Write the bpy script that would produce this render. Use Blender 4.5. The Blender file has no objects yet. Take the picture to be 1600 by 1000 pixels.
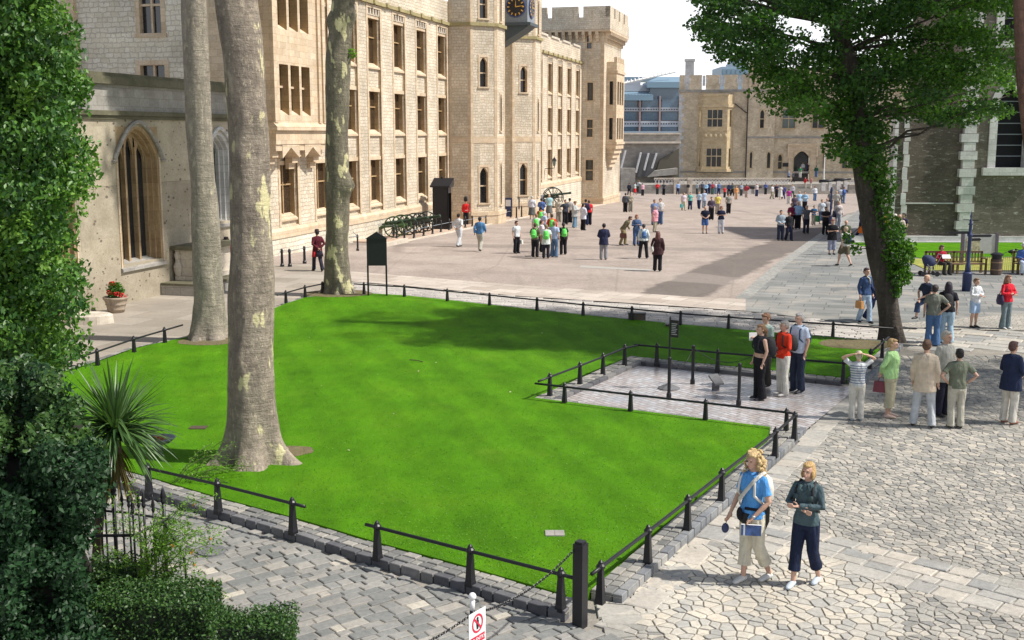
import bpy, bmesh, math, random
import numpy as np
from mathutils import Vector, noise as mn
random.seed(7); np.random.seed(7)
R = math.radians
sc = bpy.context.scene
# ---------------------------------------------------------------- camera, sky, sun
FPX = 1790.; PITCH = math.atan(291/1790.); CAMZ = 5.7
cam = bpy.data.cameras.new('camera'); camo = bpy.data.objects.new('camera', cam); sc.collection.objects.link(camo)
camo.location = (0, 0, CAMZ); camo.rotation_euler = (math.pi/2-PITCH, 0, 0)
cam.sensor_width = 36; cam.lens = 36*FPX/1600; cam.clip_start = .1; cam.clip_end = 3000
sc.camera = camo
SUN_AZ, SUN_EL = 101, 51
w = bpy.data.worlds.new("World"); sc.world = w; w.use_nodes = True
nt = w.node_tree; sky = nt.nodes.new('ShaderNodeTexSky'); sky.sky_type = 'NISHITA'; sky.sun_disc = False
sky.sun_elevation = R(SUN_EL); sky.sun_rotation = R(SUN_AZ); sky.dust_density = 1.5; sky.air_density = 1.0; sky.ozone_density = 1.0
bg = nt.nodes['Background']; bg.inputs[1].default_value = .084
tc_ = nt.nodes.new('ShaderNodeTexCoord'); sx_ = nt.nodes.new('ShaderNodeSeparateXYZ'); nt.links.new(tc_.outputs['Generated'], sx_.inputs[0])
mr_ = nt.nodes.new('ShaderNodeMapRange'); mr_.inputs[1].default_value = .08; mr_.inputs[2].default_value = .4; mr_.inputs[3].default_value = 1; mr_.inputs[4].default_value = .12; nt.links.new(sx_.outputs[2], mr_.inputs[0])
mx_ = nt.nodes.new('ShaderNodeMixRGB'); nt.links.new(mr_.outputs[0], mx_.inputs[0]); nt.links.new(sky.outputs[0], mx_.inputs[1]); mx_.inputs[2].default_value = (12.2, 12.4, 12.8, 1); nt.links.new(mx_.outputs[0], bg.inputs[0])   # thin bright cloud towards the horizon
sl = bpy.data.lights.new('sun', 'SUN'); sl.energy = 4.6; sl.angle = R(1.2); sl.color = (1, .95, .87)
so = bpy.data.objects.new('sun', sl); sc.collection.objects.link(so)
so.rotation_euler = (R(90-SUN_EL), 0, R(180-SUN_AZ))
sc.view_settings.view_transform = 'Standard'; sc.view_settings.look = 'None'; sc.view_settings.exposure = .3; sc.view_settings.gamma = 1
col = sc.collection
# ---------------------------------------------------------------- photo geometry helpers (pixels of the 1600x1000 photo -> world)
def ray(x, y):
    u = (x-800)/FPX; v = (500-y)/FPX
    return (u, math.cos(PITCH)+v*math.sin(PITCH), -math.sin(PITCH)+v*math.cos(PITCH))
def gz(Y): return -0.02*max(0, min(Y, 90)-50)-0.03*max(0, min(Y, 175)-90)
def g(x, y):
    d = ray(x, y); lo, hi = 2., 900.
    for _ in range(50):
        m = (lo+hi)/2
        if CAMZ+d[2]/d[1]*m > gz(m): lo = m
        else: hi = m
    return Vector((d[0]/d[1]*lo, lo, gz(lo)))
def at(x, y, Y):
    d = ray(x, y); t = Y/d[1]; return Vector((t*d[0], Y, CAMZ+t*d[2]))
def proj(X, Y, Z):
    z = Z-CAMZ; f = Y*math.cos(PITCH)-z*math.sin(PITCH); up = Y*math.sin(PITCH)+z*math.cos(PITCH)
    return (800+FPX*X/f, 500-FPX*up/f)
class Fr:                                   # walking direction s (azimuth), outward normal n to its right
    def __init__(s, x, y, az):
        a = R(az); s.az = az; s.o = (x, y); s.s = (math.sin(a), math.cos(a)); s.n = (math.cos(a), -math.sin(a))
    def P(f, s, n, z=0): return (f.o[0]+s*f.s[0]+n*f.n[0], f.o[1]+s*f.s[1]+n*f.n[1], z)
    def pl(f, x, y, n=0):
        d = ray(x, y); k = (n+f.o[0]*f.n[0]+f.o[1]*f.n[1])/(d[0]*f.n[0]+d[1]*f.n[1])
        X, Y = k*d[0], k*d[1]; return ((X-f.o[0])*f.s[0]+(Y-f.o[1])*f.s[1], CAMZ+k*d[2])
    def ps(f, x, y, s):
        d = ray(x, y); k = (s+f.o[0]*f.s[0]+f.o[1]*f.s[1])/(d[0]*f.s[0]+d[1]*f.s[1])
        X, Y = k*d[0], k*d[1]; return ((X-f.o[0])*f.n[0]+(Y-f.o[1])*f.n[1], CAMZ+k*d[2])
    def sub(f, s, n, daz): p = f.P(s, n); return Fr(p[0], p[1], f.az+daz)
# ---------------------------------------------------------------- mesh builder
class MB:
    def __init__(s): s.v = []; s.f = []; s.m = []
    def add(s, vs, fs, mi=0):
        o = len(s.v); s.v += [tuple(v) for v in vs]; s.f += [tuple(i+o for i in f) for f in fs]; s.m += [mi]*len(fs); return s
    def quad(s, a, b, c, d, mi=0): return s.add([a, b, c, d], [(0, 1, 2, 3)], mi)
    def box(s, fr, s0, s1, n0, n1, z0, z1, mi=0):
        v = [fr.P(a, b, c) for c in (z0, z1) for b in (n0, n1) for a in (s0, s1)]
        return s.add(v, [(0, 1, 3, 2), (4, 6, 7, 5), (0, 4, 5, 1), (2, 3, 7, 6), (0, 2, 6, 4), (1, 5, 7, 3)], mi)
    def wbox(s, x0, x1, y0, y1, z0, z1, mi=0):
        return s.box(Fr(0, 0, 90), x0, x1, -y1, -y0, z0, z1, mi)
    def tube(s, pts, rads, k=8, mi=0, cap=True):
        pts = [Vector(p) for p in pts]; n = len(pts)
        if not hasattr(rads, '__len__'): rads = [rads]*n
        t0 = (pts[1]-pts[0]).normalized(); ref = Vector((0, 0, 1)) if abs(t0.z) < .9 else Vector((0, 1, 0))
        u = t0.cross(ref).normalized(); vs = []; fs = []
        for i, p in enumerate(pts):
            t = (pts[min(i+1, n-1)]-pts[max(i-1, 0)]).normalized()
            u = (u-t*u.dot(t)).normalized(); w_ = t.cross(u)
            r = rads[i]; ru, rv = (r if hasattr(r, '__len__') else (r, r))
            for j in range(k):
                a = 2*math.pi*j/k; vs.append(p+u*(math.cos(a)*ru)+w_*(math.sin(a)*rv))
        for i in range(n-1):
            for j in range(k): fs.append((i*k+j, i*k+(j+1) % k, (i+1)*k+(j+1) % k, (i+1)*k+j))
        if cap: fs += [tuple(range(k))[::-1], tuple((n-1)*k+j for j in range(k))]
        return s.add(vs, fs, mi)
    def rings(s, rs, k=12, mi=0):            # horizontal elliptic rings (x,y,z,rx,ry)
        vs = []; fs = []
        for (x, y, z, rx, ry) in rs:
            for j in range(k): a = 2*math.pi*j/k; vs.append((x+rx*math.cos(a), y+ry*math.sin(a), z))
        for i in range(len(rs)-1):
            for j in range(k): fs.append((i*k+j, i*k+(j+1) % k, (i+1)*k+(j+1) % k, (i+1)*k+j))
        fs += [tuple(range(k))[::-1], tuple((len(rs)-1)*k+j for j in range(k))]
        return s.add(vs, fs, mi)
    def lathe(s, x, y, prof, k=12, mi=0): return s.rings([(x, y, z, r, r) for r, z in prof], k, mi)
    def ball(s, c, r, k=10, mi=0):
        rx, ry, rz = r if hasattr(r, '__len__') else (r, r, r)
        n = max(4, k//2); return s.rings([(c[0], c[1], c[2]-rz*math.cos(math.pi*i/n), max(1e-4, rx*math.sin(math.pi*i/n)), max(1e-4, ry*math.sin(math.pi*i/n))) for i in range(n+1)], k, mi)
    def prism(s, pts, d, mi=0):              # polygon (3-D points) extruded by vector d
        n = len(pts); d = Vector(d); a = [Vector(p) for p in pts]
        return s.add(a+[p+d for p in a], [tuple(range(n))[::-1], tuple(range(n, 2*n))]+[(i, (i+1) % n, n+(i+1) % n, n+i) for i in range(n)], mi)
    def build(s, name, mats, parent=None, smooth=False, loc=None, fix=True):
        me = bpy.data.meshes.new(name)
        o = Vector(loc) if loc is not None else (Vector(parent['_o']) if parent is not None and '_o' in parent else Vector((0, 0, 0)))
        vs = np.array(s.v, dtype=float).reshape(-1, 3)-np.array(o)
        me.from_pydata(vs.tolist(), [], s.f)
        if not isinstance(mats, (list, tuple)): mats = [mats]
        for m in mats: me.materials.append(m)
        me.polygons.foreach_set('material_index', s.m)
        if fix:
            bm = bmesh.new(); bm.from_mesh(me); bmesh.ops.recalc_face_normals(bm, faces=bm.faces); bm.to_mesh(me); bm.free()
        boxuv(me, o)
        if smooth: me.polygons.foreach_set('use_smooth', [True]*len(me.polygons))
        ob = bpy.data.objects.new(name, me); col.objects.link(ob)
        if parent is not None: ob.parent = parent
        if parent is None or loc is not None:
            if parent is None: ob.location = o
        ob['_o'] = tuple(o)
        return ob
def boxuv(me, o):
    n = len(me.loops)
    if n == 0: return
    uv = me.uv_layers.new(name='UVMap'); vi = np.zeros(n, int); me.loops.foreach_get('vertex_index', vi)
    co = np.zeros(len(me.vertices)*3); me.vertices.foreach_get('co', co); co = co.reshape(-1, 3)+np.array(o)
    pn = np.zeros(len(me.polygons)*3); me.polygons.foreach_get('normal', pn); pn = pn.reshape(-1, 3)
    ls = np.zeros(len(me.polygons), int); me.polygons.foreach_get('loop_total', ls)
    nr = np.repeat(pn, ls, axis=0); p = co[vi]
    fl = np.abs(nr[:, 2]) > .85
    t = np.stack([-nr[:, 1], nr[:, 0]], 1); L = np.linalg.norm(t, axis=1); L[L < 1e-6] = 1; t /= L[:, None]
    t = np.round(t, 3)
    u = np.where(fl, p[:, 0], p[:, 0]*t[:, 0]+p[:, 1]*t[:, 1]); v = np.where(fl, p[:, 1], p[:, 2])
    uv.data.foreach_set('uv', np.stack([u, v], 1).ravel())
def tag(o, label=None, cat=None, group=None, kind=None):
    if label: o['label'] = label
    if cat: o['category'] = cat
    if group: o['group'] = group
    if kind: o['kind'] = kind
    return o
def thing(name, loc, label, cat, group=None):
    o = bpy.data.objects.new(name, None); col.objects.link(o); o.location = loc; o.empty_display_size = .2
    o['_o'] = tuple(loc); return tag(o, label, cat, group)
def struct(o): o['kind'] = 'structure'; return o
def copytree(o, parent=None):
    c = o.copy(); col.objects.link(c)
    if parent is not None: c.parent = parent
    for ch in list(o.children): copytree(ch, c)
    return c
# ---------------------------------------------------------------- materials
class NT:
    def __init__(s, name):
        s.m = bpy.data.materials.new(name); s.m.use_nodes = True; s.t = s.m.node_tree; s.b = s.t.nodes['Principled BSDF']
    def n(s, typ, ins=None, **kw):
        x = s.t.nodes.new('ShaderNode'+typ)
        for k, v in kw.items(): setattr(x, k, v)
        for k, v in (ins or {}).items():
            i = x.inputs[k]
            if isinstance(v, bpy.types.NodeSocket): s.t.links.new(v, i)
            else: i.default_value = v
        return x
    def set(s, **kw):
        for k, v in kw.items():
            i = s.b.inputs[k.replace('_', ' ')]
            if isinstance(v, bpy.types.NodeSocket): s.t.links.new(v, i)
            else: i.default_value = v if not (hasattr(v, '__len__') and len(v) == 3) else (*v, 1)
        return s
    def coord(s, kind='UV', rot=0, scale=(1, 1, 1)):
        c = s.n('TexCoord'); mp = s.n('Mapping', {'Vector': c.outputs[kind], 'Rotation': (0, 0, R(rot)), 'Scale': scale}); return mp.outputs[0]
    def noise(s, vec, scale=5, detail=4, rough=.55, out=0): return s.n('TexNoise', {'Vector': vec, 'Scale': scale, 'Detail': detail, 'Roughness': rough}).outputs[out]
    def ramp(s, fac, stops):
        r = s.n('ValToRGB', {'Fac': fac}); e = r.color_ramp.elements
        while len(e) < len(stops): e.new(.5)
        for i, (p, c) in enumerate(stops): e[i].position = p; e[i].color = (*c, 1) if hasattr(c, '__len__') else (c, c, c, 1)
        return r.outputs[0]
    def mix(s, fac, a, b, mode='MIX'):
        x = s.n('MixRGB', {'Fac': fac}, blend_type=mode)
        for i, v in ((1, a), (2, b)):
            if isinstance(v, bpy.types.NodeSocket): s.t.links.new(v, x.inputs[i])
            else: x.inputs[i].default_value = (*v, 1) if hasattr(v, '__len__') else (v, v, v, 1)
        return x.outputs[0]
    def math(s, op, a, b=0.): return s.n('Math', {0: a, 1: b}, operation=op).outputs[0]
    def bump(s, h, strength=.5, dist=.02, nrm=None):
        ins = {'Height': h, 'Strength': strength, 'Distance': dist}
        if nrm: ins['Normal'] = nrm
        return s.n('Bump', ins).outputs[0]
_mc = {}
def flat(rgb, rough=.7, name='paint', metal=0, bump=0, var=.12, spec=.4):
    key = (rgb, rough, name, metal)
    if key in _mc: return _mc[key]
    N = NT(name); v = N.coord('Object'); nz = N.noise(v, 9, 3)
    c = N.mix(1, rgb, N.ramp(nz, [(.3, 1-var), (.7, 1+var*.6)]), 'MULTIPLY')
    N.set(Base_Color=c, Roughness=rough, Metallic=metal, Specular_IOR_Level=spec)
    if bump: N.set(Normal=N.bump(N.noise(v, 40, 3), bump, .01))
    _mc[key] = N.m; return N.m
def cloth(rgb):
    key = ('cloth', rgb)
    if key in _mc: return _mc[key]
    N = NT('cloth'); v = N.coord('Object'); nz = N.noise(v, 7, 4)
    N.set(Base_Color=N.mix(1, rgb, N.ramp(nz, [(.3, .8), (.7, 1.1)]), 'MULTIPLY'), Roughness=.9, Specular_IOR_Level=.15)
    wv = N.noise(N.coord('Object', scale=(1, 1, .45)), 14, 3)
    N.set(Normal=N.bump(N.math('ADD', wv, N.math('MULTIPLY', N.noise(N.coord('Object', scale=(1, 1, .3)), 6, 2), 1.5)), .8, .05)); _mc[key] = N.m; return N.m
def rubble(name, ca, cb, cm, bw=.36, rh=.19, mortar=.02, dist=.05, tone=.25, bump=.7, stain=None):
    N = NT(name); v = N.coord('UV')
    nz = N.n('TexNoise', {'Vector': v, 'Scale': 2.6, 'Detail': 3}); nz2 = N.n('TexNoise', {'Vector': v, 'Scale': 9., 'Detail': 2})
    off = N.n('VectorMath', {0: nz.outputs['Color'], 1: (.5, .5, .5)}, operation='SUBTRACT')
    off = N.n('VectorMath', {0: off.outputs[0], 'Scale': dist*2.4}, operation='SCALE')
    of2 = N.n('VectorMath', {0: nz2.outputs['Color'], 1: (.5, .5, .5)}, operation='SUBTRACT')
    of2 = N.n('VectorMath', {0: of2.outputs[0], 'Scale': dist*1.2}, operation='SCALE')
    q = N.n('VectorMath', {0: v, 1: off.outputs[0]}, operation='ADD'); q = N.n('VectorMath', {0: q.outputs[0], 1: of2.outputs[0]}, operation='ADD').outputs[0]
    def brick(w_, h_, mo, freq):
        return N.n('TexBrick', {'Vector': q, 'Color1': (0, 0, 0, 1), 'Color2': (1, 1, 1, 1), 'Mortar': (.5, .5, .5, 1), 'Scale': 1, 'Mortar Size': mo, 'Mortar Smooth': .35, 'Bias': 0, 'Brick Width': w_, 'Row Height': h_}, offset=.5, offset_frequency=2, squash=.62, squash_frequency=3)
    b1 = brick(bw, rh, mortar, 2); 
    vor = N.n('TexVoronoi', {'Vector': q, 'Scale': 1/bw*.8}); 
    fac = N.math('ADD', N.math('MULTIPLY', b1.outputs[0], .6), N.math('MULTIPLY', vor.outputs['Color'], .4))
    c = N.mix(fac, ca, cb)
    c = N.mix(1, c, N.ramp(N.noise(v, 14, 4), [(.25, 1-tone), (.7, 1.06)]), 'MULTIPLY')
    c = N.mix(b1.outputs['Fac'], c, cm)
    big = N.ramp(N.noise(v, .35, 5, .6), [(.33, .72), (.66, 1.07)]); c = N.mix(1, c, big, 'MULTIPLY')
    if stain:
        c = N.mix(N.ramp(N.noise(N.coord('UV', scale=(1, 3.2, 1)), 2.2, 5, .75), [(.57, 0.), (.66, .85)]), c, stain)
    h = N.math('ADD', N.math('MULTIPLY', N.math('SUBTRACT', 1., b1.outputs['Fac']), .8), N.math('MULTIPLY', N.noise(v, 30, 4), .5))
    N.set(Base_Color=c, Roughness=.92, Specular_IOR_Level=.2, Normal=N.bump(h, bump, .03)); return N.m
def ashlar(name, c0, c1, bump=.3, course=.3, joint=(.45, .38, .3), wd=.6):
    N = NT(name); v = N.coord('UV')
    n1 = N.ramp(N.noise(v, 1.3, 6, .65), [(.3, c0), (.7, c1)])
    n1 = N.mix(1, n1, N.ramp(N.noise(v, 11, 4), [(.25, .82), (.7, 1.07)]), 'MULTIPLY')
    b = N.n('TexBrick', {'Vector': v, 'Color1': (1, 1, 1, 1), 'Color2': (.8, .8, .8, 1), 'Mortar': (.6, .57, .52, 1), 'Scale': 1, 'Mortar Size': .007, 'Mortar Smooth': .3, 'Brick Width': wd, 'Row Height': course})
    N.set(Base_Color=N.mix(1, n1, b.outputs[0], 'MULTIPLY'), Roughness=.88, Specular_IOR_Level=.2, Normal=N.bump(N.math('SUBTRACT', N.noise(v, 25, 4), N.math('MULTIPLY', b.outputs['Fac'], .8)), bump, .015)); return N.m
def stonemat(name, stops, bump=.4, sc_=1.):       # separate stones: colour by island
    N = NT(name); v = N.coord('Object'); ri = N.n('NewGeometry').outputs['Random Per Island']
    c = N.ramp(ri, stops); N.t.nodes[-1] if False else None
    c = N.mix(1, c, N.ramp(N.noise(v, 14*sc_, 5, .7), [(.25, .72), (.7, 1.1)]), 'MULTIPLY')
    c = N.mix(1, c, N.ramp(N.noise(v, 1.1*sc_, 4, .6), [(.3, .8), (.7, 1.08)]), 'MULTIPLY')
    N.set(Base_Color=c, Roughness=.8, Specular_IOR_Level=.3, Normal=N.bump(N.noise(v, 28*sc_, 5, .7), bump, .012)); return N.m
def leafmat(name, ca, cb, rough=.5, sheen=.3, trans=.25):
    N = NT(name); ri = N.n('NewGeometry').outputs['Random Per Island']
    v = N.coord('Object'); cl = N.noise(v, .9, 3)
    f = N.math('ADD', N.math('MULTIPLY', ri, .6), N.math('MULTIPLY', cl, .4))
    c = N.ramp(f, [(.2, ca), (.75, cb)])
    N.set(Base_Color=c, Roughness=rough, Specular_IOR_Level=sheen)
    tr = N.n('BsdfTranslucent', {'Color': N.mix(1, c, (1.3, 1.5, .5), 'MULTIPLY')}); mx = N.n('MixShader', {0: trans, 1: N.b.outputs[0], 2: tr.outputs[0]})
    N.t.links.new(mx.outputs[0], N.t.nodes['Material Output'].inputs[0]); return N.m
def bark(name, base, dark, patch, thr=.6, vs=.35, bias=0):
    N = NT(name); v = N.coord('Object'); vst = N.coord('Object', scale=(1, 1, vs))
    c = N.ramp(N.noise(vst, 3.5, 6, .65), [(.3, dark), (.7, base)])
    c = N.mix(N.ramp(N.noise(N.coord('Object', scale=(1, 1, 2.6)), 3.2, 6, .75), [(.5, 0.), (.62, .55)]), c, dark)
    c = N.mix(N.ramp(N.noise(N.coord('Object', scale=(1, 1, .5)), 22, 4, .7), [(.6, 0.), (.68, .7)]), c, (base[0]*1.7, base[1]*1.7, base[2]*1.6))
    c = N.mix(N.ramp(N.noise(N.coord('Object', scale=(1, 1, .25)), 16, 5, .75), [(.3, .75), (.4, 0.)]), c, (dark[0]*.45, dark[1]*.45, dark[2]*.45))
    c = N.mix(N.ramp(N.noise(vst, 8, 4, .6), [(.55, 0.), (.66, .45)]), c, (base[0]*1.5, base[1]*1.5, base[2]*1.4))
    pf = N.noise(vst, 3.1, 6, .55)
    if bias:
        sx = N.n('SeparateXYZ', {0: N.coord('Object')}); rx = N.n('MapRange', {0: sx.outputs[0], 1: -.05, 2: .3, 3: 0., 4: 1.}).outputs[0]; rz = N.n('MapRange', {0: sx.outputs[2], 1: 1.6, 2: 4.2, 3: 0., 4: 1.}).outputs[0]
        pf = N.math('ADD', pf, N.math('MULTIPLY', N.math('MULTIPLY', rx, rz), bias))
    if patch: c = N.mix(N.ramp(pf, [(thr, 0.), (thr+.03, 1.)]), c, patch)
    h = N.math('ADD', N.noise(N.coord('Object', scale=(1, 1, .6)), 14, 6, .7), N.math('MULTIPLY', N.noise(N.coord('Object', scale=(1, 1, 5)), 2.2, 5, .7), 1.2))
    N.set(Base_Color=c, Roughness=.85, Specular_IOR_Level=.2, Normal=N.bump(h, .9, .04)); return N.m
M = {}
M['rubble'] = rubble('cream_rubble', (.82, .735, .6), (.62, .52, .385), (.46, .395, .3), dist=.07, mortar=.016, tone=.24)
M['rubble_white'] = rubble('white_rubble', (.8, .76, .65), (.64, .58, .45), (.5, .45, .37), bw=.42, rh=.22, dist=.07, tone=.2)
M['rubble_grey'] = rubble('museum_rubble', (.86, .74, .56), (.56, .45, .31), (.56, .48, .37), bw=.4, rh=.22, dist=.09)
M['rubble_dark'] = rubble('dark_ragstone', (.17, .14, .115), (.1, .083, .07), (.13, .11, .09), bw=.5, rh=.2, dist=.1, mortar=.012, stain=(.42, .4, .36))
M['rubble_tower'] = rubble('brown_ragstone', (.24, .21, .175), (.14, .12, .1), (.15, .13, .11), bw=.5, rh=.2, dist=.1, mortar=.012, stain=(.48, .45, .4))
M['trim'] = ashlar('honey_ashlar', (.6, .455, .3), (.72, .6, .45))
M['trim_pale'] = ashlar('pale_ashlar', (.6, .53, .44), (.72, .65, .55))
M['portland'] = ashlar('white_portland', (.55, .54, .53), (.74, .73, .72))
M['chapel'] = ashlar('chapel_render', (.37, .32, .235), (.53, .465, .36), bump=.8, course=4, wd=9)
M['mossy'] = ashlar('mossy_coping', (.1, .1, .06), (.22, .2, .14), course=3, wd=3)
M['lichen'] = ashlar('lichen_string', (.3, .27, .12), (.46, .38, .22), course=3)
M['museum_trim'] = ashlar('museum_trim', (.52, .4, .24), (.66, .54, .36))
M['ochre_shade'] = ashlar('shaded_ochre_reveal', (.42, .28, .14), (.5, .35, .19))  # darker stone colour paints the shade inside the window recesses
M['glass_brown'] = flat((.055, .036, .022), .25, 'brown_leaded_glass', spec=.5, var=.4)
M['glass'] = flat((.02, .024, .03), .12, 'window_glass', spec=.8)
M['glass_green'] = flat((.16, .2, .19), .15, 'pale_glass', spec=.8)
M['black'] = flat((.014, .014, .018), .42, 'black_iron_paint')
M['navy'] = flat((.03, .045, .12), .45, 'navy_paint')
M['white'] = flat((.75, .75, .75), .6, 'white_paint')
M['lead'] = flat((.22, .25, .28), .5, 'lead_sheet')
M['grey_stone'] = ashlar('grey_stone', (.3, .28, .25), (.42, .4, .37))
M['wood'] = flat((.16, .1, .055), .7, 'bench_wood', var=.3)
M['soil'] = flat((.09, .065, .045), .95, 'soil', bump=.6)

def spotted(name, base, spots):
    m = M[name]; t = m.node_tree; b = t.nodes['Principled BSDF']; src = b.inputs['Base Color'].links[0].from_socket
    tc = t.nodes.new('ShaderNodeTexCoord'); mp = t.nodes.new('ShaderNodeMapping'); mp.inputs['Scale'].default_value = (1.6, 2.4, 1); t.links.new(tc.outputs['UV'], mp.inputs[0])
    vo = t.nodes.new('ShaderNodeTexVoronoi'); vo.inputs['Scale'].default_value = 2.2; t.links.new(mp.outputs[0], vo.inputs[0])
    nz = t.nodes.new('ShaderNodeTexNoise'); nz.inputs['Scale'].default_value = .9; nz.inputs['Detail'].default_value = 4; t.links.new(mp.outputs[0], nz.inputs[0])
    ad = t.nodes.new('ShaderNodeMath'); ad.operation = 'ADD'; t.links.new(vo.outputs['Distance'], ad.inputs[0])
    sb = t.nodes.new('ShaderNodeMath'); sb.operation = 'MULTIPLY'; sb.inputs[1].default_value = -.9; t.links.new(nz.outputs[0], sb.inputs[0]); t.links.new(sb.outputs[0], ad.inputs[1])
    rp = t.nodes.new('ShaderNodeValToRGB'); rp.color_ramp.elements[0].position = -.0; e = rp.color_ramp.elements; e[0].color = (1, 1, 1, 1); e[0].position = 0; e[1].position = .02; e[1].color = (0, 0, 0, 1)
    a2 = t.nodes.new('ShaderNodeMath'); a2.operation = 'ADD'; a2.inputs[1].default_value = .31; t.links.new(ad.outputs[0], a2.inputs[0]); t.links.new(a2.outputs[0], rp.inputs[0])
    mx = t.nodes.new('ShaderNodeMixRGB'); t.links.new(rp.outputs[0], mx.inputs[0]); t.links.new(src, mx.inputs[1]); mx.inputs[2].default_value = (*spots, 1); t.links.new(mx.outputs[0], b.inputs['Base Color'])
spotted('chapel', None, (.16, .13, .1))
# ---------------------------------------------------------------- ground sheets
def sheet(name, pts, mat, dz, cuts=(50, 90, 175)):
    me = bpy.data.meshes.new(name); bm = bmesh.new()
    bm.faces.new([bm.verts.new((p[0], p[1], 0)) for p in pts])
    for y in cuts: bmesh.ops.bisect_plane(bm, geom=bm.verts[:]+bm.edges[:]+bm.faces[:], plane_co=(0, y, 0), plane_no=(0, 1, 0))
    for v in bm.verts: v.co.z = gz(v.co.y)+dz
    bmesh.ops.triangulate(bm, faces=bm.faces[:]); bmesh.ops.recalc_face_normals(bm, faces=bm.faces[:])
    if sum(f.normal.z for f in bm.faces) < 0: bmesh.ops.reverse_faces(bm, faces=bm.faces[:])
    bm.to_mesh(me); bm.free(); boxuv(me, Vector((0, 0, 0))); me.materials.append(mat)
    o = bpy.data.objects.new(name, me); col.objects.link(o); return struct(o)
def paving(name, ca, cb, cm, bw, rh, rot, mortar=.015, dist=.02, rough=.75, bump=.35, off=.5, patch=None):
    N = NT(name); v = N.coord('Object', rot=rot)
    nz = N.n('TexNoise', {'Vector': v, 'Scale': 1.7, 'Detail': 3}); o_ = N.n('VectorMath', {0: nz.outputs['Color'], 'Scale': dist*3}, operation='SCALE')
    q = N.n('VectorMath', {0: v, 1: o_.outputs[0]}, operation='ADD').outputs[0]
    b = N.n('TexBrick', {'Vector': q, 'Color1': (0, 0, 0, 1), 'Color2': (1, 1, 1, 1), 'Mortar': (.5, .5, .5, 1), 'Scale': 1, 'Mortar Size': mortar, 'Mortar Smooth': .3, 'Brick Width': bw, 'Row Height': rh}, offset=off, squash=.7, squash_frequency=3)
    c = N.mix(b.outputs[0], ca, cb)
    c = N.mix(1, c, N.ramp(N.noise(v, 13, 5, .7), [(.25, .8), (.7, 1.08)]), 'MULTIPLY')
    c = N.mix(1, c, N.ramp(N.noise(v, .45, 5, .65), [(.3, .78), (.68, 1.08)]), 'MULTIPLY')
    c = N.mix(b.outputs['Fac'], c, cm)
    if patch: c = N.mix(N.ramp(N.noise(v, .5, 4, .6), [(.52, 0.), (.66, .6)]), c, patch)
    N.set(Base_Color=c, Roughness=rough, Specular_IOR_Level=.3, Normal=N.bump(N.math('SUBTRACT', N.noise(v, 25, 4), b.outputs['Fac']), bump, .012)); return N.m
# base ground (dusty stone and gravel) reaching the horizon
N = NT('dusty_ground'); v = N.coord('Object')
c = N.ramp(N.noise(v, 3, 6, .7), [(.3, (.22, .2, .17)), (.7, (.38, .35, .3))]); c = N.mix(1, c, N.ramp(N.noise(v, 60, 3), [(.3, .7), (.7, 1.15)]), 'MULTIPLY')
N.set(Base_Color=c, Roughness=.95, Normal=N.bump(N.noise(v, 45, 5, .7), .6, .02)); M['dusty'] = N.m
sheet('ground', [(-1500, -50), (1500, -50), (1500, 2500), (-1500, 2500)], M['dusty'], -.03)
def slabprism(name, pts, h, mat):
    me = bpy.data.meshes.new(name); bm = bmesh.new(); bm.faces.new([bm.verts.new((p[0], p[1], 0)) for p in pts])
    for y in (50, 90, 175): bmesh.ops.bisect_plane(bm, geom=bm.verts[:]+bm.edges[:]+bm.faces[:], plane_co=(0, y, 0), plane_no=(0, 1, 0))
    bmesh.ops.triangulate(bm, faces=bm.faces[:]); r = bmesh.ops.extrude_face_region(bm, geom=bm.faces[:]); top = {v for v in r['geom'] if isinstance(v, bmesh.types.BMVert)}
    for v in bm.verts: v.co.z = gz(v.co.y)+(h if v in top else -.1)
    bmesh.ops.recalc_face_normals(bm, faces=bm.faces[:]); bm.to_mesh(me); bm.free(); boxuv(me, Vector((0, 0, 0))); me.materials.append(mat); o = bpy.data.objects.new(name, me); col.objects.link(o); return struct(o)
# parade ground: beige asphalt
N = NT('parade_asphalt'); v = N.coord('Object')
c = N.ramp(N.noise(v, .5, 6, .6), [(.3, (.315, .262, .228)), (.7, (.44, .37, .325))])
c = N.mix(1, c, N.ramp(N.noise(v, 13, 6, .85), [(.3, .55), (.5, 1.), (.7, 1.4)]), 'MULTIPLY')
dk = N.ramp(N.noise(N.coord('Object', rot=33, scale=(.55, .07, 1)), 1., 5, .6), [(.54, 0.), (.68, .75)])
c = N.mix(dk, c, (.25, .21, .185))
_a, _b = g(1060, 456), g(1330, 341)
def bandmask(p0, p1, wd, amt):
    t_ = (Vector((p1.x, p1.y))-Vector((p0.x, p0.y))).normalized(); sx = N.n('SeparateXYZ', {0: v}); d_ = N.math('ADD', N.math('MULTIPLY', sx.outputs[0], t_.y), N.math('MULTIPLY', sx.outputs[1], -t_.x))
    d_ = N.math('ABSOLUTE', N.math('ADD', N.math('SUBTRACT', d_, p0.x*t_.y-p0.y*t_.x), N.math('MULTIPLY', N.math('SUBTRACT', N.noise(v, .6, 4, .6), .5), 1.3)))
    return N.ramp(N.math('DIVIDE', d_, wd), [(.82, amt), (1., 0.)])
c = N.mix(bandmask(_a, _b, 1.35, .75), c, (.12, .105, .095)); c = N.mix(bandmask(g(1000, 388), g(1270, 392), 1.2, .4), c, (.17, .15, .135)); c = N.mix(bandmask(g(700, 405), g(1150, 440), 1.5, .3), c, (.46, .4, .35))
crk = N.n('TexVoronoi', {'Vector': N.coord('Object', rot=33, scale=(.16, .05, 1)), 'Scale': 1.}, feature='DISTANCE_TO_EDGE').outputs[0]
c = N.mix(N.ramp(crk, [(.002, .35), (.006, 0.)]), c, (.22, .19, .165))
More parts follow.
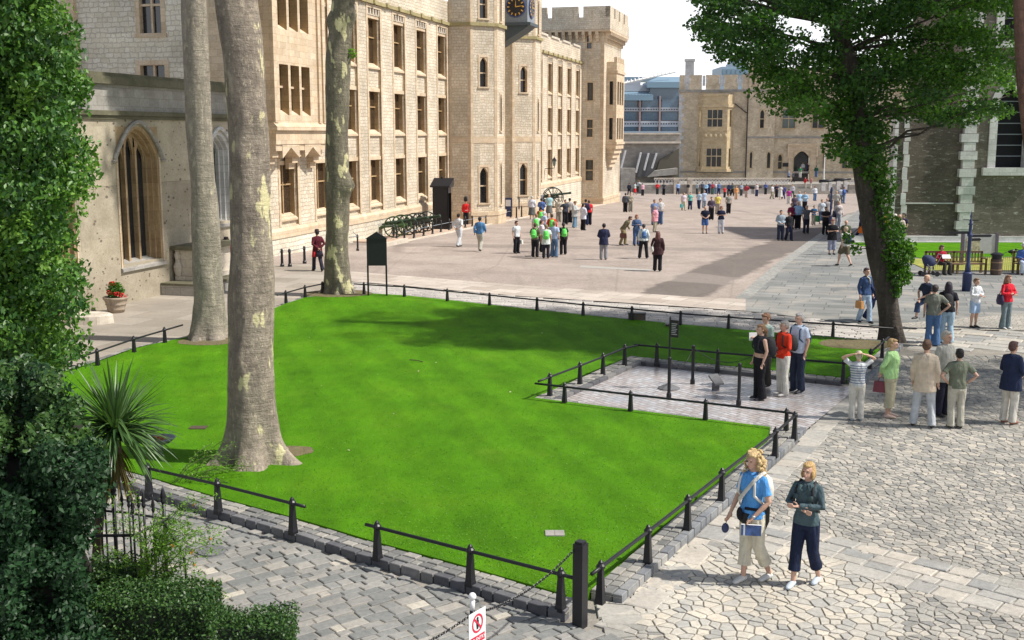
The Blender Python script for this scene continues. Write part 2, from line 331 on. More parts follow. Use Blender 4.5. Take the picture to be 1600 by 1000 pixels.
gr_ = N.n('TexBrick', {'Vector': N.coord('Object', rot=-57), 'Color1': (1, 1, 1, 1), 'Color2': (.93, .93, .93, 1), 'Mortar': (.7, .68, .66, 1), 'Scale': 1, 'Mortar Size': .03, 'Mortar Smooth': .6, 'Brick Width': 14, 'Row Height': 5.5}).outputs[0]
c = N.mix(.8, c, gr_, 'MULTIPLY'); c = N.mix(1, c, N.ramp(N.noise(v, 4.5, 6, .8), [(.3, .82), (.7, 1.1)]), 'MULTIPLY')
N.set(Base_Color=c, Roughness=.9, Specular_IOR_Level=.2, Normal=N.bump(N.noise(v, 35, 5, .8), .6, .015)); M['asphalt'] = N.m
M['asphalt_dark'] = flat((.25, .215, .19), .9, 'asphalt_patch', bump=.5, var=.3)
pn0, pn1 = g(450, 436), g(1160, 467)
prF = g(1345, 326)
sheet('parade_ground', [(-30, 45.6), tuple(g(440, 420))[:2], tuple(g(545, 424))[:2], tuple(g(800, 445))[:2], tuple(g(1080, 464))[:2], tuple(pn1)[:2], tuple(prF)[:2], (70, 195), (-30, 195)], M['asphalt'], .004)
def pxsheet(name, px, mat, dz): return sheet(name, [tuple(g(*p))[:2] for p in px], mat, dz)
pxsheet('pale_patch', [(905, 418), (1020, 424), (1016, 421), (908, 415)], flat((.4, .38, .35), .9, 'pale_patch'), .009)
# flagstone road on the right
M['flags'] = paving('flagstones', (.19, .2, .195), (.31, .305, .285), (.11, .115, .11), 1.15, .62, 18, .02, patch=(.4, .36, .31))
lr = [tuple(pn1)[:2], tuple(prF)[:2], (70, 175), (75, 60), (48, 33.0), tuple(g(1600, 516))[:2], tuple(g(1380, 510))[:2], tuple(g(1165, 486))[:2]]
sheet('flagstone_road', lr, M['flags'], .004)
gu = Vector(prF)-Vector(pn1); gl = math.atan2(gu.x, gu.y); fg = Fr(pn1.x, pn1.y, math.degrees(gl))
M['gutter'] = paving('gutter_stone', (.33, .33, .31), (.42, .41, .37), (.16, .16, .15), .8, .16, 90-math.degrees(gl), .02)
sheet('gutter', [fg.P(0, -.25)[:2], fg.P(0, .25)[:2], fg.P(60, .25)[:2], fg.P(60, -.25)[:2]], M['gutter'], .013)
# slab pavement in front of the parade
M['slabs'] = paving('pavement_slabs', (.44, .37, .31), (.62, .55, .48), (.25, .22, .19), 1.2, .75, 33, .018)
sheet('pavement', [tuple(g(*p))[:2] for p in [(440, 421), (545, 424), (800, 445), (1080, 464), (1165, 467), (1165, 486), (1080, 480), (800, 462), (590, 443), (545, 440), (440, 470)]], M['slabs'], .008)
# yard in front of the chapel, shady flags
M['yard'] = paving('chapel_yard_flags', (.33, .29, .24), (.45, .4, .34), (.2, .18, .15), 2.2, 1.3, 15, .012, rough=.7)
sheet('chapel_path', [(-30, 20), (-10.9, 28), tuple(g(155, 575))[:2], tuple(g(300, 540))[:2], tuple(g(440, 480))[:2], tuple(g(545, 446))[:2], tuple(g(545, 424))[:2], (-9, 50.5), (-30, 45)], M['yard'], .012)
# ---------------------------------------------------------------- real stones
def poly_area(p): return sum(p[i][0]*p[(i+1) % len(p)][1]-p[(i+1) % len(p)][0]*p[i][1] for i in range(len(p)))/2
def stones(name, polys, z0, h, mat, bev=.018, jit=.012, parent=None):
    vs = []; fs = []
    for p in polys:
        p = [(q[0], q[1]) for q in p]; A = poly_area(p)
        if A < 0: p = p[::-1]
        if abs(A) < .002: continue
        cx = sum(q[0] for q in p)/len(p); cy = sum(q[1] for q in p)/len(p); n = len(p); o = len(vs)
        hh = h+random.uniform(-jit, jit); tx, ty = random.gauss(0, .009), random.gauss(0, .009)
        rr = max(math.hypot(q[0]-cx, q[1]-cy) for q in p)
        for zz, b in ((z0-.03, 0), (z0+hh-bev*.7, 0), (z0+hh, bev)):
            k = 1-b/max(rr, .05)*1.3
            for q in p:
                x, y = cx+(q[0]-cx)*k, cy+(q[1]-cy)*k
                vs.append((x, y, zz+(gz(y) if y > 50 else 0)+((x-cx)*tx+(y-cy)*ty if zz > z0 else 0)))
        for r in (0, 1):
            for i in range(n): fs.append((o+r*n+i, o+r*n+(i+1) % n, o+(r+1)*n+(i+1) % n, o+(r+1)*n+i))
        fs.append(tuple(o+2*n+i for i in range(n)))
    mb = MB(); mb.v = vs; mb.f = fs; mb.m = [0]*len(fs); return struct(mb.build(name, mat, parent, fix=False))
def inside(p, poly):
    x, y = p; c = False; j = len(poly)-1
    for i in range(len(poly)):
        a, b = poly[i], poly[j]
        if (a[1] > y) != (b[1] > y) and x < (b[0]-a[0])*(y-a[1])/(b[1]-a[1])+a[0]: c = not c
        j = i
    return c
def clip(poly, a, b, c):                    # keep a*x+b*y<=c
    out = []
    for i in range(len(poly)):
        p, q = poly[i], poly[(i+1) % len(poly)]; dp = a*p[0]+b*p[1]-c; dq = a*q[0]+b*q[1]-c
        if dp <= 0: out.append(p)
        if dp*dq < 0: t = dp/(dp-dq); out.append((p[0]+(q[0]-p[0])*t, p[1]+(q[1]-p[1])*t))
    return out
def cells(sites, joint, keep):
    S = np.array(sites); out = []
    for i, s in enumerate(S):
        if not keep(s): continue
        d = np.hypot(*(S-s).T); nb = np.argpartition(d, 15)[:15]; nb = nb[np.argsort(d[nb])][1:]; r = d[nb[5]]*1.3
        P_ = [(s[0]-r, s[1]-r), (s[0]+r, s[1]-r), (s[0]+r, s[1]+r), (s[0]-r, s[1]+r)]
        for j in nb:
            m = (S[j]-s); L = math.hypot(*m)
            if L < 1e-6: continue
            mx = (S[j]+s)/2; a, b = m/L; P_ = clip(P_, a, b, a*mx[0]+b*mx[1]-joint/2)
            if len(P_) < 3: break
        if len(P_) >= 3: out.append(P_)
    return out
def pxpoly(px): return [tuple(g(*p))[:2] for p in px]
# kerb / fence line of the lawn (grass edge), going round
back_px = [(447, 480), (478, 470), (560, 463), (632, 467), (699, 474), (765, 482), (839, 490), (911, 498), (990, 506), (1063, 513), (1138, 520), (1220, 527), (1301, 534), (1385, 541)]
left_px = [(60, 640), (95, 590), (153, 572), (210, 551), (300, 532), (380, 508)]
front_px = [(885, 945), (735, 901), (590, 861), (458, 821), (341, 789), (235, 757), (120, 722)]
lawn_px = left_px+back_px+[(1355, 572), (1322, 598), (985, 563), (832, 630), (1203, 677), (1195, 700), (1115, 768), (1060, 812), (997, 868), (921, 934)]+front_px
lawn = pxpoly(lawn_px)
N = NT('lawn_grass'); v = N.coord('Object')
c = N.ramp(N.noise(v, .55, 6, .65), [(.3, (.062, .19, .004)), (.5, (.082, .24, .005)), (.72, (.11, .275, .007))])
c = N.mix(1, c, N.ramp(N.noise(N.coord('Object', rot=20, scale=(1, .35, 1)), 3.2, 5, .7), [(.25, .8), (.75, 1.18)]), 'MULTIPLY')
c = N.mix(1, c, N.ramp(N.n('TexWave', {'Vector': N.coord('Object', rot=-18), 'Scale': .28, 'Distortion': 2.5, 'Detail': 2}).outputs[1], [(.3, .93), (.7, 1.06)]), 'MULTIPLY')
c = N.mix(1, c, N.ramp(N.noise(v, 55, 4, .8), [(.25, .72), (.75, 1.25)]), 'MULTIPLY')
dry = N.ramp(N.noise(v, .8, 5, .7), [(.56, 0.), (.8, .35)]); c = N.mix(dry, c, (.16, .27, .02))
N.set(Base_Color=c, Roughness=.75, Specular_IOR_Level=.08, Normal=N.bump(N.noise(v, 70, 4, .8), .8, .03)); M['grass'] = N.m
slabprism('lawn', lawn, .13, M['grass'])
def offs(pts, d):                            # offset an open polyline to its left by d
    out = []
    for i in range(len(pts)):
        a = Vector(pts[max(i-1, 0)]); b = Vector(pts[min(i+1, len(pts)-1)]); t = (b-a).normalized(); p = Vector(pts[i])
        out.append((p.x-t.y*d, p.y+t.x*d))
    return out
def rows(line, d0, d1, L, gap=.012, jit=.25):     # one row of stones between offsets d0..d1
    A, B = offs(line, d0), offs(line, d1); out = []
    for i in range(len(line)-1):
        a0, a1, b0, b1 = map(Vector, (A[i], A[i+1], B[i], B[i+1])); ln = (a1-a0).length; n = max(1, round(ln/L))
        cut = [0]+sorted((k+random.uniform(-jit, jit))/n for k in range(1, n))+[1]
        for k in range(n):
            s, e = cut[k]+gap/ln, cut[k+1]-gap/ln; sh = (d1-d0)*.04
            out.append([tuple(a0.lerp(a1, s)), tuple(a0.lerp(a1, e)), tuple(b0.lerp(b1, e)), tuple(b0.lerp(b1, s))])
    return out
M['sett'] = stonemat('granite_setts', [(0, (.18, .18, .175)), (.5, (.28, .275, .255)), (.85, (.38, .36, .32))])
M['kerb'] = stonemat('dark_kerb', [(0, (.1, .1, .11)), (.6, (.17, .17, .18)), (1, (.26, .25, .24))])
M['kerb_pale'] = stonemat('pale_kerb', [(0, (.17, .18, .2)), (.6, (.26, .27, .28)), (1, (.36, .35, .33))])
M['cobble'] = stonemat('yard_setts', [(0, (.2, .205, .2)), (.4, (.26, .26, .245)), (.85, (.33, .315, .29)), (.95, (.42, .39, .34)), (1, (.58, .53, .44))])
M['crazy'] = stonemat('crazy_flags', [(0, (.26, .255, .24)), (.35, (.36, .345, .31)), (.8, (.46, .43, .38)), (1, (.55, .5, .42))])
M['crazy_big'] = stonemat('pale_crazy_flags', [(0, (.4, .39, .36)), (.4, (.52, .49, .43)), (1, (.62, .56, .46))])
M['slab'] = stonemat('slab_stones', [(0, (.32, .32, .31)), (.5, (.44, .42, .38)), (1, (.54, .49, .42))])
M['white_setts'] = stonemat('white_setts', [(0, (.44, .41, .39)), (.5, (.54, .5, .46)), (1, (.62, .58, .53))])
front = pxpoly(front_px[::-1]+[(903, 948)])            # runs left -> corner, outside is on its right
front = [p for p in front]
right = pxpoly([(921, 934), (997, 868), (1060, 812), (1115, 768), (1195, 700), (1225, 672)])
backl = pxpoly(back_px); leftl = pxpoly(left_px[1:]); 
insL = pxpoly([(832, 630), (985, 563)]); insB = pxpoly([(985, 563), (1322, 598)]); insF = pxpoly([(832, 630), (1203, 677)])
rin = pxpoly([(1322, 598), (1355, 572), (1385, 541)])
kp = []; kd = []; kl = []
for ln, sg in ((front, -1), (right, -1), (rin, -1)):
    for r0, r1 in ((.02, .15), (.165, .295)): kp += rows(ln, sg*r0, sg*r1, .2)
kd += rows(front, -.31, -.43, .27); kl += rows(right, -.31, -.43, .27)+rows(rin, -.31, -.43, .27)
for ln, sg in ((backl, 1), (leftl, 1)): kp += rows(ln, sg*.02, sg*.2, .3)
for r0, r1 in ((.02, .18), (.2, .36)): kp += rows(insL, -r0, -r1, .22)+rows(insB, -r0, -r1, .22)
kd += rows(insL, -.38, -.5, .5)+rows(insB, -.38, -.5, .5); kp += rows(insF, .02, .16, .22)
stones('kerb_setts', kp, -.02, .14, M['sett'], .012, .007); stones('dark_kerb_stones', kd, -.02, .13, M['kerb'], .012, .006); stones('kerb_stones', kl, -.02, .13, M['kerb_pale'], .012, .006)
# under-bed of the setts
for k, (ln, sg, wd) in enumerate(((front, -1, .42), (right, -1, .42), (rin, -1, .42), (insL, -1, .49), (insB, -1, .49))):
    A = offs(ln, sg*.0); B = offs(ln, sg*wd); sheet('kerb_bed', A+B[::-1], M['dusty'], .075)
# inset paved square (small bricks)
M['inset'] = paving('memorial_bricks', (.42, .36, .33), (.55, .54, .55), (.2, .18, .18), .26, .14, 90-34, .016, rough=.28, patch=(.26, .29, .34))
sheet('memorial_paving', pxpoly([(848, 630), (987, 572), (1320, 606), (1345, 603), (1240, 690), (1215, 700), (1205, 680)]), M['inset'], .03)
# front-left yard of rectangular setts (rows run along the 34 degree direction)
def grid_stones(fr, s0, s1, n0, n1, rh, wmin, wmax, keep, gap=.018, rj=.25, skew=.03):
    out = []; n = n0
    while n < n1:
        h = rh*random.uniform(1-rj, 1+rj); s = s0-random.random()*wmax
        while s < s1:
            L = random.uniform(wmin, wmax)
            c_ = fr.P(s+L/2, n+h/2)[:2]
            if keep(c_):
                j = lambda: random.uniform(-skew, skew)*.5
                out.append([fr.P(s+gap/2+j(), n+gap/2+j())[:2], fr.P(s+L-gap/2+j(), n+gap/2+j())[:2], fr.P(s+L-gap/2+j(), n+h-gap/2+j())[:2], fr.P(s+gap/2+j(), n+h-gap/2+j())[:2]])
            s += L
        n += h
    return out
corner = Vector(g(930, 972)); kfront = offs(front, -.44); kright = offs(right, -.44)
yard_poly = [tuple(p) for p in kfront]+[tuple(g(925, 975))[:2], (2.2, 10.5), (-9, 10.5), (-13, 17), (-12, 21)]
frY = Fr(-4, 10, 52)
stones('yard_setts', grid_stones(frY, -14, 12, -10, 12, .17, .15, .36, lambda p: inside(p, yard_poly), .02, .3, .028), -.025, .028, M['cobble'], .012, .006)
# right: crazy paving, slab edging, a circle of pale flags and a diagonal band of slabs
edge = [tuple(p) for p in kright]; e2 = [tuple(g(925, 975))[:2]]+edge+[tuple(g(1242, 688))[:2], tuple(g(1335, 606))[:2]]
sl1 = rows(e2, -.02, -.42, .5, .015)
stones('edging_slabs', sl1, -.03, .035, M['slab'], .015, .006)
e3 = offs(e2, -.45)
rp = [(1.2, 10.4)]+[tuple(p) for p in e3]+pxpoly([(1395, 560), (1410, 550), (1600, 550)])+[(20, 28), (16, 20), (12, 10.4)]
cc = Vector(g(1185, 935)[:2]); CR = 1.75
band = Fr(*tuple(g(1215, 838))[:2], 0); b2 = g(1600, 935); band.__init__(band.o[0], band.o[1], math.degrees(math.atan2(b2[0]-band.o[0], b2[1]-band.o[1])))
def inband(p): dx, dy = p[0]-band.o[0], p[1]-band.o[1]; n = dx*band.n[0]+dy*band.n[1]; return abs(n) < .52 and (dx*band.s[0]+dy*band.s[1]) > -3.2
incirc = lambda p: math.hypot(p[0]-cc.x, p[1]-cc.y) < CR
def scatter(n, box, dmin, ok, an=1.):
    pts = []; grid = {}; x0, x1, y0, y1 = box
    for _ in range(n):
        p = (random.uniform(x0, x1), random.uniform(y0, y1))
        if not ok(p): continue
        k = (int(p[0]/dmin), int(p[1]/dmin)); bad = False
        for a in (-1, 0, 1):
            for b in (-1, 0, 1):
                for q in grid.get((k[0]+a, k[1]+b), ()):
                    if ((p[0]-q[0])*an)**2+(p[1]-q[1])**2 < dmin*dmin: bad = True
        if not bad: pts.append(p); grid.setdefault(k, []).append(p)
    return pts
ok2 = lambda p: inside(p, rp) and not inband(p) and not incirc(p)
near = scatter(36000, (0, 14, 10.4, 19.5), .07, ok2, .68); far_ = scatter(26000, (2, 18, 19.5, 29), .085, ok2, .68)
circ = scatter(1300, (cc.x-2, cc.x+2, cc.y-2, cc.y+2), .085, incirc)
sheet('stone_bed', [(-16, 9.8), (26, 9.8), (26, 33), (9, 33), (8, 26), (6, 21), (1, 12), (-8, 18), (-14, 22)], M['dusty'], -.012)
stones('crazy_paving', cells(near+far_+circ, .018, ok2), -.02, .022, M['crazy'], .008, .004)
stones('pale_circle_paving', cells(circ+near, .02, incirc), -.02, .024, M['crazy_big'], .008, .003)
stones('slab_band', [q for q in grid_stones(band, -3, 14, -.5, .5, .3, .25, .5, lambda p: inside(p, rp) and not incirc(p), .02, .25, .02)], -.02, .03, M['slab'], .014, .006)
# sett strip behind the lawn and slab field to the right of it
strip = offs(backl, .22)[2:]; far2 = pxpoly([(1395, 512), (1165, 487), (800, 463), (590, 444), (545, 441)])
stp = [tuple(p) for p in strip]+far2
sheet('strip_bed', stp, M['dusty'], -.012)
stones('sett_strip', grid_stones(Fr(-8, 42, 108), -2, 32, -6, 10, .2, .3, .7, lambda p: inside(p, stp), .025, .2, .02), -.02, .028, M['white_setts'], .01, .004)
rb = pxpoly([(1395, 512), (1600, 518)])+[(24, 33), (24, 29.5)]+pxpoly([(1600, 548), (1420, 548), (1400, 541)])
sheet('field_bed', rb, M['dusty'], -.01)
stones('slab_field', grid_stones(Fr(8, 34, 123), -2, 22, -8, 10, .5, .5, .95, lambda p: inside(p, rb), .04, .12, .02), -.02, .03, M['slab'], .02, .006)
sheet('track', [tuple(g(1380, 508))[:2], tuple(g(1600, 490))[:2], tuple(g(1600, 517))[:2], tuple(g(1395, 513))[:2]], paving('small_setts', (.34, .32, .28), (.5, .46, .4), (.2, .19, .17), .22, .15, 30), .012)
# ledger plates sunk in the lawn
for px, w_, lab in (((867, 848), .27, 'pale metal plate sunk in the lawn near the tall black corner post'), ((310, 679), .32, 'small stone slot sunk in the lawn left of the nearest trunk')):
    p = g(*px); mb = MB(); mb.wbox(p.x-w_/2, p.x+w_/2, p.y-.1, p.y+.12, .12, .145)
    tag(mb.build('ground_plate', M['grey_stone'] if px[0] > 800 else M['soil'], loc=p), lab, 'ground plate')
p = g(330, 862); mb = MB(); mb.lathe(p.x, p.y, [(.2, -.02), (.2, .022), (.17, .026)], 20)
dr = mb.build('drain_cover', M['kerb'], loc=p); tag(dr, 'round iron drain cover among the setts beside the railing', 'drain cover')
# ---------------------------------------------------------------- railings
def gh(x, y, z):                              # point seen at pixel (x,y) at height z
    d = ray(x, y); t = (z-CAMZ)/d[2]; return Vector((t*d[0], t*d[1], z))
def post_mb(p, h=.5, w=.041, ang=0):
    mb = MB(); x, y, z = p
    c, s = math.cos(ang), math.sin(ang)
    def sq(r, zz): return [(x+a*c*r-b*s*r, y+a*s*r+b*c*r, zz) for a, b in ((-1, -1), (1, -1), (1, 1), (-1, 1))]
    lv = [(w*1.25, z-.04), (w*1.25, z+.015), (w*1.12, z+.05), (w*.72, z+h*.8)]
    vs = []; [vs.extend(sq(*l)) for l in lv]
    mb.add(vs, [(i*4+j, i*4+(j+1) % 4, (i+1)*4+(j+1) % 4, (i+1)*4+j) for i in range(3) for j in range(4)]+[(12, 13, 14, 15)])
    mb.ball((x, y, z+h*.86), (w*1.45, w*1.45, w*1.15), 10); mb.lathe(x, y, [(w*.9, z+h*.93), (w*.75, z+h*.98), (w*.2, z+h*1.03)], 8)
    return mb
def railing(name, label, posts, rail_ext=(0, 0), h=.5, zb=.12, extra=None, w=.041, group=None):
    P_ = [gh(x, y, zb) for x, y in posts]; t = thing(name, P_[0], label, 'railing', group)
    for p in P_:
        post_mb(p, h, w, math.atan2(P_[-1].y-P_[0].y, P_[-1].x-P_[0].x)).build('post', M['black'], t)
    top = [p+Vector((0, 0, h*.84)) for p in P_]
    if extra: top = [Vector(e) for e in extra.get('pre', [])]+top+[Vector(e) for e in extra.get('post', [])]
    if rail_ext[0]: top = [top[0]+(top[0]-top[1]).normalized()*rail_ext[0]]+top
    if rail_ext[1]: top = top+[top[-1]+(top[-1]-top[-2]).normalized()*rail_ext[1]]
    mb = MB(); mb.tube(top, .024, 8); mb.build('rail', M['black'], t, smooth=True)
    return t
railing('lawn_railing', 'low black railing along the front left lawn edge, ending beside the nearest tree', [(233, 772), (341, 799), (458, 831)], (0, .25))
railing('lawn_railing', 'low black railing along the front lawn edge up to the tall corner post', [(590, 871), (735, 911), (876, 950)], (.2, .3))
railing('lawn_railing', 'low black railing along the right kerb beside the two nearest women', [(938, 938), (1012, 878), (1074, 826), (1127, 781), (1211, 711), (1241, 684)], (.25, 0))
railing('lawn_railing', 'long low black railing across the far edge of the lawn', [(569, 463), (632, 467), (699, 474), (765, 481), (839, 489), (911, 497), (987, 504), (1063, 512), (1138, 518), (1301, 530)], (.4, 1.6), .5, .05)
railing('lawn_railing', 'low black railing on the left side of the lawn by the church yard', [(95, 595), (153, 576), (210, 555), (258, 540)], (1, .9), .5, .05)
railing('lawn_railing', 'short black railing between the middle and the far plane trunks', [(447, 477), (477, 468), (504, 462)], (.6, .2), .5, .05)
railing('lawn_railing', 'short black railing from the leaning tree to the memorial square', [(1359, 577), (1378, 560)], (0, .8), .5, .1)
railing('memorial_railing', 'black railing round the left and back sides of the brick memorial square', [(859, 620), (906, 601), (942, 586), (976, 571)], (.5, .35), .52, .1, extra={'post': [gh(990, 541, .53)]})
railing('memorial_railing', 'black railing behind the memorial square with the sign pole before it', [(1026, 569), (1121, 579), (1317, 597)], (.6, .1), .52, .1)
railing('memorial_railing', 'black railing along the lawn side in front of the memorial square', [(882, 635), (985, 648), (1102, 662), (1228, 678)], (.7, .2), .5, .05)
# tall square corner post with its chain
p = gh(906, 976, 0); mb = MB(); fr = Fr(p.x, p.y, 35)
mb.box(fr, -.066, .066, -.066, .066, -.03, 1.0); mb.box(fr, -.05, .05, -.05, .05, .98, 1.03)
tag(mb.build('corner_post', M['black'], loc=p), 'tall square black post at the corner of the lawn', 'post')
cp = p
def chain(name, a, b, sag, label, group=None, link=.045, r=.005, k=6):
    a, b = Vector(a), Vector(b); n = max(6, int((b-a).length*1.05/(link*.75))); mb = MB(); pts = []
    for i in range(n+1): t = i/n; pts.append(a.lerp(b, t)-Vector((0, 0, 4*sag*t*(1-t))))
    for i in range(n):
        m = (pts[i]+pts[i+1])/2; d = (pts[i+1]-pts[i]).normalized(); s_ = d.cross(Vector((0, 0, 1))).normalized(); u = d.cross(s_)
        s_ = s_ if i % 2 else u; ring = [m+d*(math.cos(q*math.pi/4)*link*.55)+s_*(math.sin(q*math.pi/4)*link*.32) for q in range(9)]
        mb.tube(ring, r, 4, cap=False)
    return tag(mb.build(name, M['black'], loc=a), label, 'chain', group)
# no-entry sign on its white-topped post
sp = at(738, 930, 11.3); t = thing('barrier_post', (sp.x, sp.y, 0), 'black and white chain post with a round white top in the near setts', 'post')
mb = MB(); mb.lathe(sp.x, sp.y, [(.04, -.03), (.04, .7), (.028, .72), (.028, .8)], 12); mb.build('post_shaft', M['black'], t, True)
mb = MB(); mb.lathe(sp.x, sp.y, [(.026, .78), (.026, .92)], 12); mb.ball((sp.x, sp.y, .95), .042, 14); mb.build('post_top', M['white'], t, True)
s0 = gh(733, 959, .76)+Vector((.02, -.07, 0)); sw = Vector((.165, .24, 0)); s0 += Vector((.24, -.165, 0)).normalized()*.06-sw.normalized()*.12+Vector((0, 0, .07)); t = thing('no_entry_sign', (s0.x, s0.y, .4), 'white no entry sign hanging from the chain post', 'sign')
u = sw.normalized(); nn = Vector((u.y, -u.x, 0)); H_ = .42
def sgn(a, b, dn=0): return s0+sw*a+nn*dn-Vector((0, 0, H_*(1-b)))
mb = MB(); mb.prism([sgn(0, 0), sgn(1, 0), sgn(1, 1), sgn(0, 1)], nn*.006); mb.build('panel', M['white'], t)
red = flat((.6, .02, .06), .5, 'sign_red')
mb = MB(); K = 28; cx_, cy_ = .5, .68; W_ = sw.length
def cpt(r, a, dn=.0085): return s0+u*(W_*.5+r*math.cos(a))+nn*dn+Vector((0, 0, -H_*(1-cy_)+r*1.08*math.sin(a)))
for i in range(K):
    a0, a1 = 2*math.pi*i/K, 2*math.pi*(i+1)/K; mb.prism([cpt(.095, a0), cpt(.095, a1), cpt(.075, a1), cpt(.075, a0)], nn*.0015)
mb.prism([cpt(.08, R(128), .0105), cpt(.08, R(142), .0105), cpt(.08, R(-52), .0105), cpt(.08, R(-38), .0105)], nn*.0012)
mb.prism([sgn(.07, .17, .0065), sgn(.93, .17, .0065), sgn(.93, .36, .0065), sgn(.07, .36, .0065)], nn*.002); mb.build('prohibition_ring', red, t)
mb = MB()
mb.prism([cpt(.018, R(a)) +Vector((0, 0, .052)) for a in range(0, 360, 45)], nn*.001)
mb.prism([cpt(0, 0)+u*a+Vector((0, 0, b)) for a, b in ((-.02, .033), (.02, .033), (.022, -.005), (.012, -.065), (.002, -.065), (0, -.02), (-.004, -.065), (-.014, -.065), (-.022, -.005))], nn*.001)
mb.build('walking_figure', M['black'], t)
def textmesh(name, body, size, origin, ux, uz, mat, parent, ext=.001, bold=0):
    cu = bpy.data.curves.new(name, 'FONT'); cu.body = body; cu.size = size; cu.align_x = 'CENTER'; cu.align_y = 'CENTER'; cu.extrude = ext; cu.offset = bold
    o = bpy.data.objects.new(name, cu); col.objects.link(o); bpy.context.view_layer.update()
    me = bpy.data.meshes.new_from_object(o.evaluated_get(bpy.context.evaluated_depsgraph_get())); bpy.data.objects.remove(o)
    ux, uz = Vector(ux).normalized(), Vector(uz).normalized(); un = ux.cross(uz); po = Vector(parent['_o'])
    for v in me.vertices: v.co = Vector(origin)+ux*v.co.x+uz*v.co.y+un*v.co.z-po
    me.materials.clear(); me.materials.append(mat); ob = bpy.data.objects.new(name, me); col.objects.link(ob); ob.parent = parent; return ob
textmesh('lettering', 'NO ENTRY', .053, sgn(.5, .265, .0095), u, (0, 0, 1), M['white'], t, .0006, .0008)
chain('chain', cp+Vector((-.09, -.03, .92)), (sp.x, sp.y, .76), .13, 'sagging black chain from the tall corner post to the white-topped chain post')
chain('chain', (sp.x, sp.y, .76), (sp.x-1.7, sp.y-1.3, .76), .2, 'black chain hanging to the left of the no entry sign')
# memorial square: stanchions with thin chains, a sign on a pole and a lectern
tops = []
for px, py, lab in ((1045, 622, 'tall thin black post in front of the sign pole base on the brick square'), (1082, 600, 'tall black post right behind the sign pole on the brick square'), (1154, 633, 'tall black post just left of the woman in black'), (1187, 606, 'black post behind the woman in black on the brick square')):
    p = gh(px, py, .03); mb = MB(); mb.lathe(p.x, p.y, [(.055, 0.), (.055, .12), (.037, .16), (.037, .86), (.045, .88), (.045, .92), (.02, .94)], 12)
    tag(mb.build('stanchion', M['black'], loc=p, smooth=False), lab, 'post', 'black posts on the memorial square'); tops.append(p+Vector((0, 0, .85)))
for i, j, l in ((0, 1, 'thin sagging chain on the left between two posts of the brick square'), (1, 3, 'thin sagging chain at the back of the brick square')):
    chain('chain', tops[i], tops[j], .3, l, link=.03, r=.003)
p = gh(1045, 607, .03); t = thing('memorial_sign', p, 'small black sign on a thin pole with a round stone foot', 'sign')
mb = MB(); mb.lathe(p.x, p.y, [(.25, .0), (.25, .05), (.06, .13), (.03, .15)], 20); mb.build('foot', M['kerb'], t)
ztop = at(1047, 497, p.y).z; mb = MB(); mb.lathe(p.x, p.y, [(.022, .1), (.022, ztop), (.005, ztop+.04)], 8); mb.build('pole', M['black'], t)
mb = MB(); mb.box(Fr(p.x+.01, p.y-.03, 125), 0., .2, 0, .02, ztop-.42, ztop-.03); mb.build('panel', M['black'], t)
fr2 = Fr(p.x+.01, p.y-.03, 125); mb = MB()
for k in range(7): mb.box(fr2, .03, .17-.02*(k % 3), .021, .023, ztop-.12-k*.04, ztop-.105-k*.04)
mb.build('text_lines', flat((.4, .4, .4), .6, 'sign_grey'), t)
p = gh(1118, 610, .03); t = thing('information_lectern', p, 'low slanted metal information lectern on the brick square', 'lectern')
mb = MB(); fr = Fr(p.x, p.y, 60); mb.box(fr, -.07, .07, -.05, .05, 0., .2); mb.build('stand', M['kerb'], t)
mb = MB(); mb.prism([fr.P(-.13, .13, .17), fr.P(.13, .13, .17), fr.P(.13, -.1, .34), fr.P(-.13, -.1, .34)], (0, 0, .045)); mb.build('plate', M['kerb'], t)
# flood light on the lawn edge
for px, lab in (((995, 500), 'dark box floodlight on the far edge of the lawn'), ((1047, 511), 'smaller dark floodlight at the far lawn edge, right of the larger one')):
    p = gh(px[0], px[1], .1); s = 1 if px[0] < 1000 else .5; t = thing('floodlight', p, lab, 'floodlight')
    mb = MB(); mb.box(Fr(p.x, p.y, 95), -.26*s, .26*s, -.12, .12, 0.04, .04+.26*s); mb.build('housing', flat((.1, .075, .06), .6, 'brown_metal'), t)
    mb = MB(); mb.box(Fr(p.x, p.y, 95), -.28*s, .28*s, -.14, .14, .04+.26*s, .07+.26*s); mb.box(Fr(p.x, p.y, 95), -.05, .05, -.05, .05, 0, .05); mb.build('lid', M['black'], t)
# notice board on two legs with a gabled head
p = gh(590, 463, .1); t = thing('notice_board', p, 'black notice board with gabled top on two legs, seen from behind', 'notice board'); fr = Fr(p.x, p.y, 88)
for s in (-.32, .32): mb = MB(); mb.box(fr, s-.03, s+.03, -.03, .03, -.05, 1.2 if s > 0 else 1.25); mb.build('leg', M['black'], t)
mb = MB(); mb.box(fr, -.345, .345, -.05, .05, 1.18, 2.12); mb.build('case', M['black'], t)
mb = MB(); mb.prism([fr.P(-.38, -.07, 2.12), fr.P(.38, -.07, 2.12), fr.P(0.0, -.07, 2.36)], (fr.n[0]*.15, fr.n[1]*.15, 0)); mb.build('gable', M['black'], t)
# flower pot
p = gh(182, 488, .01); t = thing('plant_pot', p, 'ribbed stone plant pot holding geraniums beside the chapel wall', 'plant pot')
mb = MB(); mb.lathe(p.x, p.y, [(.24, 0), (.27, .1), (.29, .12), (.28, .14), (.31, .26), (.335, .28), (.32, .3), (.36, .42), (.4, .46), (.4, .52), (.36, .52), (.34, .46)], 24); mb.build('pot', ashlar('pot_stone', (.33, .26, .2), (.42, .35, .27), course=4, wd=4), t, True)
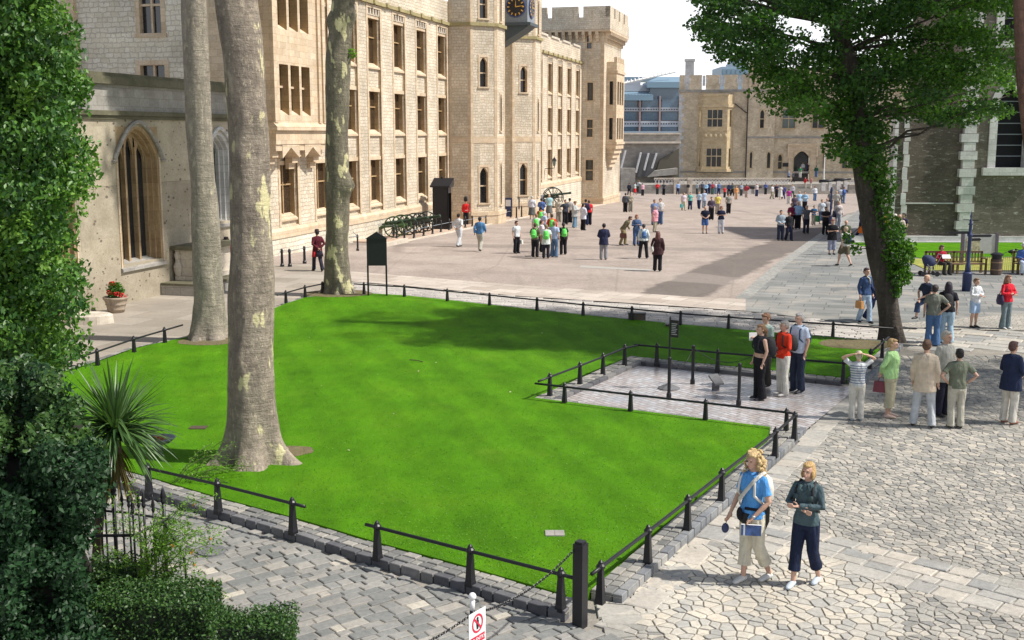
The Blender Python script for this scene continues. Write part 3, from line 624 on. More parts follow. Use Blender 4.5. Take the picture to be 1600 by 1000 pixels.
# signpost: fluted navy pole with finger arms
p = gh(1510, 455, 0); t = thing('finger_post', p, 'navy blue fingerpost with black arms on a thick round foot', 'signpost')
mb = MB(); mb.lathe(p.x, p.y, [(.165, -.05), (.165, .62), (.18, .64), (.18, .68), (.11, .72)], 18); mb.build('foot', M['navy'], t, True)
mb = MB(); mb.lathe(p.x, p.y, [(.1, .68), (.09, .95), (.07, 1.0), (.065, 2.0), (.1, 2.04), (.1, 2.08), (.06, 2.12), (.055, 2.42), (.09, 2.45), (.05, 2.5), (.055, 2.6), (.02, 2.66), (.04, 2.74), (.015, 2.85), (.004, 2.95)], 14); mb.build('pole', M['navy'], t, True)
for az, L, z in ((-88, .72, 2.1), (84, .78, 1.98), (75, .42, 1.84), (90, .24, 2.58), (-80, .24, 2.6)):
    fr = Fr(p.x, p.y, az); mb = MB(); mb.box(fr, .06, L, -.012, .012, z, z+(.1 if L > .3 else .03)); mb.prism([fr.P(L, -.012, z), fr.P(L+.07, -.012, z+.05 if L > .3 else z+.01), fr.P(L, -.012, z+.1 if L > .3 else z+.03)], (fr.n[0]*.024, fr.n[1]*.024, 0)); mb.build('arm', M['black'], t)
# benches, bin, board behind
def bench(x0, x1, Y, label):
    z = gz(Y); t = thing('park_bench', ((x0+x1)/2, Y, z), label, 'bench', 'wooden benches by the fenced grass'); 
    mb = MB(); [mb.wbox(x0, x1, Y-.3+k*.13, Y-.2+k*.13, z+.41, z+.44) for k in range(4)]; mb.build('seat', M['wood'], t)
    mb = MB(); mb.wbox(x0, x1, Y+.2, Y+.24, z+.84, z+.92); mb.wbox(x0, x1, Y+.2, Y+.24, z+.46, z+.51)
    n = int((x1-x0)/.13); [mb.wbox(x0+.05+k*(x1-x0-.1)/n-.025, x0+.05+k*(x1-x0-.1)/n+.025, Y+.21, Y+.23, z+.5, z+.85) for k in range(n+1)]; mb.build('backrest', M['wood'], t)
    for x in (x0+.03, (x0+x1)/2, x1-.03):
        for yy in (-.28, .2): mb = MB(); mb.wbox(x-.04, x+.04, Y+yy, Y+yy+.07, z-.02, z+(.41 if yy < 0 else .9)); mb.build('leg', M['wood'], t)
    for x in (x0+.03, x1-.03): mb = MB(); mb.wbox(x-.04, x+.04, Y-.32, Y+.22, z+.62, z+.66); mb.wbox(x-.03, x+.03, Y-.3, Y-.24, z+.44, z+.62); mb.build('armrest', M['wood'], t)
    return t
bx = at(1447, 425, 47).x; bench(bx, at(1537, 425, 47).x, 47, 'long slatted wooden bench where the reading woman in red sits'); bench(at(1585, 425, 47).x, at(1660, 425, 47).x, 47, 'wooden bench cut by the right picture edge with a seated man in blue')
p = at(1556, 426, 46.6); z = 0; t = thing('litter_bin', (p.x, p.y, z), 'round dark brown litter bin between the two benches', 'litter bin')
mb = MB(); mb.lathe(p.x, p.y, [(.2, 0), (.22, .05), (.23, .62), (.24, .64)], 16); mb.build('body', flat((.09, .06, .045), .6, 'brown_metal'), t)
mb = MB(); mb.lathe(p.x, p.y, [(.19, .62), (.19, .78), (.25, .8), (.25, .86), (.12, .92)], 16); mb.build('hood', M['black'], t)
mb = MB(); mb.lathe(p.x, p.y, [(.238, .5), (.238, .54)], 16); mb.lathe(p.x, p.y, [(.232, .2), (.232, .24)], 16); mb.build('band', flat((.3, .2, .12), .5, 'brass_band'), t)
a, b = at(1503, 398, 50), at(1556, 398, 50); t = thing('information_board', (a.x, 50, 0), 'large grey information board standing behind the long bench', 'board')
zt = at(1503, 366, 50).z; mb = MB(); mb.wbox(a.x+.05, b.x-.05, 49.98, 50.03, at(1500, 396, 50).z, zt); mb.build('panel', flat((.42, .43, .45), .5, 'grey_panel'), t)
for x in (a.x, b.x): mb = MB(); mb.wbox(x-.06, x+.06, 49.95, 50.07, -.05, zt+.05); mb.build('leg', flat((.12, .1, .14), .6, 'purple_grey'), t)
mb = MB(); mb.wbox(a.x+.15, a.x+.75, 49.965, 49.975, at(1500, 392, 50).z, at(1500, 372, 50).z); mb.build('map', flat((.45, .42, .3), .6, 'map_paper', var=.5), t)
# wire fence and grass patch in front of the white tower
sheet('tower_lawn', [(19.5, 47.9), (40, 47.9), (40, 63.4), (18.5, 63.4)], M['grass'], .02)
sheet('dry_grass', [(17.5, 47.75), (40, 47.75), (40, 53.5), (26, 54.2), (18, 53)], (lambda N: (N.set(Base_Color=N.ramp(N.noise(N.coord('Object'), 2.2, 6, .7), [(.35, (.16, .22, .02)), (.65, (.4, .36, .08))]), Roughness=.9), N.m)[1])(NT('dry_grass')), .026)
t = thing('wire_fence', (17.5, 47.6, 0), 'low black hooped wire fence behind the benches', 'fence')
mb = MB()
for z_ in (.06, .62): mb.tube([(17.6, 47.6, z_), (30, 47.6, z_)], .014, 5)
mb.build('rail', M['black'], t); mb = MB()
for k in range(150): mb.tube([(17.6+k*.083, 47.6, 0), (17.6+k*.083, 47.6, .66)], .006, 4)
mb.build('wires', M['black'], t)
for k in range(7): mb = MB(); mb.wbox(17.6+k*2-.025, 17.6+k*2+.025, 47.58, 47.63, -.02, .72); mb.build('post', M['black'], t)
# crow on that grass
p = at(1581, 394, 55); z = gz(55)+.02; t = MB(); t.rings([(p.x+.0+dx*.35, p.y, z+.16+dz, r, r*.9) for dx, dz, r in ()] or [(p.x, p.y, z+.08, .03, .03), (p.x, p.y, z+.12, .16, .08), (p.x, p.y, z+.2, .2, .09), (p.x+.04, p.y, z+.26, .1, .06), (p.x+.06, p.y, z+.28, .02, .02)], 10)
t.ball((p.x+.2, p.y, z+.28), (.07, .05, .055), 8); t.tube([(p.x+.25, p.y, z+.28), (p.x+.34, p.y, z+.26)], [.022, .004], 5); t.tube([(p.x-.15, p.y, z+.17), (p.x-.42, p.y, z+.1)], [(.05, .02), (.03, .008)], 6)
for s in (-.03, .03): t.tube([(p.x, p.y+s, z), (p.x, p.y+s, z+.12)], .01, 4)
tag(t.build('crow', M['black'], loc=(p.x, p.y, z), smooth=True), 'black crow on the grass at the right edge', 'crow')
# pushchair beside the bench
p = at(1451, 429, 46.2); x, y, z = p.x, 46.2, 0; t = thing('pushchair', (x, y, 0), 'navy blue pushchair parked at the left end of the long bench', 'pushchair')
mb = MB(); mb.rings([(x, y, .42, .2, .2), (x, y, .55, .27, .22), (x-.05, y, .72, .27, .22), (x-.1, y, .84, .14, .14)], 12); mb.build('hood', flat((.03, .04, .1), .8, 'navy_cloth'), t, True)
for dx in (-.27, .27): 
    for dy in (-.2, .2): mb = MB(); mb.tube([(x+dx, y+dy-.02, .1), (x+dx, y+dy+.02, .1)], .1, 14); mb.build('wheel', M['black'], t)
mb = MB(); [mb.tube(q, .014, 5) for dy in (-.2, .2) for q in ([(x-.27, y+dy, .1), (x+.25, y+dy, .55), (x+.42, y+dy, .88)], [(x+.27, y+dy, .1), (x-.15, y+dy, .5)])]; mb.tube([(x+.42, y-.2, .88), (x+.42, y+.2, .88)], .018, 6); mb.build('frame', flat((.5, .5, .5), .3, 'alloy', .8), t)
# garden railing with spear heads, lower left
ga, gb = g(118, 905), g(292, 946); t = thing('garden_railing', (ga.x, ga.y, 0), 'black iron spear-topped railing in the lower left corner', 'railing')
bars = [(134, 905, 1.02, .013), (163, 897, .95, .013), (170, 893, 1.05, .013), (184, 900, 1.1, .026), (197, 903, 1.0, .013), (208, 912, 1.05, .013), (215, 938, 1.15, .013), (223, 908, 1.02, .013), (232, 931, 1.18, .016), (246, 925, 1.08, .013), (262, 920, 1.16, .022)]
for (bx_, by_, h, r) in bars:
    p = g(bx_, by_); mb = MB(); mb.tube([(p.x, p.y, 0), (p.x, p.y, h)], r, 7)
    mb.lathe(p.x, p.y, [(r*1.1, h-.03), (r*1.9, h), (r*1.2, h+.02), (r*1.9, h+.06), (r*.9, h+.14), (.002, h+.2)], 8); mb.build('bar', M['black'], t, True)
a_, b_, c_ = g(122, 905), g(215, 938), g(265, 925); mb = MB()
mb.tube([(a_.x-.4, a_.y-.1, .62), (b_.x, b_.y, .84), (c_.x, c_.y, .95)], .02, 6); d_ = g(163, 895); mb.tube([(d_.x-.3, d_.y, .88), (d_.x+.35, d_.y-.05, .84), (c_.x, c_.y+.1, .92)], .016, 6); mb.build('rail', M['black'], t)
p = g(292, 935); q0 = g(262, 920); mb = MB(); mb.tube([(p.x, p.y, 0), (p.x, p.y, .45), (p.x-.03, p.y, .6), ((p.x*2+q0.x)/3, p.y, .74), (q0.x, q0.y, .86)], .015, 7); mb.build('stay', M['black'], t, True)
# wooden stake seen through the railing
# bollards and chains in front of the barracks
def bollard(p, h=.78, r=.06):
    mb = MB(); x, y, z = p; mb.lathe(x, y, [(r*1.5, z-.05), (r*1.5, z+.1), (r*1.05, z+.14), (r*.85, z+h*.78), (r*1.2, z+h*.8), (r*1.2, z+h*.84), (r*.8, z+h*.87), (r*1.1, z+h*.93), (r*.3, z+h)], 10); return mb
def pt_on(frm, s, n): q = frm.P(s, n); return (q[0], q[1], gz(q[1]))
# ---------------------------------------------------------------- building kit
def wall(mb, fr, s0, s1, z0, z1, n, ops=(), depth=.3, mi=0, mr=1):
    xs = sorted({s0, s1, *[o[0] for o in ops], *[o[1] for o in ops]}); zs = sorted({z0, z1, *[o[2] for o in ops], *[o[3] for o in ops]})
    xs = [x for x in xs if s0 <= x <= s1]; zs = [z for z in zs if z0 <= z <= z1]
    for i in range(len(xs)-1):
        for j in range(len(zs)-1):
            cx, cz = (xs[i]+xs[i+1])/2, (zs[j]+zs[j+1])/2
            if any(o[0] < cx < o[1] and o[2] < cz < o[3] for o in ops): continue
            mb.quad(fr.P(xs[i], n, zs[j]), fr.P(xs[i+1], n, zs[j]), fr.P(xs[i+1], n, zs[j+1]), fr.P(xs[i], n, zs[j+1]), mi)
    for a, b, c, d in [o[:4] for o in ops]:
        m = n-depth
        for q in (((a, c), (a, d)), ((b, c), (b, d)), ((a, c), (b, c)), ((a, d), (b, d))):
            (p0, q0), (p1, q1) = q; mb.quad(fr.P(p0, n, q0), fr.P(p1, n, q1), fr.P(p1, m, q1), fr.P(p0, m, q0), mr)
def archpts(a, b, zs, zt, k=7, pointed=True):
    m = (a+b)/2; L = []
    for i in range(k+1):
        t = i/k
        if pointed: x = a+(m-a)*t; z = zs+(zt-zs)*math.sin(t*math.pi/2)**.82*(.93+.07*t)
        else: an = math.pi/2*t; x = m-(m-a)*math.cos(an); z = zs+(zt-zs)*math.sin(an)
        L.append((x, z))
    return L+[(a+b-x, z) for x, z in L[::-1][1:]]
def archplate(mb, fr, a, b, zs, zt, zb, n, depth, mi=0, pointed=True):
    pts = archpts(a, b, zs, zt, pointed=pointed)
    for (x0, z0), (x1, z1) in zip(pts, pts[1:]):
        mb.quad(fr.P(x0, n, z0), fr.P(x1, n, z1), fr.P(x1, n, zb), fr.P(x0, n, zb), mi)
        mb.quad(fr.P(x0, n, z0), fr.P(x1, n, z1), fr.P(x1, n-depth, z1), fr.P(x0, n-depth, z0), mi)
def frame(mb, fr, a, b, c, d, n0, n1, w, mi=0, sill=True):       # rectangular surround outside the opening a..b,c..d
    mb.box(fr, a-w, a, n0, n1, c, d, mi); mb.box(fr, b, b+w, n0, n1, c, d, mi); mb.box(fr, a-w, b+w, n0, n1, d, d+w, mi)
    if sill: mb.box(fr, a-w-.03, b+w+.03, n0, n1+.06, c-w*.8, c, mi)
def window(parent, fr, a, b, c, d, n, cols=1, rws=1, mull=.09, trim='trim', glass='glass', arched=0, w=.12, sur=.02, name='window'):
    # opening a..b, c..d is cut in the wall at depth n; surround, mullions and pane sit in it
    mb = MB(); n1 = n
    if sur: frame(mb, fr, a, b, c, d, n+.0, n+sur+.33 if False else n+.025, w)
    zt = d
    if arched: archplate(mb, fr, a, b, d-arched, d-.04, d, n-.003, .2)
    g0 = n-.25
    for i in range(1, cols): x = a+(b-a)*i/cols; mb.box(fr, x-mull/2, x+mull/2, g0, g0+.12, c, d)
    for i in range(1, rws): z = c+(d-c)*i/rws; mb.box(fr, a, b, g0+.005, g0+.11, z-mull/2, z+mull/2)
    f = mb.build(name, M[trim], parent) if mb.v else None
    mb = MB(); mb.box(fr, a, b, g0-.03, g0, c, d); mb.build('pane', M[glass], f or parent)
    return f
FA = Fr(-11.4, 54.5, 15.1)
BR = thing('barracks', FA.P(0, 0, -.1), 'long cream stone barracks with castle turrets, a clock and tall window bays on the left', 'building')
# ---- main facade, sections A and B
bays = [-1.6, 1.9, 5.95, 9.85, 13.35, 17.4, 21.45, 25.6]; BW = .95
lv = [(1.7, 4.2), (5.8, 8.1), (9.6, 12.2)]
TOPZ = 12.75
def facade(s0, s1, bl, zbase, skip=()):
    mb = MB()
    wall(mb, FA, s0, s1, zbase, 13.1, 0, [(b-BW, b+BW, 1.25, TOPZ) for b in bl], .14, 0, 1)
    wall(mb, FA, s0, s1, 13.1, 14.6, 0, [], .1, 0, 1)
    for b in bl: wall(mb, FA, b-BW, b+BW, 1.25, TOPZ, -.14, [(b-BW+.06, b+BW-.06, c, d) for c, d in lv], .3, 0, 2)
    mb.quad(FA.P(s0, 0, 14.6), FA.P(s1, 0, 14.6), FA.P(s1, -.6, 14.6), FA.P(s0, -.6, 14.6), 0)
    mb.quad(FA.P(s0, -.6, 14.6), FA.P(s1, -.6, 14.6), FA.P(s1, -.6, 12.6), FA.P(s0, -.6, 12.6), 0)
    mb.build('wall', [M['rubble'], M['trim'], M['ochre_shade']], BR)
    mb = MB()                                            # dressed strips each side of every bay, sills
    for b in bl:
        for x0, x1 in ((b-BW-.2, b-BW), (b+BW, b+BW+.22)): mb.box(FA, x0, x1, -.06, .03, 1.25, TOPZ+.15)
        mb.box(FA, b-BW-.2, b+BW+.22, -.05, .035, TOPZ, TOPZ+.2)
        for c, d in lv:
            mb.prism([FA.P(b-BW+.003, -.02, c-.22), FA.P(b-BW+.003, -.02, c-.12), FA.P(b-BW+.003, -.38, c+.14), FA.P(b-BW+.003, -.38, c-.22)], [q*(2*BW-.006) for q in FA.s]+[0])
            mb.box(FA, b-BW+.004, b+BW-.004, -.15, -.06, d, d+.2)
    mb.build('window_surrounds', M['trim'], BR)
    for b in bl:
        if b < 8: continue
        mb = MB()
        for k in range(5): x = b-BW+.1+k*(2*BW-.2)/4; mb.box(FA, x-.07, x+.07, -.16, -.0, 12.42, 12.74)
        mb.box(FA, b-BW+.004, b+BW-.004, -.15, -.02, 12.38, 12.43); mb.build('bay_tracery', M['trim_pale'], BR)
    for b in bl:
        for c, d in lv:
            mb = MB(); a0, a1 = b-BW+.06, b+BW-.06; m = (a0+a1)/2
            mb.box(FA, m-.05, m+.05, -.42, -.33, c, d); mb.box(FA, a0, a1, -.41, -.34, (c+d)/2+.25, (c+d)/2+.32)
            f = mb.build('window', M['ochre_shade'], BR); mb = MB(); mb.box(FA, a0-.02, a1+.02, -.46, -.42, c-.02, d+.02); mb.build('pane', M['glass_brown'], f)
facade(-4, 27, bays, -1.8); facade(42.5, 72.3, [49.2, 53.4, 57.6, 61.8, 66.0, 70.2], -4.2)
# base ledge and string courses
for s0, s1, zb in ((-4, 27, -1.6), (43, 72.3, -4)):
    mb = MB(); mb.prism([FA.P(s0, .0, 1.2), FA.P(s0, .12, 1.05), FA.P(s0, .12, .72), FA.P(s0, 0, .72)], [q*(s1-s0) for q in FA.s]+[0]); mb.build('base_ledge', M['trim'], BR)
for s0, s1, zb in ((-4, 27, -1.6), (43, 72.3, -4)): mb = MB(); mb.box(FA, s0, s1, .0, .08, zb, .72); mb.build('base_course', M['rubble_white'], BR)
for s0, s1 in ((-4, 27), (43, 72.3)):
    mb = MB(); mb.box(FA, s0, s1, .0, .16, 12.98, 13.18)
    for k in range(int((s1-s0)/2)): mb.box(FA, s0+1+k*2, s0+1.3+k*2, .1, .24, 13.0, 13.22)
    mb.build('string_course', M['lichen'], BR)
mb = MB()
for s0, s1 in ((43, 72.3),): 
    n_ = 6; L = (s1-s0)/n_
    for k in range(n_): mb.box(FA, s0+k*L+.1, s0+k*L+L*.72, -.35, .1, 14.6, 14.78); mb.box(FA, s0+k*L, s0+k*L+L*.8, -.3, 0.02, 14.5, 14.62)
mb.build('parapet_coping', M['trim_pale'], BR)
mb = MB(); mb.box(FA, -3.2, 72.2, -16, -.9, 10., 12.6); mb.build('roof', M['lead'], BR)
# end wall facing the camera
EW = FA.sub(-4, -15, 90)                                   # walks out to the facade corner
mb = MB(); nn_ = [FA.ps(x, 100, -4)[0]+15 for x in (222, 255, 219, 257)]
zz = lambda y: FA.ps(235, y, -4)[1]
ops = [(nn_[0], nn_[1], zz(52), zz(-38)), (nn_[2], nn_[3], zz(190), zz(102))]
wall(mb, EW, 0, 15, -1, 16, 0, ops, .45); mb.build('end_wall', [M['rubble_white'], M['trim']], BR)
for o_ in ops: window(BR, EW, *o_, 0, 2, 2, .1, w=.22, sur=.02)
q0, q1 = FA.ps(103, 60, -4)[0]+15, FA.ps(122, 60, -4)[0]+15
mb = MB(); mb.box(EW, q0, q1, 0, .25, -1, 16); mb.build('chimney_breast', M['trim'], BR); mb = MB(); mb.box(EW, 14.3, 15.06, -.02, .06, -1, 16); mb.build('quoins', M['trim'], BR)
# oriel window on the near pavilion
n0 = .75; a, b = FA.pl(426, 100, .75)[0], FA.pl(506, 100, .75)[0]
z_of = lambda y: FA.pl(455, y, n0)[1]
zs_, zl = z_of(192), z_of(222)
OR = MB(); lights = []; xa, xb = FA.pl(434, 100, n0)[0], FA.pl(485, 100, n0)[0]; W3 = (xb-xa)/3
rowsz = [(z_of(180), z_of(102)), (z_of(48), z_of(-60))]
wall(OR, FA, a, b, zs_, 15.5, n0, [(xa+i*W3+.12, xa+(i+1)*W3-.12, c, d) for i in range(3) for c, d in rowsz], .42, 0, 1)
wall(OR, FA.sub(a, 0, 90), 0, n0, zs_, 15.5, 0); wall(OR, FA.sub(b, 0, 90), 0, n0, zs_, 15.5, 0)
OR.box(FA, a-.06, a+.3, n0, n0+.09, zs_, 15.5); OR.box(FA, b-.85, b-.55, n0, n0+.1, zs_, 15.5); OR.box(FA, b-.3, b+.05, n0, n0+.09, zs_, 15.5)
orl = OR.build('oriel', [M['trim'], M['ochre_shade']], BR)
for i in range(3):
    for c, d in rowsz:
        mb = MB(); x0, x1 = xa+i*W3+.12, xa+(i+1)*W3-.12; mb.box(FA, x0, x1, n0-.4, n0-.3, (c+d)/2+.1, (c+d)/2+.2); mb.build('transom', M['trim'], orl); mb = MB()
        mb.prism([FA.P(x0, n0-.05, c), FA.P(x0, n0-.5, c+.3), FA.P(x0, n0-.5, c)], [q*(x1-x0) for q in FA.s]+[0])
        mb.build('light_sill', M['trim'], orl)
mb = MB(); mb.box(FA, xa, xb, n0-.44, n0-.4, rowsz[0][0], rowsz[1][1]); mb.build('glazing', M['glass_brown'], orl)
mb = MB(); mb.prism([FA.P(a-.15, 0, zs_-.35), FA.P(a-.15, n0+.2, zs_-.35), FA.P(a-.15, n0+.2, zs_-.18), FA.P(a-.15, n0+.02, zs_), FA.P(a-.15, 0, zs_)], [q*(b-a+.3) for q in FA.s]+[0])
mb.box(FA, a-.02, b+.02, 0, n0+.06, zl-.1, zs_-.35)
for i in range(3):                                          # corbels
    x = a+.05+i*(b-a-.75)/2
    for k, (dz, dn) in enumerate(((0, n0), (.3, n0*.75), (.6, n0*.5), (.9, n0*.25))): mb.box(FA, x, x+.62, 0, dn, zl-.1-dz-.3, zl-.1-dz)
mb.build('oriel_base', M['trim'], orl)
for i in range(2):
    x0 = a+.67+i*(b-a-.75)/2; x1 = x0+(b-a-.75)/2-.62; mb = MB(); m = (x0+x1)/2
    for p0, p1 in (((x0, zl-.75), (m, zl-.25)), ((m, zl-.25), (x1, zl-.75))): mb.prism([FA.P(p0[0], 0, p0[1]), FA.P(p1[0], 0, p1[1]), FA.P(p1[0], 0, zl-.08), FA.P(p0[0], 0, zl-.08)], [q*(n0+.03) for q in FA.n]+[0])
    mb.build('arch', M['trim'], orl)
# ---- clock turrets
def turret(s0, zb, label='turret'):
    A = 2.06; fr = FA.sub(s0, 0, 90); f0 = fr; fac = []
    L0 = 1.57
    fac.append((fr, L0)); p = fr.sub(L0, 0, -45); fac.append((p, A)); p = p.sub(A, 0, -45); fac.append((p, A)); p = p.sub(A, 0, -45); fac.append((p, A)); p = p.sub(A, 0, -45); fac.append((p, L0))
    root = MB(); win = []
    for i, (f, L) in enumerate(fac):
        ops = []; m = L/2
        if i == 1: ops = [(m-.33, m+.33, .9, 3.4), (m-.3, m+.3, 8.9, 10.9), (m-.3, m+.3, 13.5, 15.5)]
        elif i in (2, 3): ops = [(m-.2, m+.2, .7, 3.6), (m-.2, m+.2, 5.9, 8.4), (m-.2, m+.2, 13.4, 16.)]
        wall(root, f, 0, L, zb, 19, 0, ops, .35); win += [(f, *o) for o in ops]
    tw = root.build('turret', [M['rubble'], M['trim']], BR)
    mb = MB(); ml = MB()
    for i, (f, L) in enumerate(fac):
        w_ = .2
        for x0, x1 in ((0, w_), (L-w_, L)): mb.box(f, x0+.001, x1-.001, -.05, .02, zb, 18.9)
        mb.box(f, -.02, L+.02, -.05, .03, 5.05, 5.5); mb.box(f, -.05, L+.05, -.1, .13, .02, .28); mb.box(f, -.05, L+.05, -.1, .09, zb, 0.02)
        ml.box(f, -.06, L+.06, -.1, .16, 12.98, 13.2)
    mb.build('quoins', M['trim'], tw); ml.build('string_course', M['lichen'], tw)
    for f, a_, b_, c_, d_ in win:
        mb = MB(); archplate(mb, f, a_, b_, d_-(b_-a_)*.75, d_-.03, d_, -.003, .25); frame(mb, f, a_, b_, c_, d_, -.02, .03, .13)
        if b_-a_ > .55: mb.box(f, a_, b_, -.3, -.2, (c_+d_)/2-.1, (c_+d_)/2-.02)
        wn = mb.build('window', M['trim'], tw); mb = MB(); mb.box(f, a_, b_, -.36, -.3, c_, d_); mb.build('pane', M['glass'], wn)
    return tw
turret(27.0, -3); turret(38.0, -3)
mb = MB(); CW = FA; wall(mb, FA, 30, 40, -3, 19, .1, [(32.6, 37.4, -3, 3.2)], .5); mb.build('gate_wall', [M['rubble'], M['trim']], BR)
mb = MB(); mb.box(FA, 32.6, 37.4, -.5, -.4, -3, 3.2); mb.build('gate_doors', flat((.05, .04, .03), .6, 'dark_oak'), BR)
# clock hanging between the turrets: one face towards the camera, one towards the parade
cs0 = 33.3; cn0, cn1 = 3.1, 5.2
cfr = FA.sub(cs0, 0, 90)
zc = at(806, 10, FA.P(cs0, 4.3)[1]).z; nc = FA.ps(806, 10, cs0)[0]; nl = FA.ps(788, 10, cs0)[0]; nr = FA.ps(822, 10, cs0)[0]; rr = (FA.ps(820.5, 10, cs0)[0]-nc)
zb_ = FA.ps(806, 35, cs0)[1]
CK = MB(); CK.box(FA, cs0, cs0+2.2, nc-rr*1.35, nc+rr*1.25, zb_, zc+rr*2.2); ck = CK.build('clock_case', M['lead'], BR)
mb = MB(); n_a, n_b = nc-rr*1.35, nc+rr*1.25
mb.box(FA, cs0-.12, cs0+2.32, n_a, n_b+.25, zb_-.22, zb_)
mb.prism([FA.P(cs0+.1, .1, zb_-.2), FA.P(cs0+.1, n_b+.1, zb_-.2), FA.P(cs0+.1, n_b-.3, zb_-.5), FA.P(cs0+.1, .1, zb_-2.6)], [q*2.0 for q in FA.s]+[0]); mb.build('bracket', flat((.07, .09, .1), .6, 'dark_lead'), ck)
gold = flat((.75, .45, .12), .35, 'gold_leaf', .6)
for fr_, c0 in ((FA.sub(cs0, 0, 90), nc), (FA.sub(cs0, n_b, 0), 1.1)):
    def cq(r, a, dn): return fr_.P(c0+r*math.sin(a), dn, zc+r*math.cos(a))
    mb = MB(); pts = [cq(rr, 2*math.pi*i/32, 0.01) for i in range(32)]; mb.prism(pts, [q*.05 for q in fr_.n]+[0]); mb.build('clock_face', flat((.02, .018, .02), .4, 'dial_black'), ck)
    mb = MB()
    for i in range(12):
        a_ = i*math.pi/6; mb.prism([cq(rr*.68, a_-.09, .065), cq(rr*.92, a_-.07, .065), cq(rr*.92, a_+.07, .065), cq(rr*.68, a_+.09, .065)], [q*.02 for q in fr_.n]+[0])
    mb.build('numerals', gold, ck)
    for L, a_, wd in ((.82, R(84), .05), (.6, R(2), .07)):
        mb = MB(); mb.prism([cq(.06*rr, a_-math.pi/2, .09), cq(L*rr, a_-wd*.4, .09), cq(L*rr, a_+wd*.4, .09), cq(.06*rr, a_+math.pi/2, .09)], [q*.02 for q in fr_.n]+[0]); mb.build('clock_hand', gold, ck)
    mb = MB(); mb.tube([cq(rr*1.02, 2*math.pi*i/32, .05) for i in range(33)], .05, 6, cap=False); mb.build('dial_rim', flat((.05, .07, .2), .4, 'rim_blue'), ck)
# ---- end tower
sT = 72.3; fT = FA.sub(sT, -6.5, 90)
mb = MB(); wn = [FA.ps(x, 150, sT)[0]+6.5 for x in (917.5, 926.5)]; wn = (min(wn), max(wn))
nx = FA.ps(943, 150, sT)[0]+6.5; nright = nx
zt_ = lambda y: FA.ps(925, y, sT)[1]
ops = [(wn[0], wn[1], zt_(157), zt_(129)), (wn[0], wn[1], zt_(214), zt_(187)), (wn[0]-.1, wn[1]+.1, zt_(282), zt_(250)), (wn[0]-.1, wn[1]-.2, zt_(76), zt_(56))]
wall(mb, fT, 0, nx, -4.2, 17, 0, ops, .35)
fS = fT.sub(nx, 0, -90); SL = 10.5
wall(mb, fS, 0, SL, -4.2, 17, 0, [], .3)
mb.build('end_tower', [M['rubble'], M['trim']], BR); tw = col.objects[-1]
tw = [o for o in col.objects if o.name.startswith('end_tower')][-1]
for k, o_ in enumerate(ops): window(tw, fT, *o_, 0, 1, 2 if k else 1, .1, w=.18)
mb = MB()
for f, L in ((fT, nx), (fS, SL)):
    mb.box(f, 0, .001+.35, -.02, .03, -4, 16); mb.box(f, L-.35, L, -.02, .03, -4, 16); mb.box(f, -.1, L+.1, -.1, .15, -1.4, -1.1); mb.box(f, -.05, L+.05, -.1, .1, -4.2, -1.4)
mb.build('quoins', M['trim'], tw)
zc0, zc1 = zt_(66), zt_(50); OV = .75                       # corbels, then the overhanging top
mb = MB()
for f, a_, b_ in ((fT, -.0, nx), (fS, 0, SL)):
    k = 0; x = a_+.1
    while x < b_-.2:
        for j in range(3): mb.box(f, x, x+.3, -.1, OV*(j+1)/3, zc0+(zc1-zc0)*j/3, zc0+(zc1-zc0)*(j+1)/3)
        x += .72
mb.build('corbels', M['trim'], tw)
mb = MB(); fT2 = fT.sub(0, OV, 0); fS2 = fS.sub(-OV, OV, 0); ztp = zt_(11)
mb.box(fT, -.3, nx+OV, -SL-OV, OV, zc1, zc1+.25, 1)
def merlons(f, L, n_, frac=.72):
    st = L/n_
    for k in range(n_): mb.box(f, k*st, k*st+st*frac, -.5, 0, ztp-1.1, ztp, 0)
wall(mb, fT2, 0, nx+OV, zc1+.2, ztp-1.1, 0); wall(mb, fS2, 0, SL+2*OV, zc1+.2, ztp-1.1, 0)
mb.box(fT2, 0.01, nx+OV-.01, -.5, -.01, zc1+.3, ztp-1.11); mb.box(fS2, 0.01, SL+OV, -.5, -.01, zc1+.3, ztp-1.11)
merlons(fT2, nx+OV+.5, 3, .84); merlons(fS2, SL+2*OV, 4, .8)
mb.build('battlements', [M['rubble'], M['trim']], tw)
mb = MB(); [mb.box(fT2, x, x+.14, -.02, .02, zc1+1.1, zc1+2.2) for x in (1.5, 3.4, 5.6, 7.6)]; [mb.box(fS2, x, x+.14, -.02, .02, zc1+1.1, zc1+2.2) for x in (2, 5, 8)]; mb.build('loop_slots', M['trim'], tw)
# oriel on the tower's parade side
o0, o1 = 1.6, 6.6; ON = 1.1
sO = sT+o0; zO = lambda y: FA.pl(960, y, FA.ps(943, 150, sT)[0]+ON)[1]
mb = MB(); z1_, z2_, z3_ = zO(222), zO(113), zO(95)
lt = [(o0+.5+i*1.45, o0+1.6+i*1.45, c, d) for i in range(3) for c, d in ((zO(218), zO(184)), (zO(163), zO(126)))]
wall(mb, fS, o0, o1, z1_, z2_, ON, lt, .3, 0, 0); 
wall(mb, fS.sub(o0, 0, 90), 0, ON, z1_, z2_, 0, [(.35, .75, zO(218), zO(184)), (.35, .75, zO(163), zO(126))], .2, 0, 0)
mb.box(fS, o0-.1, o1+.1, 0, ON+.12, z2_, z2_+.3)
mb.box(fS, o0, o1, 0, ON, z2_+.3, z3_)
for k in range(4): mb.box(fS, o0+k*1.3, o0+k*1.3+.85, ON-.3, ON+.03, z3_, z3_+.5)
mb.box(fS, o0-.1, o1+.1, 0, ON+.12, z1_-.25, z1_)
zq = zO(262)
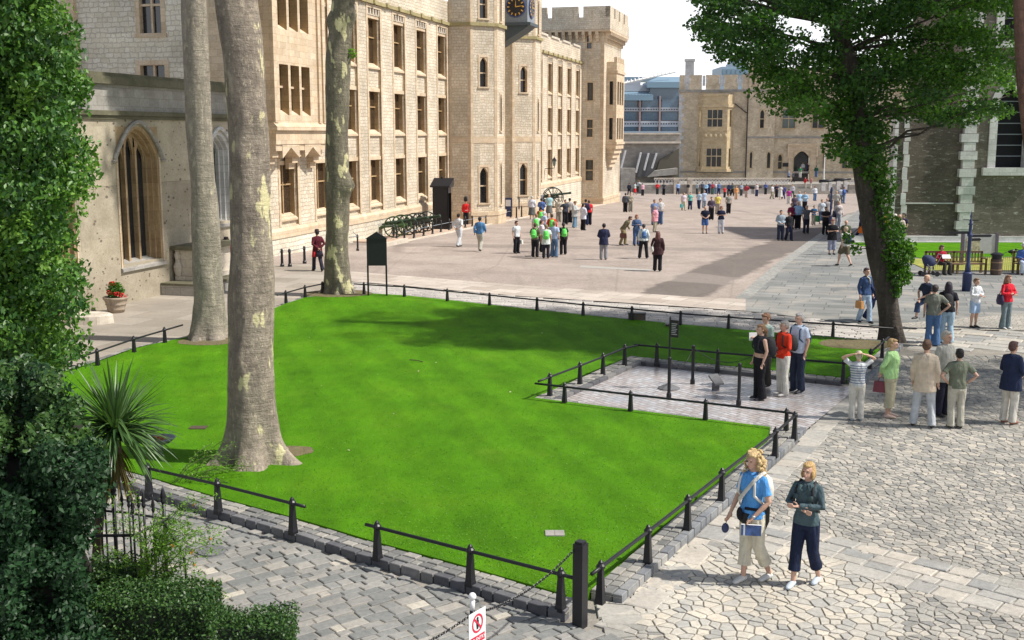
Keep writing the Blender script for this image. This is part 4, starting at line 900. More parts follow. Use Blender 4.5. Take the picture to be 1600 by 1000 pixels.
for k in range(5): mb.box(fS, o0+.2*k, o1-.2*k, 0, ON*(1-k*.18), z1_-.25-(z1_-.25-zq)*(k+1)/5, z1_-.25-(z1_-.25-zq)*k/5)
ot = mb.build('tower_oriel', M['trim'], tw); mb = MB(); mb.box(fS, o0+.3, o1-.3, ON-.4, ON-.3, z1_, z2_); mb.build('glazing', M['glass'], ot)
# wall lamp on the facade
lp = FA.pl(866, 262, .9); q = FA.P(lp[0], .9, lp[1]); t = thing('wall_lamp', FA.P(lp[0], 0, lp[1]), 'black bracket lantern on the barracks wall above the crowd', 'lamp')
mb = MB(); mb.tube([FA.P(lp[0], 0, lp[1]-.1), FA.P(lp[0], .5, lp[1]-.05), FA.P(lp[0], .9, lp[1]-.05), FA.P(lp[0], .95, lp[1]+.2)], .035, 6); mb.build('bracket', M['black'], t)
mb = MB(); mb.lathe(q[0], q[1], [(.1, q[2]+.15), (.2, q[2]+.65)], 6); mb.build('lantern_glass', M['glass_green'], t)
mb = MB(); mb.lathe(q[0], q[1], [(.24, q[2]+.65), (.12, q[2]+.85), (.03, q[2]+.95), (.03, q[2]+1.05)], 6); mb.build('lantern_cap', M['black'], t)
# ---------------------------------------------------------------- chapel on the left
FC = Fr(-13.6, 36.7, 15.1)
CHP = thing('chapel', FC.P(0, 0, 0), 'low weathered chapel wing with pointed windows and a mossy coping behind the plane trees', 'building')
ct = FC.pl(140, 117)[1]; s_end = 9.9
wins = [(-4.2, -.62, 1.35, 5.75), (FC.pl(185, 300)[0], FC.pl(250, 300)[0], FC.pl(218, 410)[1], FC.pl(218, 198)[1]), (7.75, 9.35, 2.3, 5.75)]
mb = MB(); wall(mb, FC, -9, s_end, -.1, 6.35, 0, wins, .55); wall(mb, FC.sub(s_end, 0, -90), 0, 8, -.1, ct, 0); mb.build('wall', [M['chapel'], M['chapel']], CHP)
mb = MB(); mb.box(FC, -9, s_end+.05, -.4, .04, 6.45, ct-.25); mb.build('parapet', M['grey_stone'], CHP)
mb = MB(); mb.box(FC, -9, s_end+.15, -.5, .2, ct-.25, ct); mb.box(FC, -9, s_end+.1, -.5, .12, ct, ct+.12); mb.box(FC, -9, s_end+.12, 0, .16, 6.3, 6.45); mb.box(FC, -9, s_end+.1, 0, .08, 6.18, 6.3); mb.build('coping', M['mossy'], CHP)
mb = MB(); mb.box(FC, -9, s_end, -9, -.5, 6.3, 6.6); mb.build('roof', M['lead'], CHP)
wst = ashlar('brown_window_stone', (.33, .22, .12), (.5, .37, .22), course=.5)
for k, (a, b, c, d) in enumerate(wins):
    m_ = wst if k < 2 else M['portland']; mb = MB(); zs = d-(b-a)*.42
    archplate(mb, FC, a, b, zs, d-.04, d, -.003, .12)
    for r in range(3):                                    # moulded reveals stepping inwards
        e = .1*(r+1); mb.box(FC, a, a+e, -.16*(r+1)-.05, -.16*r-.01, c, zs+.3-.04*r); mb.box(FC, b-e, b, -.16*(r+1)-.05, -.16*r-.01, c, zs+.3-.04*r)
        archplate(mb, FC, a+e, b-e, zs, d-.08-.1*r, d-.02, -.16*r-.02, .14)
    aa, bb = a+.3, b-.3; L = 3 if b-a > 1.7 else 2
    for i in range(1, L): x = aa+(bb-aa)*i/L; mb.box(FC, x-.055, x+.055, -.5, -.3, c, zs+.35)
    for i in range(L): x0 = aa+(bb-aa)*i/L+.05; x1 = aa+(bb-aa)*(i+1)/L-.05; archplate(mb, FC, x0, x1, zs-.15, zs+.45+(.25 if L == 3 and i == 1 else 0), d, -.36, .08)
    f = mb.build('window', m_, CHP)
    mb = MB(); mb.box(FC, a+.1, b-.1, -.54, -.48, c, d-.1); mb.build('pane', M['glass'], f)
    mb = MB(); pts = [(x, z) for x, z in archpts(a-.16, b+.16, zs, d+.16)]; pts = [(a-.3, zs-.1), (a-.16, zs-.1)]+pts+[(b+.16, zs-.1), (b+.3, zs-.1)]
    mb.tube([FC.P(x, .06, z) for x, z in pts], .075, 6); mb.build('hood_mould', M['grey_stone'] if k < 2 else M['portland'], f)
    mb = MB(); mb.prism([FC.P(a-.1, .1, c-.22), FC.P(a-.1, .1, c-.12), FC.P(a-.1, -.5, c+.12), FC.P(a-.1, -.5, c-.22)], [q*(b-a+.2) for q in FC.s]+[0]); mb.build('sill', M['grey_stone'], f)
    if k < 2: [MB().box(FC, q_, q_+.07, 0, .03, c-.1, zs).build('jamb', M['trim'], f) for q_ in (a-.07, b)]
mb = MB(); mb.tube([FC.P(6.8, .1, .2), FC.P(6.8, .1, 6.2)], .05, 8); mb.build('downpipe', M['grey_stone'], CHP)
# stone table tomb on its step
s0, s1 = 4.75, 7.4; t = thing('stone_tomb', FC.P(s0, .9, 0), 'carved stone chest tomb on a step against the chapel wall', 'tomb')
mb = MB(); mb.box(FC, s0-.75, s1+.3, .03, 1.7, -.05, .36); mb.build('step', M['grey_stone'], t)
mb = MB(); mb.box(FC, s0-.75, s1+.3, .01, 1.76, .36, .44); mb.build('step_slab', M['mossy'], t)
mb = MB(); mb.box(FC, s0+.1, s1, .1, 1.1, .44, .6); mb.box(FC, s0+.2, s1-.1, .2, 1.0, .6, 1.55); [mb.box(FC, s0+.35+k*.9, s0+1.1+k*.9, .99, 1.04, .75, 1.4) for k in range(2)]
for n_ in (.2, 1.0): q = FC.P(s0+.16, n_); mb.lathe(q[0], q[1], [(.1, .6), (.16, .8), (.17, .95), (.09, 1.15), (.12, 1.35), (.08, 1.5), (.14, 1.55)], 10)
mb.build('chest', M['trim_pale'], t); mb = MB(); mb.box(FC, s0-.05, s1+.1, .05, 1.25, 1.55, 1.7); mb.build('top_slab', M['mossy'], t)
p = at(140, 505, 34.5); mb = MB(); mb.rings([(p.x, p.y, -.03, .75, .5), (p.x, p.y, .25, .72, .48), (p.x, p.y, .3, .6, .4)], 14); tag(mb.build('mounting_stone', M['trim_pale'], loc=(p.x, p.y, 0)), 'rounded pale stone block half hidden by the creeper', 'stone block')
# ---------------------------------------------------------------- museum building facing us at the far end
YM = 192.; mx0 = at(1060, 200, YM).x; FM = Fr(mx0, YM, 99)
X = lambda px, y=200, n=0: FM.pl(px, y, n)[0]
Zm = lambda y, px=1110, n=0: FM.pl(px, y, n)[1]
MU = thing('museum', (mx0, YM, -3.4), 'brown stone battlemented building with a bay window and arched door at the far end', 'building')
zt, zb = Zm(147), -3.6
mb = MB(); x1 = X(1168)
wops = [(X(1187), X(1193), Zm(200), Zm(172)), (X(1173), X(1176.5), Zm(262), Zm(237)), (X(1200), X(1205), Zm(262), Zm(237)), (X(1222), X(1242), Zm(200), Zm(171)), (X(1269), X(1287), Zm(200), Zm(171)), (X(1217.5), X(1223.5), Zm(263), Zm(241)), (X(1242), X(1267), Zm(296), Zm(236)), (X(1173), X(1176.5), Zm(133), Zm(109)), (X(1202), X(1206), Zm(121), Zm(109)), (X(1288), X(1291), Zm(262), Zm(240)), (X(1318), X(1336), Zm(200), Zm(171)), (X(1318), X(1336), Zm(262), Zm(236))]
wall(mb, FM, 0, x1, zb, zt, 0, [(X(1090), X(1146), Zm(266), Zm(165))], .3)
wall(mb, FM, x1, X(1210), zb, Zm(98), .5, wops, .35); wall(mb, FM, X(1210), X(1420), zb, Zm(108), .0, wops, .35)
mb.quad(FM.P(x1, 0, zb), FM.P(x1, .5, zb), FM.P(x1, .5, Zm(98)), FM.P(x1, 0, Zm(98))); mb.quad(FM.P(X(1210), 0, zb), FM.P(X(1210), .5, zb), FM.P(X(1210), .5, Zm(98)), FM.P(X(1210), 0, Zm(98)))
wall(mb, FM.sub(0, -14, 90), 0, 14, zb, zt, 0); mb.build('wall', [M['rubble_grey'], M['trim']], MU)
mb = MB(); mb.box(FM, 0.3, x1-.3, -14, -1, zt-1.3, zt-.6); mb.build('roof', M['lead'], MU); mb = MB(); mb.box(FM, x1, X(1420), -14, -.4, Zm(112), Zm(110)); mb.build('roof', M['lead'], MU)
mb = MB(); cr = [1072, 1098, 1126, 1154]; prev = 0.
for c_ in cr+[1175]:
    e = min(X(c_-3), x1); mb.box(FM, prev, e, -.45, .05, zt, Zm(117)); prev = X(c_+3)
mb.box(FM, -.0, x1, -.45, .02, zt-.35, zt+1.35-.9); mb.build('battlements', M['rubble_grey'], MU)
mb = MB()
for c_ in cr: mb.box(FM, X(c_-5), X(c_-3), -.5, .12, Zm(131), Zm(121)); mb.box(FM, X(c_+3), X(c_+5), -.5, .12, Zm(131), Zm(121)); mb.box(FM, X(c_-2), X(c_+2), -.3, .05, Zm(134), Zm(118))
mb.build('merlon_trim', M['portland'], MU)
mb = MB()
for k in range(26): z_ = zb+.3+k*.62; mb.box(FM, 0, (.9 if k % 2 else .55), -.02, .03, z_, z_+.58)
mb.build('quoins', M['portland'], MU)
mb = MB(); mb.box(FM, -.15, x1, 0, .2, Zm(144), Zm(140)); mb.box(FM, -.1, X(1420), 0, .14, Zm(270), Zm(267)); mb.box(FM, x1, X(1240), .5, .64, Zm(216), Zm(213)); mb.box(FM, X(1210), X(1420), 0, .14, Zm(216), Zm(213)); mb.box(FM, x1, X(1420), .0, .62, Zm(144), Zm(141)); mb.build('string_course', M['grey_stone'], MU)
mb = MB(); mb.box(FM, X(1068), X(1082), -7, -5.5, zt, Zm(92)); mb.box(FM, X(1066.5), X(1083.5), -7.2, -5.3, Zm(92), Zm(88.5)); mb.build('chimney', M['portland'], MU)
# bay
n1 = 1.3
bw0, bw1 = X(1098), X(1136); 
mb = MB(); L3 = [(X(1104.5)+i*(X(1128.5)-X(1104.5))/3+.06, X(1104.5)+(i+1)*(X(1128.5)-X(1104.5))/3-.06, Zm(a), Zm(b)) for i in range(3) for a, b in ((198, 186.5), (185, 172), (260, 244.5), (243, 232))]
wall(mb, FM, bw0, bw1, Zm(268), Zm(148), n1, L3, .25, 0, 0)
for s_ in (0, 1):
    xa_, xb_ = (X(1090), bw0) if not s_ else (bw1, X(1146))
    na, nb = (0, n1) if not s_ else (n1, 0)
    p0, p1 = FM.P(xa_, na), FM.P(xb_, nb); az = math.degrees(math.atan2(p1[0]-p0[0], p1[1]-p0[1])); f_ = Fr(p0[0], p0[1], az); L_ = math.hypot(p1[0]-p0[0], p1[1]-p0[1])
    wall(mb, f_, 0, L_, Zm(268), Zm(148), 0, [(L_*.35, L_*.65, Zm(198), Zm(172)), (L_*.35, L_*.65, Zm(260), Zm(232))], .2, 0, 0)
    mb.box(f_, -.1, L_+.1, -.1, .2, Zm(168), Zm(163)); mb.box(f_, -.1, L_+.1, -.1, .2, Zm(268), Zm(264))
mb.box(FM, bw0-.1, bw1+.1, n1, n1+.22, Zm(168), Zm(163)); mb.box(FM, bw0-.1, bw1+.1, n1, n1+.15, Zm(150), Zm(147)); mb.box(FM, bw0-.1, bw1+.1, n1, n1+.22, Zm(268), Zm(263)); mb.box(FM, bw0, bw1, n1, n1+.12, Zm(222), Zm(220)); mb.box(FM, bw0, bw1, n1, n1+.12, Zm(205), Zm(203))
for k in range(5): q = FM.P(bw0+.5+k*.8, n1+.05, Zm(212)); mb.ball(q, (.28, .14, .36), 8)
mb.box(FM, X(1090)+.05, X(1146)-.05, -.1, .04, Zm(266), Zm(166)); bay = mb.build('bay_window', M['museum_trim'], MU)
mb = MB(); mb.box(FM, bw0+.2, bw1-.2, n1-.4, n1-.3, Zm(266), Zm(168)); mb.build('glazing', M['glass'], bay)
for o_ in wops:
    if o_[0] == X(1242): continue
    n_ = .5 if o_[1] < X(1210) else 0; wd = o_[1]-o_[0]; tall = o_[3]-o_[2]
    arch = wd*.8 if wd < .7 and tall < 3.4 else 0
    window(MU, FM, *o_, n_, 2 if wd > 1.3 else 1, 2 if wd > .55 else 1, .14, 'museum_trim', 'glass_green' if abs(o_[0]-X(1222)) < .1 else 'glass', arch, .18)
# porch
da, db = X(1242), X(1267); mb = MB()
mb.box(FM, X(1234), da, 0, .35, zb, Zm(226)); mb.box(FM, db, X(1277), 0, .35, zb, Zm(226)); archplate(mb, FM, da, db, Zm(247), Zm(236), Zm(226), .35, .7); mb.box(FM, X(1232), X(1279), .0, .5, Zm(227), Zm(224))
for x_ in (1233, 1278): mb.box(FM, X(x_)-.12, X(x_)+.12, .3, .55, Zm(245), Zm(225))
po = mb.build('porch', M['trim'], MU); mb = MB(); mb.box(FM, da, db, -1.6, -1.5, zb, Zm(234)); mb.build('door', M['glass'], po)
mb = MB(); mb.box(FM, X(1225), X(1235), .0, .12, Zm(260), Zm(254)); mb.build('plaque', M['black'], MU)
mb = MB(); mb.tube([FM.P(x1-.1, .6, zb), FM.P(x1-.1, .6, zt)], .09, 6); mb.tube([FM.P(X(1147), .3, Zm(162)), FM.P(x1-.2, .3, Zm(177))], .08, 6); mb.build('drainpipe', M['black'], MU)
fl = at(1287, 282, 182); t = thing('flagpole', (fl.x, fl.y, -1.6), 'thin white pole standing right of the museum door', 'pole'); mb = MB(); mb.lathe(fl.x, fl.y, [(.2, -1.6), (.2, -1.3), (.12, -1.2)], 10); mb.build('foot', M['portland'], t)
mb = MB(); mb.lathe(fl.x, fl.y, [(.11, -1.25), (.09, at(1287, 243, 182).z), (.02, at(1287, 242, 182).z)], 8); mb.build('shaft', M['white'], t)
# forecourt terrace, its balustrade, steps
YT = 176.; zT = at(1100, 289, YT).z; struct_t = MB(); xl, xr = at(1004, 289, YT).x, at(1237, 289, YT).x
TX = lambda px: at(px, 290, YT).x
mb = MB(); mb.wbox(xl, xr, YT, YM+2, -3.6, zT); mb.wbox(TX(1326), TX(1420), YT, YM+2, -3.6, zT); tag(mb.build('terrace', M['grey_stone']), kind='structure')
mb = MB()
for k in range(9): mb.wbox(xr+.004, TX(1326)-.004, YT+k*.42, YM+2.1, -3.6+k*(zT+3.35)/9, -3.35+(k+1)*(zT+3.35)/9)
tag(mb.build('museum_steps', M['grey_stone']), kind='structure')
for a_, b_, lab, gp_ in ((1022, 1053, 'white lattice balustrade at the foot of the stairs, left of the first pillar', 1), (1060, 1075, 'short piece of white balustrade between two stone pillars', 1), (1080, 1237, 'long white lattice balustrade in front of the museum behind the crowd', 1), (1326, 1390, 'white balustrade right of the museum steps', 1)):
    xa_, xb_ = TX(a_), TX(b_); t = thing('balustrade', (xa_, YT, zT), lab, 'balustrade'); zh = at(1100, 278, YT).z
    mb = MB(); mb.wbox(xa_, xb_, YT-.15, YT+.25, zh-.18, zh); mb.wbox(xa_, xb_, YT-.1, YT+.2, zT-.02, zT+.1); mb.build('rail', M['trim_pale'], t)
    mb = MB(); x_ = xa_
    while x_ < xb_-.5:
        mb.tube([(x_, YT, zT+.08), (x_+.45, YT, zh-.1)], .055, 4); mb.tube([(x_+.45, YT+.03, zT+.08), (x_, YT+.03, zh-.1)], .055, 4); x_ += .5
    mb.build('lattice', M['white'], t)
for px in (1056, 1077.5): mb = MB(); x_ = TX(px); mb.wbox(x_-.35, x_+.35, YT-.4, YT+.4, -3.5, at(px, 281, YT).z); mb.wbox(x_-.42, x_+.42, YT-.47, YT+.47, at(px, 281, YT).z, at(px, 278, YT).z); tag(mb.build('gate_pillar', M['trim_pale'], loc=(x_, YT, -3.4)), 'stone pillar in the balustrade, '+('left one of the pair' if px < 1060 else 'right one of the pair'), 'pillar')
# dark cannon barrels displayed on low carriages before the wall
for px, py, lab in ((1176, 304, 'dark field gun at the terrace wall behind the crowd'), (1292, 292, 'dark gun on white blocks right of the museum steps'), (1316, 290, 'rightmost dark gun beside the museum steps near the tree')):
    q = at(px, py, YT-1.5 if px < 1200 else YT-1); z_ = gz(q.y) if px < 1200 else q.z-.1; t = thing('old_gun', (q.x, q.y, z_), lab, 'cannon')
    mb = MB(); mb.tube([(q.x-1.2, q.y, z_+.95), (q.x, q.y, z_+1.0), (q.x+1.3, q.y, z_+1.1)], [.26, .22, .14], 10); mb.build('barrel', M['black'], t, True)
    mb = MB(); mb.wbox(q.x-.9, q.x-.3, q.y-.35, q.y+.35, z_-.5, z_+.78); mb.wbox(q.x+.2, q.x+.7, q.y-.35, q.y+.35, z_-.5, z_+.85); mb.build('block', M['portland'], t)
# ---------------------------------------------------------------- bastion wall with stairs, left of the museum
YA = 186.; AX = lambda px: at(px, 250, YA).x; AZ = lambda y: at(1010, y, YA).z
t = thing('bastion', (AX(1010), YA, -3.4), 'grey stone bastion wall with railed ramps between the barracks and the museum', 'wall')
mb = MB(); mb.wbox(AX(955), AX(1062), YA, YA+1, -3.6, AZ(209)); mb.build('wall', M['grey_stone'], t)
mb = MB(); mb.wbox(AX(955), AX(1062), YA-1.0, YA-.01, AZ(224), AZ(221)); mb.wbox(AX(955), AX(1062), YA-.3, YA+1.2, AZ(210), AZ(207.5)); mb.build('ledge', M['trim_pale'], t)
mb = MB(); q = lambda px, py, dy=0: Vector((at(px, py, YA-dy).x, YA-dy, at(px, py, YA-dy).z))
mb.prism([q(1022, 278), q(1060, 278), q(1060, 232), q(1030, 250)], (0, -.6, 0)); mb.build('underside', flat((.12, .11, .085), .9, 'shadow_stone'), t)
mb = MB(); mb.prism([q(1022, 266, .7), q(1056, 262, .7), q(1056, 272, .7), q(1010, 276, .7)], (0, -2, 0)); mb.wbox(AX(968), AX(990), YA-3, YA-.01, -3.5, AZ(262)); mb.build('buttress', M['grey_stone'], t)
mb = MB(); mb.prism([q(991, 276, 1), q(1018, 276, 1), q(1026, 240, 1), q(1002, 240, 1)], (0, -.5, 0)); mb.build('ramp', flat((.1, .1, .105), .8, 'dark_ramp'), t)
for a_, b_ in (((993, 270), (1001, 238)), ((1006, 266), (1013, 239)), ((1018, 263), (1025.5, 239)), ((965, 282), (977, 235))):
    mb = MB(); mb.tube([q(*a_, 1.8), q(*b_, 1.8)], .11, 6); mb.tube([q(a_[0]+1.5, a_[1], 1.9), q(b_[0]+1.5, b_[1], 1.9)], .05, 5); mb.build('handrail', M['white'], t)
# ---------------------------------------------------------------- modern office blocks beyond the wall
YO = 330.; OX = lambda px: at(px, 200, YO).x; OZ = lambda y: at(1010, y, YO).z
t = thing('office_building', (OX(1010), YO, -10), 'modern blue glass and grey panel office building beyond the castle wall', 'building')
steel = flat((.2, .31, .4), .35, 'blue_cladding', var=.1); pale = flat((.42, .45, .5), .6, 'pale_panel'); og = flat((.1, .17, .24), .15, 'office_glass', var=.5, spec=.8); pk = flat((.34, .27, .27), .7, 'pinkish_frame')
def slab(name, m, *bx_): 
    mb = MB(); [mb.wbox(OX(a), OX(b), YO+d0, YO+d1, OZ(c), OZ(e)) for a, b, c, e, d0, d1 in bx_]; return mb.build(name, m, t)
slab('wall', pk, (950, 1062, 212, 158, 1, 12)); slab('upper_wall', pale, (965, 1022, 142, 132, 4, 12), (960, 1008, 134, 122, 14, 20))
[slab('roof', steel, q_) for q_ in ((955, 1019, 157, 148, -1, 11), (1010, 1064, 137, 128, 0, 12), (945, 1050, 119, 112, 30, 40))]
mb = MB(); mb.prism([at(945, 148, YO-1), at(1019, 148, YO-1), at(1009, 140, YO+8), at(955, 140, YO+8)], (0, .5, 0)); mb.prism([at(1010, 128, YO), at(1064, 128, YO), at(1064, 120, YO+9), at(1028, 120, YO+9)], (0, .5, 0)); mb.build('sloping_roof', steel, t)
slab('upper_glass', og, (1016, 1062, 158, 137, 2, 10))
for r, (c, e) in enumerate(((205, 198), (188, 175), (168, 155))):
    for a in (969, 1002, 1033): mb = MB(); mb.wbox(OX(a+1), OX(a+26), YO+.6, YO+1, OZ(c), OZ(e)); f = mb.build('window', og, t)
bs = [(950, 1062, 198, 189, 0, .99), (950, 1062, 174, 168, 0, .99)]
slab('spandrel', pale, *bs)
mb = MB(); [mb.wbox(OX(a), OX(a+2.5), YO-.5, YO+.98, OZ(212), OZ(150)) for a in (966, 998, 1029, 1060)]; mb.build('pier', pk, t)
mb = MB(); [mb.wbox(OX(960+k*4), OX(960+k*4+2), YO-.1, YO-.02, OZ(c), OZ(e)) for k in range(25) for c, e in ((194.5, 192.5), (171.8, 170.2))]; mb.build('vent_slots', M['black'], t)
slab('base_glazing', flat((.3, .38, .47), .3, 'pale_glazing'), (950, 1062, 212, 205, -3, .4))
mb = MB(); mb.tube([at(975, 130, YO-2), at(1055, 112, YO+3)], .35, 6); [mb.tube([at(980+k*6, 129-k*1.4, YO-2), at(980+k*6, 125-k*1.4, YO-1)], .15, 4) for k in range(12)]; mb.build('gantry', M['white'], t)
YO2 = 420.; t = thing('office_building', (at(1150, 200, YO2).x, YO2, -10), 'distant blue roofed office block above the museum battlements', 'building')
mb = MB(); A_ = lambda px, y: at(px, y, YO2)
for a, b, c, e in ((1128, 1200, 180, 104), (1150, 1165, 104, 96), (1153, 1160, 96, 91)): mb.wbox(A_(a, 100).x, A_(b, 100).x, YO2, YO2+20, A_(a, c).z, A_(a, e).z)
mb.build('block', flat((.3, .42, .52), .5, 'far_blue'), t)
mb = MB(); [mb.wbox(A_(1129+k*7, 100).x, A_(1134+k*7, 100).x, YO2-.3, YO2-.05, A_(1129, 116).z, A_(1129, 108).z) for k in range(10)]; mb.build('window_band', flat((.18, .28, .36), .3, 'far_glass'), t)
# ---------------------------------------------------------------- great dark keep on the right
YW = 64.; FW = Fr(at(1404, 300, YW).x, YW, 91); WX = lambda px, y=300, n=0: FW.pl(px, y, n)[0]; WZ = lambda y, px=1500: FW.pl(px, y)[1]
KP = thing('keep', (FW.o[0], YW, -.5), 'massive dark ragstone keep with white stone corners and round-arched windows on the right', 'building')
c0, c1 = WX(1501), WX(1520)
mb = MB(); wall(mb, FW, 0, c0, -1, 7, -.25, [], .3, 0, 1); mb.build('wall', M['rubble_dark'], KP)
wo = [(WX(1551), WX(1600), WZ(262), WZ(138)), (WX(1551), WX(1600), WZ(63), WZ(-60))]
mb = MB(); wall(mb, FW, c1, 22, -1, 14.5, 0, wo, .9, 0, 1); wall(mb, Fr(FW.o[0]+12*math.sin(R(24)), FW.o[1]+12*math.cos(R(24)), 204), 0, 12, -1, 7, 0, [], .3); wall(mb, FW.sub(c1, -12, 90), 0, 12, -1, 14.5, 0, [], .3); mb.build('wall', [M['rubble_tower'], M['portland']], KP)
mb = MB(); x = c0
for k in range(32): z_ = -1+k*.48; mb.box(FW, c0-(.16 if k % 2 else .0), c1+(.1 if k % 2 else -.02), -.3, .06+(.02 if k % 2 else 0), z_, z_+.46)
mb.build('corner_quoins', M['portland'], KP)
mb = MB(); b0, b1 = WX(1393), WX(1406)
mb.box(FW, b0, b1, -.5, .35, -1, 7); mb.build('pilaster', M['rubble_dark'], KP)
mb = MB()
for k in range(11):
    z_ = -1+k*.7; mb.box(FW, b0-.1, b0+.1, -.5, .38, z_, z_+.66); mb.box(FW, b1-.06, b1+(.5 if k % 2 else .22), -.4, .4 if k % 2 == 0 else -.2, z_, z_+.66)
mb.build('pilaster_edges', M['portland'], KP)
mb = MB(); mb.box(FW, -3, c0, -.3, .12, -1.2, WZ(369)); mb.box(FW, -3, 22, -.1, .3, -1.2, WZ(377)); mb.box(FW, c1, 22, -.3, .16, -1.2, WZ(369)); mb.build('plinth', M['portland'], KP)
mb = MB(); mb.box(FW, 0, c0-.3, -.3, -.18, WZ(319), WZ(317)); mb.box(FW, c1, 22, 0, .12, WZ(103), WZ(97)); mb.build('string_course', M['portland'], KP)
for a, b, c, d in wo:
    mb = MB(); zs = d-(b-a)/2; archplate(mb, FW, a, b, zs, d-.03, d, -.003, .3, pointed=False)
    K = archpts(a, b, zs, d-.03, pointed=False); K2 = archpts(a-.42, b+.42, zs, d+.4, pointed=False)
    for i in range(len(K)-1): mb.prism([FW.P(K[i][0], 0.01, K[i][1]), FW.P(K[i+1][0], .01, K[i+1][1]), FW.P(K2[i+1][0], .01, K2[i+1][1]), FW.P(K2[i][0], .01, K2[i][1])], [q_*.09 for q_ in FW.n]+[0])
    mb.box(FW, a-.42, a, -.05, .1, c, zs); mb.box(FW, b, b+.42, -.05, .1, c, zs); mb.box(FW, a-.7, b+.7, -.1, .25, c-.42, c)
    m_ = (a+b)/2; mb.prism([FW.P(m_-.2, .05, d-.05), FW.P(m_+.2, .05, d-.05), FW.P(m_+.34, .05, d+.65), FW.P(m_-.34, .05, d+.65)], [q_*.14 for q_ in FW.n]+[0])
    f = mb.build('window', M['portland'], KP); mb = MB(); mb.box(FW, a, b, -.8, -.7, c, d); mb.build('pane', flat((.012, .013, .016), .6, 'dark_pane', spec=.15), f)
    mb = MB(); [mb.box(FW, a, b, -.68, -.64, c+k*.6, c+k*.6+.05) for k in range(1, 7)]; mb.build('glazing_bars', M['lead'], f)
# ---------------------------------------------------------------- cannons, sentry box, bollards by the barracks
gunm = flat((.05, .1, .035), .45, 'gun_green'); gund = flat((.022, .028, .022), .5, 'gun_dark'); gunb = flat((.03, .055, .035), .6, 'bronze_green', .2)
def wheel(fr, s, n, z, r, m, parent, spokes=12):
    c = Vector(fr.P(s, n, z)); ax = Vector((*fr.n, 0)); u = Vector((*fr.s, 0)); up = Vector((0, 0, 1)); pt = lambda rr, a: c+u*(rr*math.cos(a))+up*(rr*math.sin(a))
    mb = MB(); mb.tube([pt(r, 2*math.pi*i/28) for i in range(29)], [(.04, .045)]*29, 6, cap=False); f = mb.build('wheel', m, parent)
    mb = MB(); [mb.tube([pt(.1, 2*math.pi*i/spokes), pt(r, 2*math.pi*i/spokes)], .026, 5) for i in range(spokes)]; mb.build('spokes', m, f)
    mb = MB(); mb.tube([c-ax*.14, c+ax*.14], [.1, .08], 10); mb.build('hub', m, f)
def gun(fr, label, m, L=2.6, zg=0, r=.78):
    t = thing('field_gun', fr.P(0, 0, zg), label, 'cannon', 'field guns on the barracks terrace')
    for n in (-.72, .72): wheel(fr, 0, n, zg+r+.02, r, m, t)
    mb = MB(); mb.tube([fr.P(0, -.8, zg+r), fr.P(0, .8, zg+r)], .06, 8)
    for n in (-.22, .22): mb.tube([fr.P(.5, n, zg+r+.1), fr.P(-.8, n, zg+.6), fr.P(-1.9, n*.25, zg+.08)], [.09, .1, .08], 6)
    mb.build('carriage', m, t)
    mb = MB(); a = Vector(fr.P(-.8, 0, zg+r+.12)); b = Vector(fr.P(L-.8, 0, zg+r+.42)); q = lambda k: a.lerp(b, k)
    mb.tube([q(-.09), q(-.05), q(0), q(.02), q(.35), q(.36), q(.9), q(.94), q(.98), q(1)], [.04, .055, .045, .145, .125, .115, .085, .11, .11, .07], 14); mb.build('barrel', gunb, t, True)
gs = FA.pl(650, 340, 4.1)[0]
cfr = lambda s, n, az: FA.sub(s, n, az)
za = .0
tz = lambda s, n: gz(FA.P(s, n)[1])+.22
G1 = [(13.7, 1.15, 'green field gun with spoked wheels nearest to the plane tree'), (15.8, 1.2, 'dark green field gun in the middle of the terrace row'), (18.0, 1.25, 'farthest field gun of the row, next to the black sentry box')]
for i, (s, n, lab) in enumerate(G1): gun(cfr(s, n, 87), lab, gunm if i == 0 else gund, L=1.9, zg=tz(s, n)-.15, r=.6)
gq = at(864, 330, 101); fr = Fr(gq.x, 101, 88); gun(fr, 'big dark wheeled gun behind the tourist crowd near the barracks', gund, L=2.4, zg=gz(101)+.45, r=.85)
# raised pavement strip along the barracks with a kerb
pts = [FA.P(9.5, .05), FA.P(9.5, 2.6), FA.P(72, 2.6), FA.P(72, .05)]
slabprism('barracks_pavement', pts, .06, paving('barracks_flags', (.5, .36, .27), (.6, .46, .36), (.3, .23, .19), 1.4, .8, 75))
slabprism('barracks_kerb', [FA.P(9.3, 2.61), FA.P(9.3, 2.8), FA.P(72, 2.8), FA.P(72, 2.61)], .075, M['trim_pale'])
bl = MB(); 
def put_bollards(L, lab0, group, zoff=0., h=.8):
    first = None
    for i, (p, lab) in enumerate(L):
        if first is None: first = tag(bollard((p[0], p[1], p[2]+zoff), h).build('bollard', M['black'], loc=(p[0], p[1], p[2]+zoff)), lab, 'bollard', group); o = first
        else: o = first.copy(); col.objects.link(o); o.location = (p[0], p[1], p[2]+zoff); o['label'] = lab
    return first
B1 = [(g(px, py), lab) for px, py, lab in ((441, 417, 'black bollard close to the nearest plane trunk, first of three near the warder'), (453, 417, 'black bollard second from the left near the warder in red and black'), (476, 412, 'black bollard just left of the walking warder'))]
put_bollards(B1, '', 'bollards by the warder')
mb = MB(); mb.tube([B1[0][0]+Vector((0, 0, .7)), B1[1][0]+Vector((0, 0, .7)), B1[2][0]+Vector((0, 0, .7)), g(540, 400)+Vector((0, 0, .7))], .012, 5); tag(mb.build('barrier_rope', M['lead'], loc=B1[0][0]), 'thin chain strung along the three bollards by the warder', 'chain')
ords = ['first', 'second', 'third', 'fourth', 'fifth', 'sixth', 'seventh', 'eighth', 'ninth', 'tenth', 'eleventh', 'twelfth', 'thirteenth', 'fourteenth', 'fifteenth', 'sixteenth']
